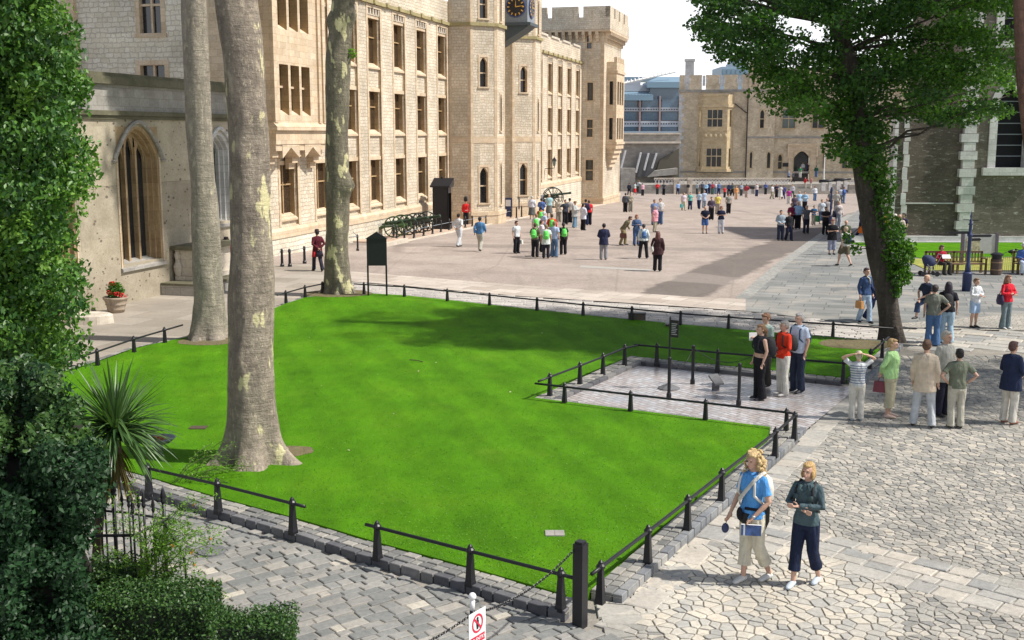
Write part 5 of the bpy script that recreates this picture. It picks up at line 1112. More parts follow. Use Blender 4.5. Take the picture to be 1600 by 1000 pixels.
row1 = [(632, 379), (647, 374), (662, 370), (676, 367), (689, 364), (702, 361), (727, 357), (738, 355), (759, 351), (769, 348), (779, 346), (789, 343), (798, 341)]
L1 = [(g(x, y), ords[i]+' black bollard from the left in the row before the wheeled guns and sentry box') for i, (x, y) in enumerate(row1)]
put_bollards(L1, '', 'bollards before the field guns')
mb = MB(); mb.tube([p+Vector((0, 0, .55)) for p, _ in L1], .02, 5); tag(mb.build('barrier_chain', M['lead'], loc=L1[0][0]), 'pale chain slung between the bollards before the field guns', 'chain')
row2 = [(807, 342), (815, 340), (823, 337)]+[(899+8*i, 320-1.45*i) for i in range(9)]
L2 = [(g(x, y), (ords[i]+' black bollard of the group left of the tourist crowd' if i < 3 else ords[i-3]+' black bollard from the crowd in the row leading to the end tower')) for i, (x, y) in enumerate(row2)]
put_bollards(L2, '', 'bollards towards the end tower', 0, .95)
for px, py, lab in ((552, 369, 'black railing post at the terrace edge just right of the far plane trunk'), (559, 392, 'short black railing post by the stone terrace kerb'), (615, 373, 'black post at the corner of the gun terrace'), (620, 374, 'black post right beside the terrace corner post')):
    p = g(px, py); tag(bollard(p, .85, .05).build('railing_post', M['black'], loc=p), lab, 'post')
mb = MB(); zz = Vector((0, 0, .75)); mb.tube([g(545, 372)+zz, g(552, 369)+zz, g(615, 373)+zz], .02, 5); mb.tube([g(545, 394)+zz, g(559, 392)+zz, g(552, 384)+zz], .02, 5); tag(mb.build('terrace_rail', M['lead'], loc=g(552, 369)), 'grey rails at the end of the gun terrace', 'railing')
mb = MB(); mb.tube([at(802, 318, 92), at(802, 300, 92)], .05, 6); mb.tube([at(800, 306, 92), at(828, 303, 96)], .03, 5); mb.tube([at(800, 311, 92), at(828, 309, 96)], .03, 5); mb.tube([at(800, 317, 92), at(828, 315, 96)], .03, 5); mb.tube([at(811, 327, 90), at(811, 308, 90)], .05, 6); tag(mb.build('entrance_rail', M['black'], loc=at(802, 325, 92)), 'black hand rails at the clock tower entrance', 'railing')
mb = MB(); mb.box(FA, 5.5, 10.3, 2.82, 3.05, gz(62)-.1, gz(62)+.22); tag(mb.build('stone_kerb_block', M['trim_pale'], loc=FA.P(9, 3.4, gz(62))), 'long low stone kerb at the near end of the gun terrace', 'kerb')
# sentry box
p = at(691, 346, 75); zb = gz(75)+.2; fr = Fr(p.x, 75, 100); t = thing('sentry_box', (p.x, 75, zb), 'tall black sentry box with a pitched roof against the clock turret', 'sentry box')
H_ = at(691, 290, 75).z-zb; mb = MB(); w2, d2 = .52, .46
mb.box(fr, -w2, w2, -d2, -d2+.06, 0+zb, zb+H_); mb.box(fr, -w2, -w2+.06, -d2, d2, zb, zb+H_); mb.box(fr, w2-.06, w2, -d2, -.4, zb, zb+H_); mb.box(fr, w2-.06, w2, .4, d2, zb, zb+H_); mb.box(fr, -w2, w2, d2-.06, d2, zb, zb+H_); mb.box(fr, w2-.06, w2, -.4, .4, zb+H_*.82, zb+H_)
mb.build('cabin', M['black'], t)
mb = MB(); e = .14; mb.prism([fr.P(-w2-e, -d2-e, zb+H_), fr.P(-w2-e, d2+e, zb+H_), fr.P(-w2-e+.15, 0, zb+H_+.5)], [q*(2*w2+2*e) for q in fr.s]+[0]); mb.box(fr, -w2-e, w2+e, -d2-e, d2+e, zb+H_-.1, zb+H_); mb.ball(fr.P(0, 0, zb+H_+.55), .07, 8); mb.build('roof', M['black'], t)
mb = MB(); mb.box(fr, -w2-.05, w2+.05, -d2-.05, d2+.05, zb-.2, zb+.15); mb.build('base', M['black'], t)
# small A-board
p = at(794, 330, 90); t = MB(); fr = Fr(p.x, 90, 95); z0 = gz(90)+.1; t.box(fr, -.3, .3, -.04, .04, z0, z0+1.45); t.box(fr, -.25, .25, .04, .12, z0, z0+.3)
ab = thing('notice_stand', (p.x, 90, z0), 'dark blue notice stand with a white sheet by the clock turret', 'sign'); t.build('panel', M['navy'], ab); mb = MB(); mb.box(fr, -.2, .2, .041, .05, z0+.8, z0+1.3); mb.box(fr, -.2, .2, -.05, -.041, z0+.8, z0+1.3); mb.build('sheet', M['white'], ab)
# round no-entry disc sign on a stem near the far pillars
p = at(1075, 304, 168); z0 = gz(168); t = thing('stem_sign', (p.x, 168, z0), 'small dark round sign on a stem near the far pillars', 'sign'); mb = MB(); mb.lathe(p.x, 168, [(.25, z0), (.05, z0+.1), (.05, z0+1.2)], 8); mb.build('stem', M['black'], t); mb = MB(); c = Vector((p.x, 168, z0+1.3)); mb.prism([c+Vector((math.cos(a*.5236)*.26, 0, math.sin(a*.5236)*.26)) for a in range(12)], (0, .05, 0)); mb.build('disc', M['black'], t)
# lamp post in the parade crowd
p = g(1297, 350); t = thing('lamp_post', p, 'dark slim post standing among the crowd on the right of the parade', 'post'); mb = MB(); mb.lathe(p.x, p.y, [(.14, p.z-.05), (.14, p.z+.6), (.07, p.z+.7), (.06, p.z+2.3), (.12, p.z+2.35), (.05, p.z+2.6)], 10); mb.build('shaft', M['navy'], t)
# ---------------------------------------------------------------- foliage kit
def leaves(name, C_, size, mat, parent=None, up=.5, out=None, aspect=.6, fold=.25, loc=None, var=.35, droop=0.):
    C_ = np.asarray(C_, float); n = len(C_); rng = np.random
    nrm = rng.normal(size=(n, 3)); nrm /= np.linalg.norm(nrm, axis=1)[:, None]; nrm[:, 2] += up*1.6
    if out is not None: nrm += out
    nrm /= np.linalg.norm(nrm, axis=1)[:, None]
    a = rng.normal(size=(n, 3)); a[:, 2] -= droop; a -= nrm*(a*nrm).sum(1)[:, None]; a /= np.linalg.norm(a, axis=1)[:, None]; b = np.cross(nrm, a)
    s = (size*(1+var*rng.uniform(-1, 1, n)))[:, None]
    P = [C_-a*s*.5, C_+b*s*aspect*.5-a*s*.08+nrm*s*fold*.3, C_+a*s*.5, C_-b*s*aspect*.5-a*s*.08+nrm*s*fold*.3]
    V = np.stack(P, 1).reshape(-1, 3)
    o = Vector(loc) if loc is not None else (Vector(parent['_o']) if parent is not None else Vector((0, 0, 0)))
    V = V-np.array(o); i = np.arange(n)*4
    T = np.stack([i, i+1, i+2, i, i+2, i+3], 1).reshape(-1)
    me = bpy.data.meshes.new(name); me.vertices.add(len(V)); me.vertices.foreach_set('co', V.ravel()); me.loops.add(len(T)); me.loops.foreach_set('vertex_index', T)
    me.polygons.add(n*2); me.polygons.foreach_set('loop_start', np.arange(n*2)*3); me.polygons.foreach_set('loop_total', np.full(n*2, 3)); me.update(calc_edges=True)
    me.materials.append(mat); ob = bpy.data.objects.new(name, me); col.objects.link(ob); ob['_o'] = tuple(o)
    if parent is not None: ob.parent = parent
    else: ob.location = o
    return ob
def blob_pts(c, r, n, shell=.55):
    v = np.random.normal(size=(n, 3)); v /= np.linalg.norm(v, axis=1)[:, None]; rad = np.random.uniform(shell**3, 1, n)**(1/3)
    return np.array(c)+v*rad[:, None]*np.array(r), v
def trunk(name, prof, mat, parent, k=40, seed=0, flare=.0, knots=(), lob=.05):
    # prof: list of (Vector centre, radius)
    vs = []; fs = []; n = len(prof); m = 5; P_ = []
    for i in range(n-1):
        for j in range(m): t = j/m; P_.append((prof[i][0].lerp(prof[i+1][0], t), prof[i][1]*(1-t)+prof[i+1][1]*t))
    P_.append(prof[-1]); z0 = prof[0][0].z
    for c, r in P_:
        h = c.z-z0; fl = math.exp(-h/.35)*flare
        for j in range(k):
            a = 2*math.pi*j/k; lobes = 1+fl*(.6+.55*math.cos(a*5+seed)+.35*math.cos(a*8+seed*2.3))
            d = mn.noise(Vector((math.cos(a)*1.3+seed, math.sin(a)*1.3, c.z*.8)))*lob*2+mn.noise(Vector((math.cos(a)*4+seed, math.sin(a)*4, c.z*3)))*lob*.8
            rr = r*lobes+d*r*1.2
            for (kz, ka, kr, ks) in knots:
                da = (a-ka+math.pi) % (2*math.pi)-math.pi; rr += kr*math.exp(-((c.z-kz)/ks)**2-(da*r/ks)**2)
            vs.append((c.x+rr*math.cos(a), c.y+rr*math.sin(a), c.z))
    N_ = len(P_)
    for i in range(N_-1):
        for j in range(k): fs.append((i*k+j, i*k+(j+1) % k, (i+1)*k+(j+1) % k, (i+1)*k+j))
    mb = MB(); mb.add(vs, fs); return mb.build(name, mat, parent, smooth=True)
def pxprof(L, Y, base_r=None):                # (cx px, y px, width px) at depth Y
    out = []
    for cx, y, wd in L: p = at(cx, y, Y); out.append((p, wd/2*(Y/FPX)*1.0))
    return out
def limb(mb, a, b, r0, r1, wob=.3, k=7, n=5):
    a, b = Vector(a), Vector(b); pts = [a.lerp(b, i/n)+Vector((random.uniform(-wob, wob), random.uniform(-wob, wob), random.uniform(-wob, wob)*.6))*math.sin(math.pi*i/n)*(b-a).length*.12 for i in range(n+1)]
    mb.tube(pts, [r0+(r1-r0)*i/n for i in range(n+1)], k); return pts
M['plane'] = bark('plane_bark', (.37, .315, .25), (.17, .14, .115), (.62, .56, .33), .625, .4, .085)
M['plane_far'] = bark('plane_bark_dark', (.235, .21, .155), (.12, .108, .08), (.56, .52, .3), .575, .4)
M['plane2'] = bark('plane_bark_grey', (.35, .305, .25), (.2, .175, .145), (.46, .42, .3), .68, .45)
M['lime_bark'] = bark('lime_bark', (.1, .085, .072), (.045, .038, .033), None, .6, .18)
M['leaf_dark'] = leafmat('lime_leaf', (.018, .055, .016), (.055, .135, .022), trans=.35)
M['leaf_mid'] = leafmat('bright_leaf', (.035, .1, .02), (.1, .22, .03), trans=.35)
M['leaf_creeper'] = leafmat('creeper_leaf', (.016, .068, .011), (.085, .2, .024), .45, .45, .22)
M['leaf_creeper_light'] = leafmat('creeper_young_leaf', (.07, .18, .02), (.17, .32, .04), .45, .4, .35)
M['leaf_holly'] = leafmat('shrub_leaf', (.008, .028, .01), (.024, .068, .022), .5, .25, .1)
M['leaf_box'] = leafmat('box_leaf', (.02, .06, .015), (.06, .13, .025), .45, .4, .15)
M['leaf_jas'] = leafmat('fine_leaf', (.08, .2, .02), (.2, .36, .05), .5, .3, .35)
M['cord'] = leafmat('cordyline_leaf', (.03, .075, .025), (.09, .17, .05), .4, .5, .2)
M['stem'] = flat((.11, .08, .055), .9, 'stem_bark', bump=.5)
def crown_out_of_frame(t, c, r, n, cnt, size, mat, zlim):
    # high crown above the picture that shades the ground: clusters of leaves on limbs
    pts = []; mb = MB()
    for i in range(n):
        for _ in range(50):
            v = Vector((random.gauss(0, 1), random.gauss(0, 1), random.gauss(0, 1))).normalized()*random.uniform(.35, 1)
            p = Vector((c[0]+v.x*r[0], c[1]+v.y*r[1], c[2]+v.z*r[2]))
            if zlim(p): break
        else: continue
        q, _v = blob_pts(p, (.9, .9, .6), cnt); pts.append(q)
        if i % 3 == 0: limb(mb, (c[0], c[1], c[2]-r[2]*.6), p, .12, .03, n=4)
    leaves('crown', np.concatenate(pts), size, mat, t, aspect=.8); mb.build('limbs', M['plane2'], t)
vis = lambda p, m=60: proj(p.x, p.y, p.z)[1] < -m
def plane_tree(L, Y, label, mat, seed, flare, knots, cr, top):
    prof = pxprof(L, Y); base = Vector((prof[0][0].x, Y, 0)); t = thing('plane_tree', base, label, 'tree', 'plane trees on the left of the lawn')
    prof[0] = (Vector((base.x, Y, -.1)), prof[0][1]); last = prof[-1]
    up = (prof[-1][0]-prof[-2][0]).normalized(); prof += [(last[0]+up*1.5, last[1]*.92), (last[0]+up*3.5, last[1]*.7), (last[0]+up*6, last[1]*.4)]
    trunk('trunk', prof, mat, t, 48, seed, flare, knots)
    c = last[0]+up*5.5; crown_out_of_frame(t, (c.x+cr[3], c.y, c.z+cr[4]), cr[:3], 95, 110, .3, M['leaf_mid'], lambda p: vis(p, 90))
    return t
zk = lambda x, y, Y: at(x, y, Y).z
plane_tree([(404, 735, 104), (400, 715, 90), (397, 690, 82), (394, 640, 77), (393, 560, 70), (392, 480, 70), (393, 400, 66), (391, 300, 63), (388, 200, 60), (381, 100, 60), (368, 0, 61)], 19.2, 'nearest and thickest plane tree, trunk peeling grey and yellow on the front left lawn', M['plane'], 1.3, 1.05,
    ((zk(405, 178, 19.2), 5.6, .11, .11), (zk(405, 188, 19.2), 4.9, .09, .08), (zk(400, 250, 19.2), 4.2, .05, .15), (zk(380, 565, 19.2), 4.4, .06, .2)), (3.5, 3.5, 3.6, -1, 1.5), 0)
plane_tree([(327, 541, 62), (325, 520, 52), (326, 470, 46), (323, 400, 44), (318, 300, 40), (311, 200, 39), (307, 100, 39), (303, 0, 38)], 31.2, 'slim grey plane tree trunk rising left behind the nearest one', M['plane2'], 4.1, .55, ((zk(322, 440, 31), 5., .06, .2),), (4.2, 4.5, 4, 1.5, 1.5), 0)
plane_tree([(528, 465, 50), (527, 445, 41), (526, 400, 37), (527, 330, 36), (527, 280, 36), (527, 220, 34), (528, 150, 36), (529, 90, 37), (533, 40, 35), (536, 0, 35)], 40.4, 'dark mottled plane tree trunk at the far left corner of the lawn near the warder', M['plane_far'], 7.7, .6,
    ((zk(548, 290, 40), 5.9, .28, .28), (zk(515, 30, 40), 3.6, .15, .25), (zk(552, 25, 40), 5.9, .2, .25)), (4.6, 4.6, 3.6, 2.2, 2.4), 0)
p = at(549, 84, 40.3); q, v = blob_pts(p, (.2, .2, .18), 60, 0); t = [o for o in col.objects if o.name.startswith('plane_tree')][-1]; leaves('sprig', q, .12, M['leaf_jas'], t)
# bare soil rings at the trunks
for px, r in (((452, 716), .45), ((327, 540), .85), ((527, 464), 1.2), ((1335, 545), .95)):
    p = g(*px); pts = [(p.x+r*(1+.2*mn.noise(Vector((a, r, 0))))*math.cos(a*math.pi/9), p.y+r*.8*(1+.25*mn.noise(Vector((a*.7, 2, 0))))*math.sin(a*math.pi/9)) for a in range(18)]
    sheet('bare_soil', pts, flat((.16, .13, .07), .95, 'bare_soil', bump=.6, var=.3) if r < 2 else M['soil'], .1345 if px[0] < 500 or True else .01)
# ---------------------------------------------------------------- leaning lime tree with ivy on the right
YR = 31.2; Lr = [(1393, 540, 46), (1390, 500, 42), (1384, 450, 42), (1374, 400, 44), (1364, 350, 44), (1355, 300, 44), (1347, 240, 42), (1341, 190, 38), (1333, 130, 36), (1322, 80, 34), (1308, 40, 32), (1297, 0, 30)]
prof = [(p_, r_*.8) for p_, r_ in pxprof(Lr, YR)]; base = Vector((prof[0][0].x, YR, 0)); prof[0] = (Vector((base.x, YR, -.1)), prof[0][1])
last = prof[-1][0]; prof += [(last+Vector((-.2, .1, 2)), .24), (last+Vector((-.3, .3, 5)), .17), (last+Vector((-.2, .3, 8)), .08)]
LT = thing('lime_tree', base, 'large leafy tree with a leaning dark ivy-clad trunk at the right corner of the lawn', 'tree')
trunk('trunk', prof, M['lime_bark'], LT, 40, 2.2, .35, (), .04)
env = [(1085, 0), (1095, 40), (1110, 60), (1130, 88), (1160, 105), (1185, 150), (1215, 170), (1250, 195), (1285, 225), (1310, 262), (1345, 268), (1385, 250), (1400, 190), (1450, 202), (1500, 195), (1540, 185), (1575, 190), (1620, 140)]
def envy(px):
    if px < env[0][0]: return -60
    for (a, b), (c, d) in zip(env, env[1:]):
        if a <= px <= c: return b+(d-b)*(px-a)/(c-a)
    return 150
C0 = []; limbs = MB(); trunk_pts = [p_ for p_, _ in prof]
tries = 0
while len(C0) < 260 and tries < 60000:
    tries += 1
    v = Vector((random.gauss(0, 1), random.gauss(0, 1), random.gauss(0, 1))).normalized()*random.uniform(.15, 1)**.6
    p = Vector((11.2+v.x*4.6, 31.4+v.y*4.8, 12.6+v.z*7.2)); px, py = proj(*p)
    if py > -25: continue
    hole = mn.noise(Vector((p.x*.55, p.y*.35, p.z*.8)))
    if py > -20 and hole < -.12 and random.random() < .85: continue
    if py > -20 and px < 1320 and abs(py-(px-1100)*.45-30+22*math.sin(px*.03)) > 200: continue
    C0.append(p)
for i in range(640):
    px = random.uniform(1088, 1625); e = envy(px); py = random.uniform(-60, e-8); p = at(px, py, random.uniform(28.4, 35.2))
    if px < 1100 or (px < 1200 and py < 10 and random.random() < .5): continue
    if px < 1330:
        if (1205 < px < 1300 and 15 < py < 82 and random.random() < .75) or mn.noise(Vector((px*.03, py*.06, 1))) < -.22: continue
        if px < 1200 and py > 60 and py < 100 and random.random() < .4: continue
    elif mn.noise(Vector((px*.028, py*.045, 9))) < -.2 and (px > 1430 or py > 120): continue
    if px > 1560 and random.random() < .6: continue
    C0.append(p)
pts = []; lp = []
for i, c in enumerate(C0):
    px, py = proj(*c); n = 150 if py > -80 else 70
    q, _ = blob_pts(c, (.6, .65, .24), n, .1)
    if py > -80: q[:, 2] -= np.abs(q[:, 0]-c.x)*.15
    lit = (px > 1440 and py < 140 and random.random() < .85) or (px < 1300 and py > 100 and random.random() < .6) or (1380 < px and py > 70 and random.random() < .5) or random.random() < .12  # sunlight painted in: clusters in the lit areas take the brighter leaf colour
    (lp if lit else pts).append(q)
    if i % (5 if py < -20 else 7) == 0:
        k = min(range(len(trunk_pts)), key=lambda j: abs(trunk_pts[j].z-(c.z-.25*math.hypot(c.x-trunk_pts[j].x, c.y-trunk_pts[j].y)))); limb(limbs, trunk_pts[k], c, .05, .01, .5, 5, 5)
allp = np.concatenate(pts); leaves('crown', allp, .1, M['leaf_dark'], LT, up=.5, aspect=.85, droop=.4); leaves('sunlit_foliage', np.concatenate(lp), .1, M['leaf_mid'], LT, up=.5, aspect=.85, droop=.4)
limbs.build('limbs', M['lime_bark'], LT)
# ivy and shoots on the trunk
iv = []; 
for (cx, cy, rx, rz, n) in ((1368, 268, .35, .6, 700), (1376, 320, .32, .5, 600), (1392, 360, .4, .45, 650), (1402, 400, .5, .4, 900), (1404, 430, .38, .35, 700), (1398, 455, .18, .2, 160), (1352, 255, .3, .5, 450), (1310, 190, .4, .35, 420), (1300, 225, .3, .4, 380), (1328, 235, .3, .5, 350), (1326, 372, .14, .2, 70), (1338, 390, .16, .16, 60), (1385, 290, .3, .6, 500), (1372, 210, .35, .5, 500), (1415, 385, .3, .22, 260), (1325, 150, .4, .4, 350)):
    p = at(cx, cy, YR-.25); q, _ = blob_pts(p, (rx, .4, rz), int(n*.68), .1); iv.append(q)
for (x_, y_) in ((1326, 372), (1338, 390), (1325, 378)):
    c = at(x_, y_, YR-.25); k = min(range(len(trunk_pts)), key=lambda j: abs(trunk_pts[j].z-c.z)); mb = MB(); limb(mb, trunk_pts[k].lerp(trunk_pts[k+1], .3), c, .02, .008, .3, 5, 5); mb.build('twig', M['lime_bark'], LT)
leaves('ivy', np.concatenate(iv), .1, M['leaf_mid'], LT, up=.2, aspect=.9, droop=.5)
# second tree, its trunk at the right picture edge
t2 = thing('lime_tree', (13.2, 27, 0), 'second leafy tree whose reddish trunk just shows at the right picture edge', 'tree')
a = at(1625, 300, 27); b = at(1599, 120, 27); c = at(1594, 0, 27); trunk('trunk', [(Vector((13.2, 27, -.1)), .3), (a, .25), (b, .17), (c, .15), (c+Vector((.3, 0, 2.5)), .14), (c+Vector((1, 0, 5)), .08)], bark('red_bark', (.22, .13, .1), (.1, .06, .05), None), t2, 24, 5, .3)
cs = []; mb = MB()
for i in range(200):
    v = Vector((random.gauss(0, 1), random.gauss(0, 1), random.gauss(0, 1))).normalized()*random.uniform(.3, 1); p = Vector((18.2+v.x*4.6, 24.3+v.y*4.2, 11.5+v.z*4.6)) if i % 3 else Vector((14.5+v.x*3, 27.5+v.y*2.5, 13+v.z*4.5)); px, py = proj(*p)
    if py > 40 or px < 1470: 
        if px < 1590: continue
    q, _ = blob_pts(p, (.8, .8, .35), 110, .2); cs.append(q)
    if i % 3 == 0: limb(mb, c+Vector((.3, 0, 1.5)), p, .08, .02)
leaves('crown', np.concatenate(cs), .14, M['leaf_mid'], t2, aspect=.85); mb.build('limbs', M['lime_bark'], t2)
# ---------------------------------------------------------------- creeper mass upper left
def region(fn, n, box):                       # rejection sampling in world box
    out = []
    while len(out) < n:
        p = Vector([random.uniform(*b) for b in box])
        if fn(p): out.append(p)
    return out
edgeL = [(0, 98), (40, 112), (90, 122), (112, 128), (150, 130), (190, 142), (230, 143), (270, 146), (330, 128), (370, 118), (420, 130), (480, 138), (520, 130), (560, 128), (590, 80), (640, 60)]
def edgex(y, E=edgeL):
    if y < E[0][0]: return E[0][1]
    for (a, b), (c, d) in zip(E, E[1:]):
        if a <= y <= c: return b+(d-b)*(y-a)/(c-a)
    return E[-1][1]
YCr = 17.
tc = thing('creeper_tree', (at(20, 600, 18).x, 18, 0), 'tall mass of dark green creeper filling the upper left corner', 'creeper')
mb = MB(); 
for i in range(9): x = at(-20+i*8, 300, 18).x; limb(mb, (x-.2, 18.5+random.uniform(-.1, .6), 0), (x+random.uniform(-.3, .1), 18.5+random.uniform(-.1, .8), 9), .09, .04, .2, 6, 9)
mb.build('stems', M['stem'], tc)
P1 = []; P2 = []; O1 = []
core = []
for i in range(1100):
    y = random.uniform(-120, 600); x = random.uniform(-160, edgex(y)-8)-0; Y = YCr+random.uniform(-.1, 1.5)+ (edgex(y)-x)*-.0015
    bump = .5*mn.noise(Vector((x*.022, y*.022, 3)))+.25*mn.noise(Vector((x*.06, y*.06, 7))); Yc = Y-bump*1.3
    c = at(x, y, Yc); q, _ = blob_pts(c, (.26, .3, .2), 54, .1); light = mn.noise(Vector((x*.03, y*.018, 11))) > (.0 if y > 240 else .25)
    (P2 if light and random.random() < .6 else P1).append(q)
rr_ = np.random.normal(size=1)
o_ = np.array([.25, -.8, .3])
leaves('foliage', np.concatenate(P1), .098, M['leaf_creeper'], tc, up=.1, out=o_, aspect=.5, droop=1.2, var=.4)
if P2: leaves('young_shoots', np.concatenate(P2), .075, M['leaf_creeper_light'], tc, up=.2, out=o_, aspect=.6, droop=.5)
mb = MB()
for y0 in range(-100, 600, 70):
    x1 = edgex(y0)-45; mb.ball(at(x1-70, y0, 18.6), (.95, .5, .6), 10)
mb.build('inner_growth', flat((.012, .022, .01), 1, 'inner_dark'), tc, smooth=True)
# ---------------------------------------------------------------- dark shrub lower left
ts = thing('evergreen_shrub', (at(60, 900, 13).x, 13.2, 0), 'big dark evergreen shrub filling the lower left corner beside the palm', 'shrub')
E2 = [(560, 60), (590, 95), (620, 118), (660, 132), (690, 150), (730, 168), (770, 172), (810, 150), (850, 145), (890, 120), (940, 150), (1010, 170)]
Q1 = []; Q2 = []
for i in range(900):
    y = random.uniform(570, 1030); x = random.uniform(-60, edgex(y, E2)-10); b = mn.noise(Vector((x*.02, y*.02, 5)))*.7+.3*mn.noise(Vector((x*.05, y*.05, 1)))
    Y = 13.3-(y-570)*.0035-b+random.uniform(0, .5); c = at(x, y, Y)
    if c.z < .1: continue
    q, _ = blob_pts(c, (.16, .2, .13), 42, .1); (Q2 if y < 700 and mn.noise(Vector((x*.03, y*.03, 2))) > -.1 else Q1).append(q)
leaves('foliage', np.concatenate(Q1), .075, M['leaf_holly'], ts, up=.1, out=o_, aspect=.5, var=.4)
leaves('upper_foliage', np.concatenate(Q2), .07, M['leaf_box'], ts, up=.2, out=o_, aspect=.55, var=.4)
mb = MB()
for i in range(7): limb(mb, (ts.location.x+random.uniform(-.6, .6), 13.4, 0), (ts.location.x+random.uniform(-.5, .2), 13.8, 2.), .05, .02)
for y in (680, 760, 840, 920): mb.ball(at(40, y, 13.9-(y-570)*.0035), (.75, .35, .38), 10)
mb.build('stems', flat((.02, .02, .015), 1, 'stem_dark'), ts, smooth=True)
# ---------------------------------------------------------------- cordyline palm
YP = 14.2; hp = at(181, 672, YP); bp = g(148, 893)
tp = thing('cordyline_palm', (bp.x, bp.y, 0), 'cordyline palm with a spiky head of long narrow leaves beside the railing', 'palm')
mb = MB(); mb.tube([(bp.x, bp.y, -.05), (bp.x+.1, bp.y+.05, .8), (hp.x, YP, hp.z-.25), (hp.x, YP, hp.z)], [.065, .06, .065, .05], 10); mb.build('trunk', M['stem'], tp, True)
def strap(mb, o, d, L, w_, droop, seg=7):
    d = Vector(d).normalized(); s_ = d.cross(Vector((0, 0, 1))).normalized(); pts = []; q = Vector(o); dd = d.copy()
    vs = []; 
    for i in range(seg+1):
        t = i/seg; wd = w_*(math.sin(math.pi*min(1, .25+t*.75))**.7 if t < 1 else 0.02); n_ = s_.cross(dd).normalized()
        vs += [q-s_*wd+n_*wd*.5, q, q+s_*wd+n_*wd*.5]; q = q+dd*(L/seg); dd = (dd+Vector((0, 0, -droop/seg))).normalized()
    fs = []
    for i in range(seg):
        b = i*3; fs += [(b, b+1, b+4, b+3), (b+1, b+2, b+5, b+4)]
    mb.add(vs, fs)
mb = MB()
for i in range(300):
    a = random.uniform(0, 2*math.pi); el = math.asin(random.uniform(-.5, 1)); L = random.uniform(.6, .95)*(1 if el > .9 else .9)
    strap(mb, hp+Vector((0, 0, random.uniform(-.1, .1))), (math.cos(a)*math.cos(el), math.sin(a)*math.cos(el), math.sin(el)), L*1.08, .019, random.uniform(.1, .5) if el > .6 else random.uniform(.4, 1.1))
mb.build('leaf_head', M['cord'], tp, fix=False); mb = MB()
for i in range(70): a = random.uniform(0, 2*math.pi); strap(mb, hp+Vector((0, 0, -.15-random.random()*.35)), (math.cos(a)*.5, math.sin(a)*.5, -.8), random.uniform(.35, .7), .013, .6, 5)
mb.build('dead_leaves', leafmat('dry_leaf', (.1, .085, .03), (.2, .16, .06), .8, .1, .1), tp, fix=False)
# ---------------------------------------------------------------- clipped box hedges
def hedge(px, label, name='box_hedge'):
    (x0, x1, yt, yb, Y, dep) = px; a, b = at(x0, yt, Y), at(x1, yt, Y); h = a.z; t = thing(name, ((a.x+b.x)/2, Y, 0), label, 'hedge', 'clipped box hedges')
    n = int((b.x-a.x)*dep*2600+(b.x-a.x)*h*5200); P_ = np.random.uniform(0, 1, (n, 3)); f = np.random.randint(0, 4, n)
    P_[f == 0, 2] = 1; P_[f == 1, 1] = 0; P_[f == 2, 0] = 1; P_[f == 3, 2] = 1
    W_ = np.stack([a.x+P_[:, 0]*(b.x-a.x), Y+P_[:, 1]*dep, P_[:, 2]*h], 1)+np.random.normal(0, .022, (n, 3))
    W_ += np.array([[.05*mn.noise(Vector(w*3.)) for _ in range(3)] for w in W_])
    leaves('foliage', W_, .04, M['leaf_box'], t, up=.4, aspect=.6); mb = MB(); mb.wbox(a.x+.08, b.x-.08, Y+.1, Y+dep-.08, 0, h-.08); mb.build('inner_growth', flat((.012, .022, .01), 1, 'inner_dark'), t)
    return t
hedge((112, 207, 900, 0, 13.35, .75), 'clipped box hedge block farthest back, under the palm')
hedge((135, 320, 945, 0, 12.1, .75), 'large clipped box hedge block in the middle of the bottom left')
hedge((322, 446, 982, 0, 11.5, .6), 'low clipped box hedge cut by the bottom edge, rightmost of the three')
# wispy climber on the railing
tj = thing('jasmine_bush', (g(245, 945).x, g(245, 945).y, 0), 'wispy pale green climber with orange blooms spilling over the railing', 'climber')
mb = MB(); lv_ = []; fl_ = []
b0 = g(243, 945)
for i in range(44):
    a = random.uniform(-.6, 2.9) if i % 3 else random.uniform(-.2, .8); L = random.uniform(.5, 1.25); el = random.uniform(.35, 1.35); p0 = b0+Vector((random.uniform(-.1, .15), random.uniform(-.1, .1), random.uniform(.1, .75))); pts = []; q = Vector(p0); d = Vector((math.cos(a)*math.cos(el), math.sin(a)*math.cos(el)*.7-.1, math.sin(el)))
    for k in range(9): pts.append(q.copy()); q += d*L/9; d = (d+Vector((.03, 0, -.17))).normalized()
    mb.tube(pts, [.006-.0005*k for k in range(9)], 4)
    for k in range(1, 9): lv_ += [pts[k]+Vector([random.gauss(0, .035) for _ in range(3)]) for _ in range(14)]
    if i % 6 == 0: fl_.append(pts[-1])
for z in range(300): lv_.append(b0+Vector((random.gauss(0, .09), random.gauss(0, .07), random.uniform(.05, 1.0))))
mb.build('stems', flat((.07, .09, .03), .8, 'green_stem'), tj); leaves('foliage', np.array([tuple(p) for p in lv_]), .045, M['leaf_jas'], tj, aspect=.35, droop=.6)
leaves('blossom', np.concatenate([blob_pts(p, (.02, .02, .02), 5)[0] for p in fl_]), .035, flat((.75, .3, .04), .6, 'orange_petal'), tj)
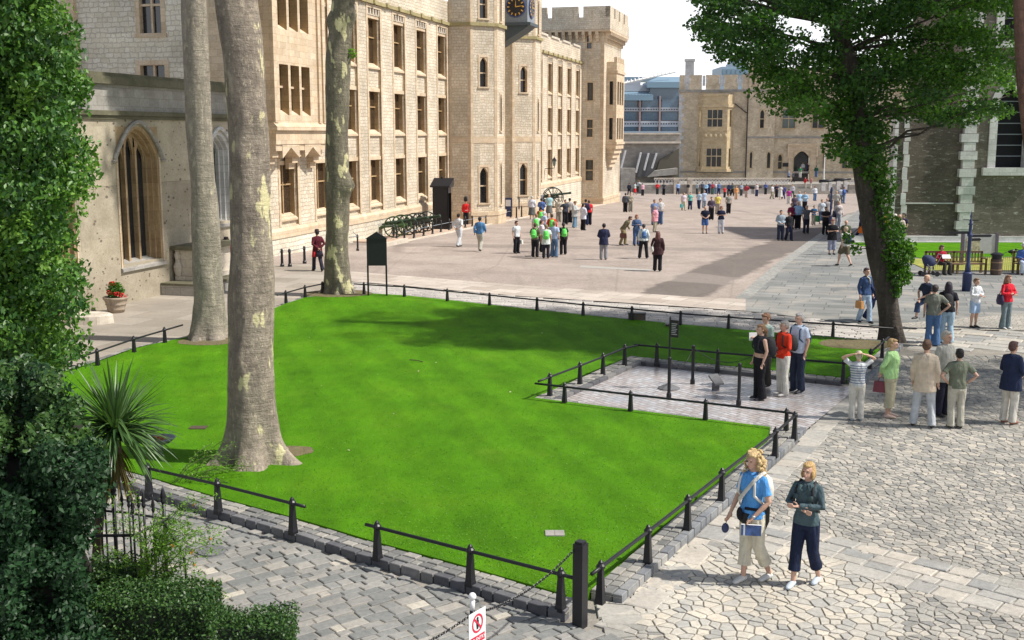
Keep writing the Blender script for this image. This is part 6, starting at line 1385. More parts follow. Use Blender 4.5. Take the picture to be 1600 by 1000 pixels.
# trailing shoots over the lawn edge next to the palm
tj2 = thing('flower_tub', (g(252, 722).x, g(252, 722).y, .1), 'shallow grey dish tub with orange flowers behind the palm', 'plant tub'); p = g(250, 722)
mb = MB(); mb.lathe(p.x, p.y, [(.06, .1), (.06, .33), (.2, .36), (.27, .42), (.29, .44), (.26, .45), (.2, .4)], 18); mb.build('dish', M['lead'], tj2, True)
q, _ = blob_pts((p.x, p.y, .44), (.17, .17, .05), 120, 0); leaves('flowers', q, .04, flat((.5, .2, .05), .7, 'rust_petal'), tj2)
lv_ = []; mb = MB(); p0 = g(300, 765); t = thing('trailing_shoots', p0, 'pale trailing shoots with tiny orange flowers along the railing below the nearest trunk', 'plant')
for i in range(16):
    q = p0+Vector((random.uniform(-.3, .2), random.uniform(-.1, .2), .1)); d = Vector((random.uniform(.2, 1), random.uniform(-.2, .5), random.uniform(.3, .9))).normalized(); pts = []
    for k in range(8): pts.append(q.copy()); q += d*.12; d = (d+Vector((.04, 0, -.15))).normalized()
    mb.tube(pts, .005, 4)
    for k in range(1, 8): lv_ += [pts[k]+Vector([random.gauss(0, .03) for _ in range(3)]) for _ in range(7)]
mb.build('stems', flat((.07, .09, .03), .8, 'green_stem'), t); leaves('foliage', np.array([tuple(p) for p in lv_]), .05, M['leaf_jas'], t, aspect=.35)
# geraniums in the pot
pot = [o for o in col.objects if o.name == 'plant_pot'][0]; c = Vector(pot['_o'])+Vector((0, 0, .62)); gp = thing('geranium', Vector(pot['_o'])+Vector((0, 0, .46)), 'red flowering geranium growing in the ribbed stone pot', 'plant')
q, _ = blob_pts(c+Vector((0, 0, .08)), (.28, .25, .3), 500, .1); leaves('foliage', q, .09, M['leaf_mid'], gp, aspect=.9)
q = np.concatenate([blob_pts(c+Vector(d), (.1, .08, .08), 50)[0] for d in ((.22, -.15, -.02), (.3, -.1, -.1), (-.12, -.2, .05), (-.05, -.1, .33), (.1, -.22, .02))]); leaves('blossom', q, .05, flat((.75, .02, .04), .6, 'red_petal'), gp)
# grass blades scattered on the lawn, fallen leaves
gp_ = []
A = np.array(lawn); x0, y0 = A.min(0); x1, y1 = A.max(0)
import itertools
cnt = 0
while cnt < 60000:
    y = y0+(y1-y0)*random.random()**2.2; x = random.uniform(x0, x1)
    if inside((x, y), lawn): gp_.append((x, y, .14)); cnt += 1
N = NT('grass_blades'); ri = N.n('NewGeometry').outputs['Random Per Island']; N.set(Base_Color=N.ramp(ri, [(0, (.06, .18, .005)), (.7, (.09, .25, .007)), (1, (.16, .31, .02))]), Roughness=.6)
gb = leaves('grass_blades', np.array(gp_), .026, N.m, None, up=.0, aspect=.28, loc=(0, 20, .13)); tag(gb, 'short bright green grass blades covering the lawn', 'grass', kind='stuff')
fl = []
for _ in range(30):
    y = random.uniform(14, 36); x = random.uniform(-9, 8)
    if inside((x, y), lawn): fl.append((x, y, .155))
for (px, py) in ((525, 516), (543, 522), (557, 545), (576, 542), (583, 560), (592, 550), (697, 538), (714, 562), (654, 590), (548, 579), (847, 529), (653, 590)): q = g(px, py); fl.append((q.x, q.y, .16))
tag(leaves('fallen_leaves', np.array(fl), .055, flat((.5, .45, .32), .8, 'dry_leaf_pale'), None, up=1.5, loc=(0, 20, .15)), 'scattered dry leaves lying on the lawn', 'leaves', kind='stuff')
mb = MB(); a, b = g(640, 572), g(661, 575); mb.tube([a+Vector((0, 0, .16)), a.lerp(b, .5)+Vector((0, .02, .17)), b+Vector((0, 0, .16))], .012, 5); tag(mb.build('fallen_twig', M['stem'], loc=a), 'short fallen twig lying in the middle of the lawn', 'twig')
# ---------------------------------------------------------------- people
SK = [(.55, .34, .25), (.62, .4, .3), (.32, .19, .12)]
_proto = {}
def hairmat(rgb):
    key = ('hair', rgb)
    if key in _mc: return _mc[key]
    N = NT('hair'); v = N.coord('Object', scale=(1, 1, .22)); nz = N.noise(v, 55, 4, .7)
    N.set(Base_Color=N.mix(1, rgb, N.ramp(nz, [(.3, .45), (.7, 1.35)]), 'MULTIPLY'), Roughness=.5, Specular_IOR_Level=.4, Normal=N.bump(nz, 1., .02)); _mc[key] = N.m; return N.m
def V3(*a): return Vector(a)
def pose_joints(pose):
    J = dict(hipL=V3(.085, 0, .93), hipR=V3(-.085, 0, .93), kneL=V3(.095, -.02, .5), kneR=V3(-.095, -.02, .5), ankL=V3(.1, .02, .09), ankR=V3(-.1, .02, .09),
             shL=V3(.16, 0, 1.385), shR=V3(-.16, 0, 1.385), elL=V3(.225, .03, 1.14), elR=V3(-.225, .03, 1.14), wrL=V3(.225, -.05, .9), wrR=V3(-.225, -.05, .9), toeL=V3(.02, -1, 0), toeR=V3(-.02, -1, 0), lean=0., headtilt=0.)
    def u(**k): J.update(k)
    if pose == 'walk': u(kneL=V3(.09, -.2, .53), ankL=V3(.09, -.27, .1), kneR=V3(-.09, .04, .5), ankR=V3(-.09, .3, .14), elL=V3(.22, .12, 1.16), wrL=V3(.22, .1, .92), elR=V3(-.23, -.04, 1.14), wrR=V3(-.2, -.22, .98))
    if pose == 'stroll': u(kneL=V3(.09, -.1, .51), ankL=V3(.09, -.12, .09), kneR=V3(-.09, 0, .5), ankR=V3(-.09, .16, .1))
    if pose == 'wide': u(kneL=V3(.13, -.02, .5), ankL=V3(.17, .02, .09), kneR=V3(-.13, -.02, .5), ankR=V3(-.17, .02, .09))
    if pose == 'folded': u(elL=V3(.25, -.06, 1.16), elR=V3(-.25, -.06, 1.16), wrL=V3(-.02, -.24, 1.17), wrR=V3(.03, -.2, 1.12))
    if pose == 'folded_walk': u(elL=V3(.25, -.06, 1.16), elR=V3(-.25, -.06, 1.16), wrL=V3(-.02, -.24, 1.17), wrR=V3(.03, -.2, 1.12), kneL=V3(.1, .02, .5), ankL=V3(.11, .22, .1), kneR=V3(-.09, -.1, .5), ankR=V3(-.1, -.14, .09))
    if pose == 'read': u(elL=V3(.23, -.05, 1.13), elR=V3(-.23, -.05, 1.13), wrL=V3(.07, -.3, 1.18), wrR=V3(-.07, -.3, 1.18), headtilt=.35)
    if pose == 'phone': u(elR=V3(-.25, -.08, 1.14), wrR=V3(-.14, -.12, 1.38))
    if pose == 'hips': u(elL=V3(.36, .08, 1.16), wrL=V3(.19, -.02, .98), elR=V3(-.36, .08, 1.16), wrR=V3(-.19, -.02, .98))
    if pose == 'hip1': u(elR=V3(-.36, .08, 1.16), wrR=V3(-.17, .1, .98))
    if pose == 'onhead': u(elL=V3(.37, -.02, 1.56), wrL=V3(.13, .08, 1.66), elR=V3(-.37, -.02, 1.56), wrR=V3(-.13, .08, 1.66))
    if pose == 'back': u(elL=V3(.25, .12, 1.15), wrL=V3(.04, .17, .98), elR=V3(-.25, .12, 1.15), wrR=V3(-.04, .17, .98))
    if pose == 'backwalk': u(elL=V3(.25, .12, 1.15), wrL=V3(.04, .17, .98), elR=V3(-.25, .12, 1.15), wrR=V3(-.04, .17, .98), kneL=V3(.09, -.17, .52), ankL=V3(.09, -.22, .1), kneR=V3(-.09, .04, .5), ankR=V3(-.09, .26, .13))
    if pose == 'point': u(elL=V3(.38, -.16, 1.35), wrL=V3(.5, -.36, 1.38))
    if pose == 'front': u(elL=V3(.24, -.02, 1.13), wrL=V3(.06, -.2, 1.0), elR=V3(-.24, -.02, 1.13), wrR=V3(-.06, -.2, 1.0))
    if pose == 'bend': u(lean=.55, kneL=V3(.09, -.12, .5), ankL=V3(.09, -.1, .09), ankR=V3(-.09, .12, .1), headtilt=.3, elR=V3(-.2, -.02, 1.14), wrR=V3(-.18, -.06, .92), elL=V3(.2, -.1, 1.15), wrL=V3(.14, -.3, 1.05))
    if pose in ('sit', 'sitread'):
        dz = -.45; 
        for k in ('hipL', 'hipR', 'shL', 'shR', 'elL', 'elR', 'wrL', 'wrR'): J[k] = J[k]+V3(0, 0, dz)
        u(kneL=V3(.12, -.43, .5), kneR=V3(-.12, -.43, .5), ankL=V3(.12, -.4, .09), ankR=V3(-.12, -.4, .09), elL=V3(.23, -.06, .7), elR=V3(-.23, -.06, .7), wrL=V3(.1, -.3, .66), wrR=V3(-.1, -.3, .66), headtilt=.35)
    if pose == 'legup': u(kneR=V3(-.1, -.3, .78), ankR=V3(-.12, -.32, .4), elL=V3(.24, -.12, 1.16), wrL=V3(.02, -.3, 1.05), elR=V3(-.24, -.12, 1.16), wrR=V3(-.04, -.32, 1.0), lean=.12)
    if pose == 'carry2': u(elR=V3(-.24, 0, 1.12), wrR=V3(-.26, -.12, .9), elL=V3(.25, .02, 1.12), wrL=V3(.14, -.14, .93), kneL=V3(.1, .02, .5), ankL=V3(.11, .24, .1), kneR=V3(-.06, -.04, .5), ankR=V3(-.05, -.08, .09))
    return J
def remesh(mb, vox, name, it=3, fac=.5):
    me = bpy.data.meshes.new(name); me.from_pydata([tuple(v) for v in mb.v], [], mb.f)
    bm = bmesh.new(); bm.from_mesh(me); bmesh.ops.recalc_face_normals(bm, faces=bm.faces); bm.to_mesh(me); bm.free()
    o = bpy.data.objects.new(name, me); col.objects.link(o)
    r = o.modifiers.new('r', 'REMESH'); r.mode = 'VOXEL'; r.voxel_size = vox
    s = o.modifiers.new('s', 'SMOOTH'); s.factor = fac; s.iterations = it
    bpy.context.view_layer.update(); out = bpy.data.meshes.new_from_object(o.evaluated_get(bpy.context.evaluated_depsgraph_get())); out.name = name
    bpy.data.objects.remove(o); out.polygons.foreach_set('use_smooth', [True]*len(out.polygons)); return out
def parts(key):
    """meshes of one figure 1.72 m tall facing -Y, feet at the origin"""
    if key in _proto: return _proto[key]
    pose, fem, sleeve, legs, hair, lod, girth = key
    J = pose_joints(pose); vox = (.0075, .012, .02, .03)[lod]; pad = (.013, .016, .02, .026)[lod]; gi = girth
    sit = pose.startswith('sit'); bz = -.45 if sit else 0
    ln = J['lean']; piv = V3(0, 0, .93+bz)
    def up(p):                                # lean forward everything above the hips
        if not ln: return p
        d = p-piv; c, s = math.cos(ln), math.sin(ln); return piv+V3(d.x, d.y*c-d.z*s, d.y*s+d.z*c)
    for k in ('shL', 'shR', 'elL', 'elR', 'wrL', 'wrR'): J[k] = up(J[k])
    wst = (.118 if fem else .138)*gi; hp = (.172 if fem else .158)*(gi*.5+.5); chs = .155 if fem else .172; bust = .125 if fem else .115
    def torso(mb, e, z0, z1, belly=0):
        T = [(.80, hp*.98, .112), (.86, hp, .118), (.95, hp*.99, .115), (1.02, (wst+hp)/2, .105*gi), (1.10, wst, .096*gi), (1.2, (wst+chs)/2, .108*gi), (1.29, chs, bust*(gi*.4+.6)), (1.37, chs*1.03, .105), (1.42, chs*.9, .088), (1.455, chs*.6, .07)]
        out = []
        def lerp(z):
            for a, b in zip(T, T[1:]):
                if a[0] <= z <= b[0]: t = (z-a[0])/(b[0]-a[0]); return (z, a[1]+(b[1]-a[1])*t, a[2]+(b[2]-a[2])*t)
            return (z, *(T[0][1:] if z < T[0][0] else T[-1][1:]))
        zs = [z0]+[t[0] for t in T if z0 < t[0] < z1]+[z1]
        vs = []; k = 20; fs = []
        for z in zs:
            _, rx, ry = lerp(z)
            for j in range(k): a = 2*math.pi*j/k; yy = -(ry+e)*math.sin(a)-(.012 if z > 1.15 and fem else .006*gi); vs.append(up(V3((rx+e)*math.copysign(abs(math.cos(a))**.85, math.cos(a)), yy, z+bz)))
        for i in range(len(zs)-1):
            for j in range(k): fs.append((i*k+j, i*k+(j+1) % k, (i+1)*k+(j+1) % k, (i+1)*k+j))
        fs += [tuple(range(k))[::-1], tuple((len(zs)-1)*k+j for j in range(k))]; mb.add(vs, fs)
    hc = up(V3(0, -.015, 1.605+bz)); ht = J['headtilt']
    def hd(x, y, z):
        c, s = math.cos(ht), math.sin(ht); return hc+V3(x, y*c-z*s, z*c+y*s)
    body = MB(); E_ = 0
    torso(body, -.004, .84, 1.415)
    body.tube([up(V3(0, .01, 1.40+bz)), up(V3(0, .0, 1.47+bz)), up(V3(0, -.005, 1.53+bz)), hc], [.062, .05, .047, .05], 12)
    # head: skull, jaw, nose, ears
    def hball(c, r, k=14): o = hd(*c); body.ball(o, r, k)
    hball((0, .008, .022), (.076, .094, .094)); hball((0, -.018, -.04), (.058, .068, .07)); hball((0, -.05, -.075), (.032, .03, .03), 10)
    body.tube([hd(0, -.085, .02), hd(0, -.107, -.018), hd(0, -.092, -.03)], [.009, .015, .01], 8)
    for s in (-1, 1): hball((s*.078, .012, -.005), (.012, .022, .032), 8)
    hball((0, -.088, -.052), (.024, .012, .008), 8); hball((0, -.085, .03), (.05, .012, .012), 8)
    feet = []
    for s, S in ((1, 'L'), (-1, 'R')):
        h, k, a = J['hip'+S], J['kne'+S], J['ank'+S]; body.tube([h+V3(0, 0, .0), h.lerp(k, .5)+V3(0, -.01, 0), k, k.lerp(a, .3)+V3(0, .02, 0), a.lerp(k, .25), a, a+V3(0, -.01, -.06)], [.085, .07, .053, .055, .038, .034, .036], 12)
        sh, el, wr = J['sh'+S], J['el'+S], J['wr'+S]; body.tube([sh+V3(-s*.04, 0, .0), sh, sh.lerp(el, .5), el, el.lerp(wr, .35), wr], [.045, .05, .042, .035, .036, .024], 10)
        d = (wr-el).normalized(); 
        if pose in ('read', 'onhead', 'sit', 'sitread', 'front'): d = (d*.6+V3(-s*.3, 0, .1)).normalized()
        pal = wr+d*.055; side = V3(0, 1, 0) if abs(d.y) < .8 else V3(0, 0, 1)
        if pose.startswith('folded'): side = V3(0, 0, 1)
        sx = (side-d*side.dot(d)).normalized(); nx = d.cross(sx)*s
        if lod <= 1:
            body.tube([wr-d*.01, wr+d*.03, pal+d*.025], [(.024, .018), (.036, .015), (.036, .013)] if True else .03, 10)
            for q in range(4): o = pal+sx*(.027-.018*q)+d*.02; L = (.07, .078, .072, .056)[q]; cr = nx*-.0; body.tube([o, o+d*L*.45+nx*.004, o+d*L*.8+nx*.016, o+d*L+nx*.03], [.0095, .009, .0085, .007], 7)
            o = wr+sx*.028+d*.02; body.tube([o, o+sx*.025+d*.025, o+sx*.03+d*.055+nx*.01], [.012, .0105, .008], 7)
        else: body.tube([wr, pal, pal+d*.07], [(.028, .022), (.036, .018), (.022, .014)], 8)
        feet.append((s, a, J['toe'+S], k))
    P = {'body': remesh(body, vox, 'body', 2)}
    top = MB(); zt0 = {'crop': 1.08, 'long': .72}.get(sleeve.split('_')[-1], .88)
    torso(top, pad+.004+(.008 if zt0 < .8 else 0), max(.80, zt0), 1.45)
    if zt0 < .8:
        top.rings([(0, 0, zt0+bz, hp+pad+.04, .168), (0, 0, .85+bz, hp+pad+.022, .155), (0, 0, 1.02+bz, hp+pad+.008, .142)], 20)
    top.tube([up(V3(0, .006, 1.38+bz)), up(V3(0, .006, 1.44+bz)), up(V3(0, .004, 1.472+bz))], [.12, .092, .064], 14)
    sl = sleeve.split('_')[0]
    for s, S in ((1, 'L'), (-1, 'R')):
        sh, el, wr = J['sh'+S], J['el'+S], J['wr'+S]
        if sl == 'none': continue
        pts = [sh+V3(-s*.09, 0, .025), sh, sh.lerp(el, .45)]; rr = [.04+pad*.8, (.046 if fem else .052)+pad, (.042 if fem else .047)+pad]
        if sl == 'short': pts += [sh.lerp(el, .72)]; rr += [.048+pad]
        else: pts += [el, el.lerp(wr, .5), wr+(el-wr)*.03]; rr += [.038+pad, .034+pad, .028+pad]
        top.tube(pts, rr, 12)
    P['top'] = remesh(top, vox*1.1, 'top', 3)
    low = MB(); lowz = .80
    lt = legs.split('_')[0]
    if lt == 'skirt':
        low.rings([(0, 0, .32+bz, .25, .2), (0, 0, .6, .22, .17), (0, 0, .85, hp+pad, .13), (0, 0, 1.0, wst+pad+.01, .105*gi+pad)], 20)
    else:
        torso_low = [(.82, hp+pad*.8, .118), (.9, hp+pad*.8, .12+pad*.6), (1.0, (wst+hp)/2+pad*.6, .106*gi+pad*.6)]
        if sit: low.tube([V3(0, 0, .42), V3(0, 0, .56)], [(.16, .12), (.15, .11)], 16)
        else: torso(low, pad*.85, .82, .985)
        for s, a, td, k in feet:
            h = J['hip'+('L' if s > 0 else 'R')]
            if lt == 'long': pts = [h, h.lerp(k, .5), k, k.lerp(a, .5), a+(k-a).normalized()*.0+V3(0, .0, -.035)]; rr = [.098+pad*.4, .088+pad*.5, .066+pad*.7, .062+pad*.8, .066+pad*.8]
            elif lt == 'flare': pts = [h, h.lerp(k, .5), k, k.lerp(a, .6), a+V3(0, .0, -.05)]; rr = [.098+pad*.4, .086+pad*.5, .062+pad*.6, .07+pad, .085+pad]
            elif lt == 'crop': pts = [h, h.lerp(k, .5), k, k.lerp(a, .45), k.lerp(a, .66)]; rr = [.1+pad*.4, .09+pad*.5, .07+pad, .07+pad, .074+pad]
            else: pts = [h, h.lerp(k, .5), k.lerp(h, .05)]; rr = [.1+pad*.4, .095+pad*.8, .088+pad]
            low.tube(pts, rr, 14)
    P['trousers' if lt != 'skirt' else 'skirt'] = remesh(low, vox*1.1, 'trousers', 3)
    ha = MB(); rng = random.Random(5)
    def hb(c, r, k=12): ha.ball(hd(*c), r, k)
    if hair != 'bald':
        hb((0, .028, .045), (.085, .09, .088)); hb((0, .05, .0), (.08, .07, .085)); hb((0, -.02, .085), (.066, .07, .04))
        for s in (-1, 1): hb((s*.062, .02, .02), (.024, .05, .055), 8)
    if hair == 'bald': hb((0, .06, -.01), (.078, .05, .05)); [hb((s*.066, .03, -.01), (.018, .035, .03), 8) for s in (-1, 1)]
    if hair == 'long': ha.tube([hd(0, .06, .03), hd(0, .085, -.08), hd(0, .1, -.2), hd(0, .09, -.34)], [(.085, .06), (.095, .055), (.1, .045), (.07, .03)], 14); [hb((s*.075, .01, -.07), (.025, .045, .1), 8) for s in (-1, 1)]
    if hair == 'bob': ha.tube([hd(0, .05, .03), hd(0, .06, -.06), hd(0, .055, -.12)], [(.09, .065), (.095, .06), (.07, .045)], 14); [hb((s*.075, .0, -.04), (.022, .05, .07), 8) for s in (-1, 1)]
    if hair == 'pony': ha.tube([hd(0, .1, .03), hd(0, .13, -.02), hd(0, .12, -.14), hd(0, .1, -.26)], [.03, .035, .032, .012], 10); hb((0, .1, .03), (.03, .03, .03), 8)
    if hair == 'curly':
        for _ in range(170):
            a = rng.uniform(0, 2*math.pi); z = rng.uniform(-.24, .12); w_ = .1+.035*(z < 0)-.2*max(0, z-.03); y = w_*math.sin(a)*.95+.03; x = w_*math.cos(a)
            if y < -.045 and z < .08: continue
            if y < -.02 and abs(x) < .075 and z < .06: continue
            hb((x, y, z), rng.uniform(.016, .03), 6)
        ha.tube([hd(0, .05, .03), hd(0, .07, -.1), hd(0, .07, -.2)], [(.095, .07), (.105, .065), (.09, .05)], 12)
    if hair == 'cap': hb((0, .0, .055), (.088, .1, .075)); hb((0, .1, .02), (.05, .06, .014), 10)
    if hair == 'hatbrim': ha.tube([hd(0, 0, .05), hd(0, 0, .062)], [.135, .135], 18); ha.tube([hd(0, 0, .06), hd(0, 0, .15)], [.085, .078], 16)
    if hair == 'bearskin': ha.tube([hd(0, .0, .01), hd(0, .0, .1), hd(0, .005, .24), hd(0, .01, .33), hd(0, .01, .36)], [.1, .125, .125, .09, .04], 14)
    for i_, v_ in enumerate(ha.v):
        w_ = Vector(v_); ha.v[i_] = tuple(w_+Vector((mn.noise(w_*28), mn.noise(w_*28+V3(9, 0, 0)), mn.noise(w_*20+V3(0, 9, 0))))*.009)
    P['hair' if hair not in ('cap', 'hatbrim', 'bearskin') else 'hat'] = remesh(ha, max(vox*.8, .006), 'hair', 1)
    for i, (s, a, td, k) in enumerate(feet):
        mb = MB(); d = V3(td.x*s, td.y, 0).normalized()
        if pose in ('walk', 'backwalk', 'stroll') and s < 0: b0 = a+V3(0, .03, -.05); mb.tube([b0+V3(0, .035, .03), b0+V3(0, -.06, -.0), b0+V3(0, -.16, -.05)], [(.035, .045), (.042, .04), (.035, .022)], 10)
        else:
            z = a.z-.045 if a.z > .2 else .045
            mb.tube([V3(a.x, a.y+.05, z), V3(a.x, a.y-.0, z+.008), V3(a.x, a.y, z)+d*.09, V3(a.x, a.y, z)+d*.16+V3(0, 0, -.012), V3(a.x, a.y, z)+d*.19+V3(0, 0, -.015)], [(.03, .03), (.041, .044), (.046, .036), (.042, .026), (.02, .014)], 12)
        P['shoe%d' % i] = remesh(mb, max(vox, .008), 'shoe', 1)
    if lod <= 1:
        mb = MB()
        for s in (-1, 1): mb.ball(hd(s*.03, -.082, .008), (.012, .008, .006), 8)
        me = bpy.data.meshes.new('eyes'); me.from_pydata([tuple(v) for v in mb.v], [], mb.f); P['eyes'] = me
        mb = MB(); mb.ball(hd(0, -.099, -.052), (.022, .005, .006), 8); me = bpy.data.meshes.new('mouth'); me.from_pydata([tuple(v) for v in mb.v], [], mb.f); P['mouth'] = me
    for me in P.values():
        if not me.materials: me.materials.append(M['white'])
    _proto[key] = P; P['_J'] = J; P['_hd'] = hd; P['_up'] = up
    return P
BLK = (.02, .02, .025); NAVY = (.025, .035, .09); WHT = (.72, .73, .74); JEAN = (.09, .16, .3); LJEAN = (.3, .42, .55); KHK = (.35, .3, .2); GRY = (.2, .21, .22); BEI = (.55, .48, .37)
BLU = (.12, .26, .6); LBL = (.42, .58, .8); RED = (.6, .03, .035); GRN = (.12, .6, .1); PNK = (.75, .35, .42); YEL = (.7, .58, .15); DGR = (.05, .06, .06); MAR = (.25, .03, .08); DGN = (.05, .12, .09)
HBR = (.09, .05, .03); HBK = (.015, .012, .012); HBL = (.6, .42, .2); HGR = (.35, .33, .31); HLB = (.28, .17, .09)
def person(px, fy, h, pose, face, top, low, hair, hcol, label, sleeve='short', legs='long', fem=0, skin=0, shoe=BLK, lod=None, girth=1., Y=None, z=None, extra=None, group=None):
    if Y is not None: p = at(px, fy, Y)
    elif z is not None: p = gh(px, fy, z)
    else: p = g(px, fy)
    if z is None and Y is None: p.z = gz(p.y)
    d = p.y
    if lod is None: lod = 1 if d < 30 else (2 if d < 75 else 3)
    P = parts((pose, fem, sleeve, legs, hair, lod, girth)); s = h/1.72
    root = bpy.data.objects.new('person', None); col.objects.link(root); root.location = p; root.scale = (s*(.97, 1.03, 1.1, 1.18)[lod], s*(1., 1.08, 1.12, 1.18)[lod], s*(1.05 if lod == 3 else 1)); root.rotation_euler = (0, 0, R(face)); root.empty_display_size = .2
    root['_o'] = tuple(p); tag(root, label, 'person', group)
    cm = {'body': flat(SK[skin], .55, 'skin', spec=.35, var=.06), 'top': cloth(top), 'trousers': cloth(low), 'skirt': cloth(low), 'hair': hairmat(hcol), 'hat': flat(hcol, .8, 'hat', var=.3), 'shoe0': flat(shoe, .5, 'shoe'), 'shoe1': flat(shoe, .5, 'shoe'), 'eyes': M['black'], 'mouth': flat((.4, .12, .1), .5, 'lips')}
    for k, me in P.items():
        if k[0] == '_': continue
        o = bpy.data.objects.new('shoe' if k.startswith('shoe') else k, me); col.objects.link(o); o.parent = root
        o.material_slots[0].link = 'OBJECT'; o.material_slots[0].material = cm[k]
    root['_k'] = 1; person.last = (root, P, s, p, R(face))
    return root
def L2W(v):                                     # local point of the last person -> world
    root, P, s, p, a = person.last; k = root.scale.x; x, y = v[0]*k, v[1]*k; return Vector((p.x+x*math.cos(a)-y*math.sin(a), p.y+x*math.sin(a)+y*math.cos(a), p.z+v[2]*s))
def bag(kind, colr, label, name=None, at_=None, sc_=1., strapc=None, group=None):
    root, P, s, p, a = person.last; J = P['_J']; up = P['_up']; mb = MB(); q = sc_
    def LT(pts): return [L2W(v) for v in pts]
    k = s*q
    if kind == 'backpack':
        c = V3(0, .21, 1.2) if at_ is None else V3(*at_); c = up(c); pts = []
        mb.tube(LT([c+V3(0, .0, -.22*q), c+V3(0, .01, -.16*q), c, c+V3(0, -.01, .15*q), c+V3(0, -.01, .22*q)]), [(.1*k, .06*k), (.15*k, .095*k), (.155*k, .1*k), (.13*k, .08*k), (.06*k, .04*k)], 14)
        mb.tube(LT([c+V3(0, .09*q, -.1*q), c+V3(0, .1*q, .0)]), [(.1*k, .04*k), (.09*k, .035*k)], 10)
        f = mb; nm = 'backpack'
        st = [[V3(x, .14, 1.02), V3(x*1.3, .0, 1.08), V3(x*1.15, -.14, 1.2), V3(x, -.12, 1.38), V3(x*.9, .0, 1.47), V3(x*.7, .15, 1.38)] for x in (-.12, .12)] if at_ is None else []
        for S_ in st: mb.tube(LT([up(v) for v in S_]), [.018*s]*6, 6)
    elif kind == 'hand':                       # bag hanging from a hand
        S = 'L' if (at_ or 'L') == 'L' else 'R'; w_ = J['wr'+S]+V3(0, 0, -.1); mb.tube(LT([w_+V3(0, .07, -.1*q), w_+V3(0, .03, 0), w_+V3(0, -.03, 0), w_+V3(0, -.07, -.1*q)]), .009, 5)
        mb.prism(LT([w_+V3(-.05, -.14*q, -.1*q), w_+V3(-.05, .14*q, -.1*q), w_+V3(-.05, .16*q, -.33*q), w_+V3(-.05, -.16*q, -.33*q)]), L2W(V3(.1, 0, 0))-L2W(V3(0, 0, 0))); nm = 'handbag'
    elif kind == 'shoulder':
        sd = 1 if (at_ or 'L') == 'L' else -1; c = V3(sd*.21, .05, .98); mb.tube(LT([c+V3(0, 0, -.12*q), c+V3(0, 0, -.05*q), c+V3(0, 0, .08*q)]), [(.05*k, .13*k), (.065*k, .15*k), (.04*k, .12*k)], 12)
        mb.tube(LT([c+V3(0, .08, .05), V3(sd*.12, .1, 1.3), V3(sd*.1, 0, 1.46), V3(sd*.14, -.12, 1.3), c+V3(0, -.08, .05)]), .012, 5); nm = 'shoulder_bag'
    elif kind == 'waistcloth':
        mb.tube(LT([V3(0, 0, .99), V3(0, .03, .9), V3(.02, .1, .74), V3(.05, .13, .6)]), [(.2*k, .145*k), (.215*k, .15*k), (.15*k, .07*k), (.03*k, .02*k)], 16); nm = 'tied_jacket'
    m_ = flat(colr, .75, 'bag_cloth', bump=.3)
    return tag(mb.build(name or nm, m_, loc=L2W(V3(0, 0, 1.)), smooth=kind in ('backpack', 'shoulder', 'waistcloth')), label, {'tied_jacket': 'jacket', 'handbag': 'bag', 'shoulder_bag': 'bag'}.get(nm, nm), group)
def child_part(mb, name, mat):                  # garment detail given in local coordinates of the last person
    root, P, s, p, a = person.last; me = bpy.data.meshes.new(name); me.from_pydata([tuple(v) for v in mb.v], [], mb.f); bm = bmesh.new(); bm.from_mesh(me); bmesh.ops.recalc_face_normals(bm, faces=bm.faces); bm.to_mesh(me); bm.free()
    me.materials.append(mat); me.polygons.foreach_set('use_smooth', [True]*len(me.polygons)); o = bpy.data.objects.new(name, me); col.objects.link(o); o.parent = root; return o
SH = V3
# ---- the two women walking on the crazy paving
person(1172, 908, 1.72, 'carry2', -52, (.1, .33, .72), (.62, .58, .46), 'curly', (.62, .45, .22), 'woman with curly blonde hair in a bright blue t-shirt and cropped cream trousers', legs='crop', fem=1, shoe=(.6, .6, .58), lod=0)
bag('waistcloth', (.02, .02, .022), 'black jacket tied round the waist of the curly haired woman')
bag('backpack', (.68, .66, .6), 'white backpack on the back of the curly haired woman in blue', sc_=.85)
mb = MB(); mb.tube([SH(.16, .02, 1.49), SH(.12, -.12, 1.4), SH(.02, -.165, 1.25), SH(-.1, -.155, 1.1), SH(-.17, -.06, 1.03)], [(.04, .012)]*5, 8); child_part(mb, 'cross_strap', cloth((.66, .64, .58)))
mb = MB(); mb.tube([SH(.0, -.15, 1.01), SH(.16, -.08, 1.01), SH(.18, .05, 1.0)], [(.022, .02)]*3, 8); mb.ball(SH(-.06, -.18, .93), (.05, .03, .09), 10); child_part(mb, 'belt_pouch', cloth(BLK))
mb = MB(); mb.tube([SH(.142, -.135, .945), SH(.138, -.142, .925)], .032, 12); child_part(mb, 'wristwatch', flat((.6, .6, .62), .3, 'steel', .9))
b_ = L2W(SH(.16, -.2, .8)); fr = Fr(b_.x, b_.y, 100); mb = MB(); mb.box(fr, -.13, .12, -.03, .0, b_.z-.1, b_.z+.04, 0); mb.box(fr, -.124, .124, -.034, -.03, b_.z-.095, b_.z+.035, 1); mb.box(fr, -.13, .12, .0, .004, b_.z-.1, b_.z+.04, 2); mb.box(fr, -.1, -.08, .004, .006, b_.z-.1, b_.z+.04, 1)
tag(mb.build('guide_book', [M['white'], M['white'], flat((.06, .12, .3), .4, 'book_cover', var=.8)], loc=b_), 'blue and white guide book held by the curly haired woman', 'book')
b_ = L2W(SH(-.27, -.17, .72)); mb = MB(); mb.tube([b_+Vector((0, 0, .12)), b_+Vector((-.02, 0, .03))], .006, 5); mb.ball(b_+Vector((-.03, 0, -.04)), (.05, .03, .07), 10); tag(mb.build('sunglasses_case', M['navy'], loc=b_), 'small dark blue pouch dangling from the curly haired woman hand', 'pouch')
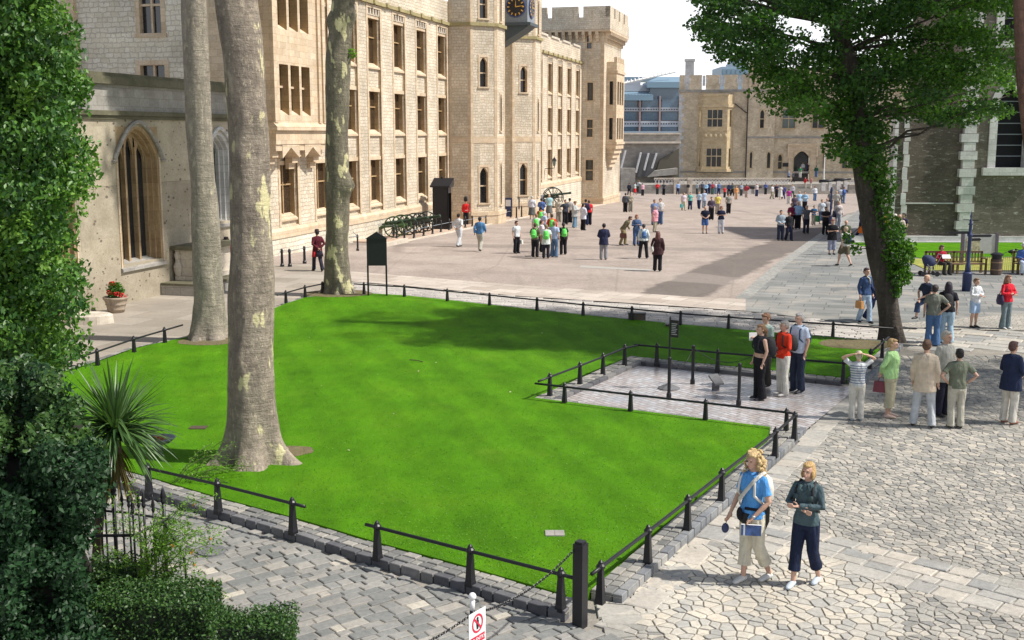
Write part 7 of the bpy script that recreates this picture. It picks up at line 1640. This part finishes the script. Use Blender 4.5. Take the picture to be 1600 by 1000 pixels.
person(1256, 914, 1.62, 'folded_walk', -38, (.075, .115, .13), (.018, .025, .055), 'bob', (.55, .36, .15), 'blonde woman with folded arms in a dark denim jacket and cropped navy trousers', sleeve='full_x', legs='crop', fem=1, shoe=(.5, .58, .66), lod=0)
mb = MB(); mb.tube([SH(-.05, -.12, 1.44), SH(-.07, -.14, 1.38), SH(0, -.15, 1.33), SH(.07, -.14, 1.38), SH(.05, -.12, 1.44)], [(.03, .01)]*5, 8); [mb.box(Fr(0, 0, 90), -.1+.2*k-.04, -.1+.2*k+.04, .143, .152, 1.24, 1.31) for k in (0, 1)]; child_part(mb, 'collar', cloth((.07, .11, .115)))
mb = MB(); mb.tube([SH(-.01, -.2, 1.145), SH(.015, -.19, 1.135)], .036, 12); child_part(mb, 'wristwatch', flat((.7, .7, .68), .3, 'pale_watch'))
bag('backpack', (.02, .02, .025), 'small black backpack on the blonde woman with folded arms', sc_=.72)
# ---- four people on the memorial square
person(1186, 624, 1.64, 'stand', -75, (.02, .022, .03), (.018, .018, .022), 'pony', (.22, .12, .06), 'young woman in a black sleeveless cropped top and long black trousers', sleeve='none_crop', legs='flare', fem=1, z=.03); bag('backpack', (.018, .018, .022), 'large black rucksack of the young woman in black')
person(1194, 604, 1.68, 'read', -60, (.35, .45, .4), (.06, .055, .05), 'short', (.2, .1, .05), 'brown haired visitor reading a leaflet behind the young woman in black', z=.03)
b_ = L2W(SH(0, -.36, 1.2)); mb = MB(); mb.prism([b_+Vector((-.1, 0, -.08)), b_+Vector((.08, .02, -.08)), b_+Vector((.08, .05, .1)), b_+Vector((-.1, .03, .1))], (0, .004, 0)); tag(mb.build('leaflet', M['white'], loc=b_), 'white leaflet held up on the memorial square', 'leaflet')
person(1222, 618, 1.66, 'front', -70, (.72, .055, .025), (.62, .6, .54), 'short', HGR, 'grey haired visitor in a bright orange-red shirt and pale trousers', sleeve='full_x', shoe=(.55, .53, .5), z=.03); bag('backpack', (.03, .03, .03), 'black rucksack of the visitor in orange-red', sc_=.8)
person(1245, 613, 1.78, 'stand', -55, (.6, .7, .85), (.03, .04, .07), 'short', (.5, .48, .46), 'tall grey haired man in a pale blue shirt and navy trousers', z=.03, girth=1.1); bag('backpack', (.05, .09, .16), 'blue-grey rucksack of the tall man in the pale blue shirt', sc_=.75)
# ---- group standing right of the square
person(1337, 657, 1.42, 'onhead', 172, (.6, .63, .65), (.62, .6, .54), 'cap', (.5, .45, .33), 'boy in a striped t-shirt and beige cap with both hands on his head', shoe=(.3, .38, .5))
mb = MB()
for k in range(8): z = .95+k*.06; wd = .165+.03*(z > 1.2); n = 20; mb.add([(wd*1.1*math.cos(2*math.pi*j/n), .148*math.sin(2*math.pi*j/n)-.005, z+dz) for dz in (0, .018) for j in range(n)], [(j, (j+1) % n, n+(j+1) % n, n+j) for j in range(n)])
child_part(mb, 'shirt_stripes', cloth((.12, .16, .24)))
person(1388, 652, 1.62, 'back', 62, (.42, .68, .3), (.5, .47, .33), 'short', (.42, .28, .13), 'woman with short blond hair in a light green cardigan and khaki trousers', sleeve='full_x', legs='crop', fem=1, girth=1.25, shoe=(.6, .45, .38)); bag('hand', (.2, .05, .07), 'dark red handbag hanging from the woman in light green', at_='R')
person(1441, 667, 1.74, 'wide', 150, (.62, .52, .4), (.5, .53, .56), 'short', (.13, .07, .04), 'man in a beige blazer and grey trousers seen from behind', sleeve='full_long', girth=1.12)
person(1471, 650, 1.76, 'stand', 30, (.5, .49, .43), (.03, .03, .05), 'short', (.5, .46, .4), 'older man in a light grey blazer and dark trousers facing the camera', sleeve='full_long', girth=1.1)
person(1492, 669, 1.58, 'hips', 178, (.17, .19, .14), (.5, .48, .4), 'short', HBK, 'black haired boy in an olive t-shirt and cream trousers seen from behind', sleeve='short_x', girth=1.1)
person(1575, 662, 1.66, 'front', 120, (.025, .035, .075), (.66, .63, .56), 'short', (.12, .06, .05), 'dark haired woman in a navy jacket and white trousers at the right edge', sleeve='full_long', fem=1, girth=1.15, shoe=(.3, .12, .08))
# ---- slab field behind
person(1350, 504, 1.68, 'stroll', 20, (.05, .09, .2), (.35, .47, .62), 'short', (.08, .05, .06), 'woman in a navy jacket with a cream scarf walking left of the leaning trunk', sleeve='full_x', fem=1, lod=1); bag('hand', (.5, .26, .1), 'tan wicker basket carried by the woman with the cream scarf', 'basket', at_='R')
mb = MB(); mb.tube([SH(-.05, -.1, 1.46), SH(.02, -.13, 1.4), SH(.04, -.145, 1.25)], [(.035, .02)]*3, 8); child_part(mb, 'scarf', cloth((.7, .66, .5)))
person(1366, 502, 1.66, 'walk', 25, (.03, .04, .1), (.03, .04, .12), 'short', HBK, 'person in dark navy half hidden behind the leaning trunk', sleeve='full_x', lod=2)
person(1447, 513, 1.6, 'legup', -60, (.03, .04, .07), (.05, .08, .16), 'short', (.62, .42, .3), 'fair haired boy in a navy shirt with one leg raised', legs='crop', lod=1)
person(1456, 541, 1.68, 'hip1', 165, (.22, .23, .19), (.09, .17, .33), 'short', (.05, .04, .04), 'dark haired woman in a grey t-shirt and blue jeans seen from behind', legs='flare', fem=1)
person(1477, 536, 1.7, 'stand', 160, (.025, .025, .035), (.36, .5, .62), 'long', (.03, .02, .035), 'woman with very long black hair and pale jeans seen from behind', legs='flare', fem=1); bag('backpack', (.018, .018, .02), 'big black rucksack of the woman with very long black hair')
person(1521, 512, 1.48, 'folded', 25, (.68, .71, .74), (.38, .52, .72), 'short', (.22, .13, .07), 'boy in a white long sleeved shirt and light blue shorts crossing his arms', sleeve='full_x', legs='shorts', lod=1)
person(1570, 514, 1.6, 'folded', 20, (.68, .03, .05), (.17, .22, .24), 'long', (.3, .15, .09), 'girl with long brown hair in a red jumper and grey-blue jeans', sleeve='full_x', legs='flare', fem=1, lod=1, shoe=(.6, .6, .6)); bag('shoulder', (.04, .03, .08), 'round dark bag on the arm of the girl in red', at_='R', sc_=1.5)
person(1469, 428, 1.6, 'sitread', 15, (.35, .02, .04), (.06, .055, .05), 'bob', (.13, .07, .05), 'woman in dark red reading on the long wooden bench', sleeve='full_x', Y=46.95, z=0, fem=1, lod=2).location.z = 0
b_ = L2W(SH(0, -.36, .72)); mb = MB(); mb.prism([b_+Vector((-.17, 0, 0)), b_+Vector((.17, 0, 0)), b_+Vector((.17, .12, .15)), b_+Vector((-.17, .12, .15))], (0, -.01, .01)); tag(mb.build('book', M['white'], loc=b_), 'open white book or paper held by the woman reading on the bench', 'book')
person(1597, 428, 1.7, 'sit', -10, (.08, .15, .4), (.55, .62, .72), 'hatbrim', (.6, .6, .6), 'seated man in a blue shirt on the bench at the right edge', sleeve='full_x', Y=46.95, lod=2).location.z = 0
# ---- parade ground, middle distance
mid = [
 (1027, 424, 1.68, 'stand', 165, (.06, .03, .035), BLK, 'long', (.16, .06, .05), 'woman with long auburn hair and a white shoulder bag, nearest on the parade', 'full_long', 'long', 1),
 (1005, 404, 1.62, 'wide', 180, (.6, .68, .68), BLK, 'short', (.05, .05, .06), 'woman in a pale top with black trousers and a blue rucksack seen from behind', 'full_x', 'long', 1),
 (943, 406, 1.68, 'front', 180, (.03, .035, .075), (.3, .3, .32), 'short', HBK, 'man standing alone in a navy jacket and grey trousers seen from behind', 'full_long', 'long', 0),
 (973, 383, 1.66, 'bend', 75, (.17, .15, .09), (.3, .25, .14), 'short', HBR, 'stooping visitor in an olive jacket carrying a brown bag', 'full_x', 'long', 0),
 (994, 384, 1.66, 'read', 10, (.08, .13, .24), (.06, .11, .24), 'bob', (.35, .12, .08), 'red haired woman in blue looking down beside the stooping visitor', 'full_x', 'long', 1),
 (1023, 363, 1.66, 'stand', 60, PNK, (.4, .36, .28), 'short', (.5, .45, .42), 'stout visitor in a long pink shirt', 'short_long', 'long', 1),
 (1022, 352, 1.7, 'front', 20, (.16, .22, .4), JEAN, 'short', (.2, .13, .1), 'man in a mid blue shirt behind the stout visitor in pink', 'short', 'long', 0),
 (1031, 351, 1.74, 'stand', -30, (.68, .68, .68), JEAN, 'short', HBK, 'dark haired man in a white shirt behind the stout visitor in pink', 'short', 'long', 0),
 (977, 332, 1.62, 'stand', 170, (.09, .1, .12), BLK, 'short', HBK, 'person in dark clothes, left one of the couple below the ramps', 'full_x', 'long', 0),
 (985, 331, 1.6, 'front', 10, (.35, .32, .25), (.25, .24, .2), 'short', HLB, 'person in beige, right one of the couple below the ramps', 'full_x', 'long', 0),
 (1101, 365, 1.7, 'front', 0, (.02, .025, .05), (.07, .14, .35), 'bald', HGR, 'man in a black top and bright blue shorts walking towards the camera', 'short', 'shorts', 0),
 (1126, 365, 1.7, 'read', 0, (.02, .025, .06), (.6, .62, .68), 'bob', (.25, .1, .07), 'woman in a navy t-shirt and white trousers beside the man in blue shorts', 'short_x', 'long', 1),
 (1068, 329, 1.56, 'stroll', 10, (.68, .6, .68), (.55, .5, .38), 'bob', HLB, 'woman in a white top carrying a turquoise bag', 'short', 'long', 1),
 (1078, 328, 1.56, 'stroll', 0, (.16, .5, .45), (.03, .04, .09), 'short', HBR, 'woman in a teal shirt and dark trousers next to the turquoise bag', 'short', 'long', 1),
 (1092, 327, 1.6, 'walk', -20, (.45, .6, .75), NAVY, 'short', HLB, 'person in a blue and white top walking behind the two in pale blue shirts', 'short', 'long', 0),
 (1100, 325, 1.62, 'stand', 10, (.45, .55, .72), (.25, .3, .35), 'short', HGR, 'man in a pale blue shirt left of the man in yellow', 'short_long', 'long', 0),
 (1111, 344, 1.66, 'front', 0, (.1, .08, .12), BLK, 'short', HBR, 'person in dark clothes behind the walking pair in black and navy', 'full_x', 'long', 0),
 (1121, 335, 1.66, 'stand', 0, YEL, (.35, .3, .26), 'bald', (.4, .3, .2), 'man in a yellow t-shirt and grey trousers', 'short', 'long', 0),
 (1138, 334, 1.62, 'stand', 5, (.3, .3, .27), BLK, 'short', HBR, 'woman in a grey top and black trousers right of the man in yellow', 'short', 'long', 1),
 (717, 386, 1.76, 'backwalk', 150, (.66, .66, .66), (.6, .63, .66), 'short', HBK, 'man in a white shirt and white trousers strolling with hands behind his back', 'full_x', 'long', 0),
 (750, 393, 1.74, 'walk', 165, (.09, .22, .42), (.45, .44, .38), 'short', HBK, 'man in a blue shirt and beige trousers walking away near the sentry', 'full_x', 'long', 0),
 (807, 396, 1.6, 'stand', 40, (.66, .7, .72), BLK, 'short', HBK, 'dark haired student in a white t-shirt and black trousers left of the school group', 'short', 'long', 0),
 (836, 402, 1.62, 'front', 160, (.15, .13, .1), (.03, .03, .035), 'short', HBR, 'student in brown with a green bag, front left of the school group', 'short', 'long', 0),
 (853, 404, 1.6, 'stand', 180, (.66, .72, .68), (.03, .03, .04), 'short', (.25, .2, .12), 'fair student in a white shirt with a green backpack, front of the school group', 'short_long', 'long', 0),
 (866, 402, 1.7, 'point', 150, (.45, .55, .75), (.12, .2, .32), 'short', HLB, 'student in a pale blue shirt and jeans, front right of the school group', 'short', 'flare', 0),
 (880, 398, 1.56, 'stand', 190, (.03, .03, .035), BLK, 'pony', HBK, 'girl in black with a bright green backpack, rightmost of the school group', 'short', 'long', 1),
 (846, 394, 1.6, 'front', 100, (.68, .6, .66), BLK, 'short', (.12, .05, .05), 'student in a pinkish white shirt in the middle of the school group', 'short', 'long', 1),
 (838, 379, 1.6, 'stand', 175, (.66, .7, .66), BLK, 'short', HLB, 'student in a white t-shirt behind the one in brown', 'short', 'long', 0),
 (850, 374, 1.6, 'stand', 120, (.45, .55, .72), NAVY, 'cap', (.6, .63, .7), 'student in a white and blue cap at the back of the school group', 'short', 'long', 0),
 (862, 382, 1.66, 'wide', 180, (.7, .04, .035), (.04, .04, .05), 'short', HBR, 'student in a wide red shirt with a green backpack', 'full_x', 'long', 0),
 (845, 364, 1.64, 'front', 180, (.6, .05, .05), BLK, 'short', HBK, 'student in a red t-shirt with green straps near the grey skirted women', 'short', 'long', 0),
 (831, 343, 1.7, 'stand', 170, (.66, .68, .78), (.13, .14, .14), 'short', (.5, .5, .48), 'white haired woman in a white blouse and long grey skirt', 'full_x', 'skirt', 1),
 (858, 340, 1.74, 'back', 5, (.38, .6, .66), (.15, .15, .14), 'bald', (.4, .35, .3), 'visitor in a pale blue checked shirt and grey skirt before the big gun', 'short', 'skirt', 0),
 (822, 333, 1.66, 'front', 10, (.5, .58, .7), LJEAN, 'short', HBK, 'person in a blue and white top with a red bag by the hand rails', 'short', 'long', 0),
 (836, 334, 1.74, 'stand', 180, (.03, .035, .1), NAVY, 'bald', HBR, 'man in a dark blue jacket behind the white haired woman', 'full_x', 'long', 0),
 (846, 346, 1.62, 'front', 160, (.1, .18, .45), NAVY, 'short', HBK, 'person in a bright blue jacket in front of the big gun', 'full_x', 'long', 0),
 (844, 332, 1.74, 'stand', 20, (.2, .22, .26), DGR, 'short', HGR, 'tall person at the back beside the clock turret doorway', 'full_x', 'long', 0),
 (873, 347, 1.66, 'front', 180, (.5, .46, .38), (.3, .28, .23), 'bob', (.4, .33, .26), 'woman in a beige blouse right of the blue checked shirt', 'short_long', 'long', 1),
 (883, 351, 1.66, 'hip1', 20, (.05, .06, .08), BLK, 'short', HBR, 'woman in a dark top and black trousers in front of the bollard row', 'short', 'long', 1),
 (890, 349, 1.72, 'stand', 170, (.5, .48, .46), BLK, 'short', HBK, 'dark haired person in a cream top behind the woman in jeans', 'full_x', 'long', 0),
 (898, 356, 1.7, 'read', 60, (.45, .47, .46), (.14, .25, .36), 'short', HLB, 'large person in a grey top and wide blue jeans', 'full_long', 'flare', 0),
 (911, 360, 1.74, 'front', 130, (.66, .67, .74), BLK, 'short', HBK, 'man in a long white shirt and black trousers nearest the bollard row', 'full_long', 'long', 0),
 (915, 352, 1.72, 'stand', 160, (.05, .05, .1), NAVY, 'short', HBK, 'person in navy half hidden behind the red top', 'full_x', 'long', 0),
 (920, 352, 1.66, 'stand', 190, RED, BLK, 'short', HBR, 'woman in a red top and black trousers at the right end of the gun crowd', 'short', 'long', 1),
 (1219, 376, 1.72, 'front', 0, (.35, .42, .48), (.03, .04, .07), 'short', HBK, 'young man in an open grey jacket over a white shirt', 'full_x', 'long', 0),
 (1232, 376, 1.62, 'stroll', 20, (.025, .025, .03), (.025, .03, .06), 'short', HBR, 'short person in black beside the young man in the open jacket', 'full_x', 'long', 0),
 (1236, 358, 1.62, 'front', 10, MAR, BLK, 'short', HBR, 'person in a maroon top left of the pale blue shirted man', 'full_x', 'long', 0),
 (1246, 358, 1.72, 'hips', 0, (.35, .55, .8), BLK, 'bald', (.5, .4, .35), 'stout bald man in a light blue shirt and black trousers', 'short', 'long', 0),
 (1259, 365, 1.74, 'point', 5, (.12, .13, .15), (.03, .035, .06), 'short', HGR, 'grey haired man in a dark grey t-shirt with a green carrier bag', 'short', 'long', 0),
 (1271, 352, 1.3, 'front', 0, (.04, .14, .3), (.35, .33, .3), 'short', HBK, 'child in a dark blue t-shirt right of the green carrier bag', 'short', 'long', 0),
 (1283, 350, 1.66, 'stand', 0, (.55, .62, .7), (.1, .14, .25), 'short', HLB, 'person in a white t-shirt left of the dark lamp post', 'short', 'crop', 1),
 (1291, 347, 1.66, 'stand', 10, (.35, .33, .34), (.3, .28, .28), 'bald', HGR, 'person in a grey shirt just left of the dark lamp post', 'short', 'long', 0),
 (1289, 367, 1.7, 'folded', 0, (.03, .03, .035), BLK, 'short', HBR, 'man all in black with folded arms by the flagstone gutter', 'short', 'long', 0),
 (1309, 356, 1.7, 'stand', 0, (.68, .62, .62), (.6, .63, .7), 'short', (.45, .35, .25), 'visitor in a white outfit with a navy jacket by the lamp post', 'full_x', 'long', 1),
 (1299, 398, 1.72, 'read', 5, (.015, .016, .02), (.3, .32, .42), 'short', (.3, .12, .08), 'woman in a black t-shirt and grey cropped trousers looking down', 'short_long', 'crop', 1),
 (1320, 396, 1.64, 'stand', 0, (.08, .1, .06), KHK, 'bald', (.4, .3, .25), 'man hidden behind the backpacker in shorts', 'short', 'long', 0),
 (1319, 416, 1.72, 'walk', 200, (.6, .62, .58), (.14, .12, .08), 'short', (.45, .35, .25), 'man in a pale t-shirt and khaki shorts with a navy rucksack', 'short', 'shorts', 0),
]
MIDREF = {}
for r in mid:
    px, fy, h, pose, face, top, low, hair, hc, lab, sl_, lg, fem = r
    gth = 1.45 if 'stout' in lab or 'large' in lab else 1.
    o = person(px, fy, h, pose, face, top, low, hair, hc, lab, sl_, lg, fem, girth=gth, shoe=(.6, .6, .6) if 'jeans' in lab else BLK); MIDREF[lab] = person.last
def on(lab): person.last = [v for k, v in MIDREF.items() if lab in k][0]
GB = 'green backpacks of the school group'; gcol = (.14, .68, .12)
for lab, bl_ in (('front left of the school', 'green bag of the student in brown'), ('fair student', 'green backpack of the fair student in the long white shirt'), ('girl in black with', 'boxy green backpack of the girl in black'), ('wide red shirt', 'small green backpack on the wide red shirt'), ('white t-shirt behind the one', 'green backpack of the student behind the one in brown'), ('red t-shirt with green', 'green backpack of the student in the red t-shirt')):
    on(lab); bag('backpack', gcol, bl_, group=GB, sc_=.95)
on('auburn'); bag('shoulder', (.7, .66, .62), 'white shoulder bag of the woman with long auburn hair', at_='L', sc_=1.2)
on('blue rucksack'); bag('backpack', (.06, .15, .33), 'blue rucksack on the woman in the pale top', sc_=.8)
on('stooping'); bag('hand', (.16, .07, .05), 'brown bag of the stooping visitor', at_='R', sc_=1.1)
on('carrying a turquoise'); bag('hand', (.06, .45, .5), 'turquoise bag of the woman in the white top', at_='R', sc_=1.5)
on('red bag by'); bag('shoulder', (.65, .08, .08), 'red bag of the person at the hand rails', at_='L', sc_=1.6)
on('green carrier bag'); person.last = [v for k, v in MIDREF.items() if 'dark grey t-shirt with' in k][0]; bag('hand', (.05, .3, .12), 'green carrier bag of the grey haired man', at_='L', sc_=1.6)
on('khaki shorts'); bag('backpack', (.03, .05, .12), 'navy rucksack of the man in khaki shorts', sc_=.9)
on('navy jacket by the lamp'); bag('shoulder', (.025, .03, .06), 'navy jacket hanging over the arm of the visitor in white', 'hung_jacket', at_='R', sc_=2.2)
on('student in a pale blue'); bag('hand', (.5, .05, .06), 'red bag swung by the student in pale blue', at_='L', sc_=1.)
on('left of the school group'); bag('hand', (.68, .68, .62), 'white paper bag of the student left of the school group', at_='L', sc_=.9)
# orange carrier bag beside the leaning trunk
q = g(1337, 362); 
person(1346, 372, 1.7, 'walk', 30, (.1, .1, .2), NAVY, 'short', HBR, 'person hidden behind the leaning trunk carrying an orange bag', sleeve='full_x'); bag('hand', (.85, .2, .02), 'orange carrier bag showing left of the leaning trunk', at_='R', sc_=1.7)
# ---- far crowd by the terrace and steps
far = [
 (1027, 304, 1.7, RED, DGR, 'short', HBR, 'person in red standing alone at the terrace wall below the ramps', 0, None),
 (1037, 305, 1.75, (.07, .08, .1), BLK, 'short', HLB, 'person in a dark jacket right of the one in red at the terrace wall', 0, None),
 (1059, 304, 1.75, (.3, .45, .75), NAVY, 'short', HBR, 'person in a light blue top leaning at the left stone pillar', 0, None),
 (1004, 306, 1.7, (.7, .4, .5), BLK, 'short', HBR, 'person in pink at the foot of the ramps', 0, None),
 (983, 305, 1.7, (.04, .045, .07), BLK, 'short', HBR, 'person in black standing at the foot of the tall handrail', 0, None),
 (992, 304, 1.7, (.5, .6, .6), RED, 'short', HBK, 'person in a white top and red skirt near the ramps', 1, None),
 (998, 300, 1.7, (.6, .65, .7), DGN, 'bob', HLB, 'person in white behind the one in pink near the ramps', 1, None),
 (963, 314, 1.68, (.05, .04, .05), JEAN, 'long', (.08, .05, .05), 'woman with long dark hair and jeans beside the last bollard', 1, None),
 (1089, 304, 1.7, (.4, .48, .55), DGR, 'short', HBK, 'person in a grey top right of the round stem sign', 0, None),
 (1097, 303, 1.7, (.1, .12, .18), DGR, 'short', HBR, 'person in dark grey at the balustrade right of the pillar', 0, None),
 (1103, 305, 1.7, (.3, .5, .7), NAVY, 'short', HBR, 'person in a bright blue top at the balustrade', 0, None),
 (1108, 303, 1.7, (.05, .1, .25), NAVY, 'cap', (.6, .6, .6), 'person in dark blue with a white cap at the balustrade', 0, None),
 (1113, 304, 1.72, (.3, .04, .06), DGN, 'short', HBK, 'person in dark red among the balustrade crowd', 0, None),
 (1118, 303, 1.7, (.5, .55, .6), JEAN, 'bald', HGR, 'person in a pale shirt right of the one in dark red', 0, None),
 (1123, 304, 1.72, (.12, .2, .4), NAVY, 'short', HBR, 'person in mid blue at the balustrade, before the seated ones', 0, None),
 (1132, 309, 1.4, (.6, .05, .06), BLK, 'short', HBK, 'small person in bright red among the balustrade crowd', 0, None),
 (1139, 306, 1.74, (.05, .07, .14), BLK, 'short', HBR, 'dark dressed person with crossed straps by the balustrade', 0, None),
 (1144, 306, 1.74, (.06, .09, .08), BLK, 'long', HBK, 'long haired person in black by the balustrade', 1, None),
 (1150, 312, 1.62, (.7, .35, .15), (.6, .4, .25), 'short', HLB, 'person in an orange outfit near the field gun', 1, None),
 (1158, 306, 1.66, (.3, .38, .5), DGR, 'short', HBK, 'person in blue-grey left of the person in crimson', 0, None),
 (1166, 309, 1.7, (.4, .06, .08), (.5, .4, .35), 'short', HBR, 'person in a crimson top by the dark field gun', 0, None),
 (1182, 307, 1.74, (.55, .5, .5), NAVY, 'bald', HBR, 'person in a pale pink top right of the dark field gun', 0, None),
 (1196, 304, 1.7, (.06, .09, .25), BLK, 'short', HBR, 'person in royal blue between the field gun and the white group', 0, None),
 (1206, 311, 1.74, (.66, .67, .7), (.3, .28, .2), 'short', HBR, 'person in a white t-shirt with a blue bag by the long white dress', 0, None),
 (1213, 309, 1.7, (.04, .03, .06), BLK, 'short', (.3, .15, .1), 'person in black next to the one in long white', 0, None),
 (1219, 312, 1.72, (.7, .7, .66), (.7, .7, .66), 'short', HBR, 'person dressed in long white', 1, None),
 (1224, 311, 1.66, (.06, .06, .2), (.05, .05, .15), 'short', HBR, 'person in dark violet right of the one in long white', 0, None),
 (1232, 319, 1.6, (.5, .06, .35), (.66, .63, .62), 'short', HBR, 'girl in a magenta top and white trousers', 1, None),
 (1238, 309, 1.66, (.6, .6, .66), DGN, 'short', HLB, 'person in a white top behind the girl in magenta', 0, None),
 (1248, 330, 1.72, (.35, .55, .75), (.4, .45, .45), 'bald', HLB, 'man in a sky blue shirt and pale trousers below the steps', 0, None),
 (1257, 331, 1.72, (.3, .5, .7), BLK, 'short', HBR, 'man in a checked blue shirt with folded arms below the steps', 0, None),
 (1241, 336, 1.6, (.1, .08, .12), NAVY, 'short', HBR, 'person in dark clothes left of the checked blue shirt', 0, None),
 (1273, 314, 1.68, (.62, .66, .72), JEAN, 'short', HBR, 'person in a white and blue shirt and jeans before the steps', 0, None),
 (1297, 328, 1.66, (.2, .22, .25), BLK, 'short', HBK, 'person in charcoal at the top of the dark lamp post', 0, None),
 (1306, 330, 1.72, (.4, .4, .37), GRY, 'bald', HGR, 'grey haired person in grey right of the dark lamp post', 0, None),
 (1313, 318, 1.7, (.5, .58, .68), GRY, 'short', HBR, 'person in pale blue between the lamp post and the blue jeans', 0, None),
 (1318, 318, 1.74, (.07, .13, .35), JEAN, 'short', HBR, 'person in strong blue close to the leaning trunk', 0, None),
 (1250, 278, 1.7, (.04, .28, .12), (.62, .6, .55), 'short', HBR, 'person in green and white coming out of the museum door', 0, 186),
 (1254, 271, 1.72, (.6, .65, .72), GRY, 'short', HBK, 'person in white inside the museum doorway', 0, 190),
 (1262, 272, 1.75, (.06, .07, .15), NAVY, 'short', (.35, .2, .15), 'person in dark blue inside the museum doorway', 0, 190),
 (1258, 295, 1.72, (.66, .04, .05), (.55, .5, .42), 'short', HBR, 'person in a red shirt climbing the museum steps', 0, 178),
 (1267, 295, 1.72, (.55, .3, .3), (.62, .58, .52), 'short', HLB, 'person in a white and red top climbing the museum steps', 1, 178),
 (1275, 277, 1.8, (.03, .09, .06), JEAN, 'short', HBK, 'person in dark green beside the porch', 0, 187),
 (1232, 284, 1.6, (.2, .25, .35), NAVY, 'cap', (.5, .5, .5), 'hooded person in slate blue on the terrace left of the steps', 0, 179),
 (1239, 285, 1.6, (.06, .07, .1), BLK, 'short', HBR, 'person in black on the terrace left of the steps', 0, 179),
 (1396, 388, 1.7, (.62, .6, .58), DGR, 'cap', (.7, .65, .6), 'person in a white cap behind the ivy, left one', 0, None),
 (1403, 390, 1.72, (.55, .45, .42), DGR, 'bald', HLB, 'person in a pale pink shirt behind the ivy', 0, None),
 (1410, 386, 1.7, (.05, .04, .08), DGR, 'short', HBK, 'person in black behind the ivy', 0, None),
 (1384, 378, 1.7, (.6, .4, .1), DGR, 'short', HBL, 'blond person in mustard behind the trunk ivy', 0, None),
]
poses = ['stand', 'front', 'stroll', 'folded', 'wide', 'hip1']
for i, (px, fy, h, top, low, hair, hc, lab, fem, Y) in enumerate(far):
    pose = 'folded' if 'folded' in lab else poses[i % 3] if Y or i % 4 else poses[3+i % 3]; lg = 'skirt' if 'long white' in lab and fem or 'skirt' in lab else 'long'
    person(px, fy, h, pose, random.choice([0, 20, -30, 160, 190, 60, -70]), top, low, hair, hc, lab, 'short' if i % 2 else 'full_x', lg, fem, lod=3, Y=Y)
# ---- warders and guardsman
person(497, 424, 1.74, 'backwalk', -150, (.1, .018, .028), (.03, .03, .045), 'hatbrim', (.025, .02, .03), 'warder in a dark blue and red uniform coat with a flat brimmed hat', sleeve='full_long', lod=1)
mb = MB(); mb.rings([(0, 0, .62, .235, .19), (0, 0, .85, .195, .16), (0, 0, .98, .155, .13)], 20); child_part(mb, 'coat_skirt', cloth((.035, .03, .045)))
mb = MB(); mb.tube([SH(.12, -.15, .6), SH(.1, -.14, .9), SH(.06, -.15, 1.2), SH(.03, -.1, 1.44)], [(.07, .03), (.06, .025), (.035, .02), (.03, .02)], 8); mb.tube([SH(.19, .08, .62), SH(.17, .07, .85)], [(.06, .07), (.04, .05)], 8); child_part(mb, 'red_facing', cloth((.6, .02, .03)))
mb = MB(); mb.tube([SH(0, -.015, 1.665), SH(0, -.015, 1.68)], .092, 16); child_part(mb, 'hat_band', cloth((.6, .02, .03)))
person(356, 440, 1.72, 'stand', 20, (.25, .02, .03), (.03, .03, .05), 'hatbrim', (.03, .025, .03), 'second warder in dark red half hidden between the two left trunks', sleeve='full_long', lod=2)
person(728, 352, 1.76, 'stand', 15, (.62, .03, .03), (.02, .02, .025), 'bearskin', (.015, .014, .015), 'guardsman in a red tunic and tall black bearskin beside the sentry box', sleeve='full_x', lod=1)
mb = MB(); mb.rings([(0, 0, 1.0, .17, .135), (0, 0, 1.05, .168, .132)], 20); child_part(mb, 'white_belt', cloth(WHT))
b_ = L2W(SH(.16, -.22, 1.0)); mb = MB(); mb.tube([b_+Vector((0, 0, -.1)), b_+Vector((0.02, 0, .12)), b_+Vector((.03, 0, .6))], [.035, .03, .014], 8); tag(mb.build('rifle', M['black'], loc=b_), 'dark rifle held by the guardsman', 'rifle')
for o in col.objects:
    for k in ('_o', '_k'):
        if k in o: del o[k]
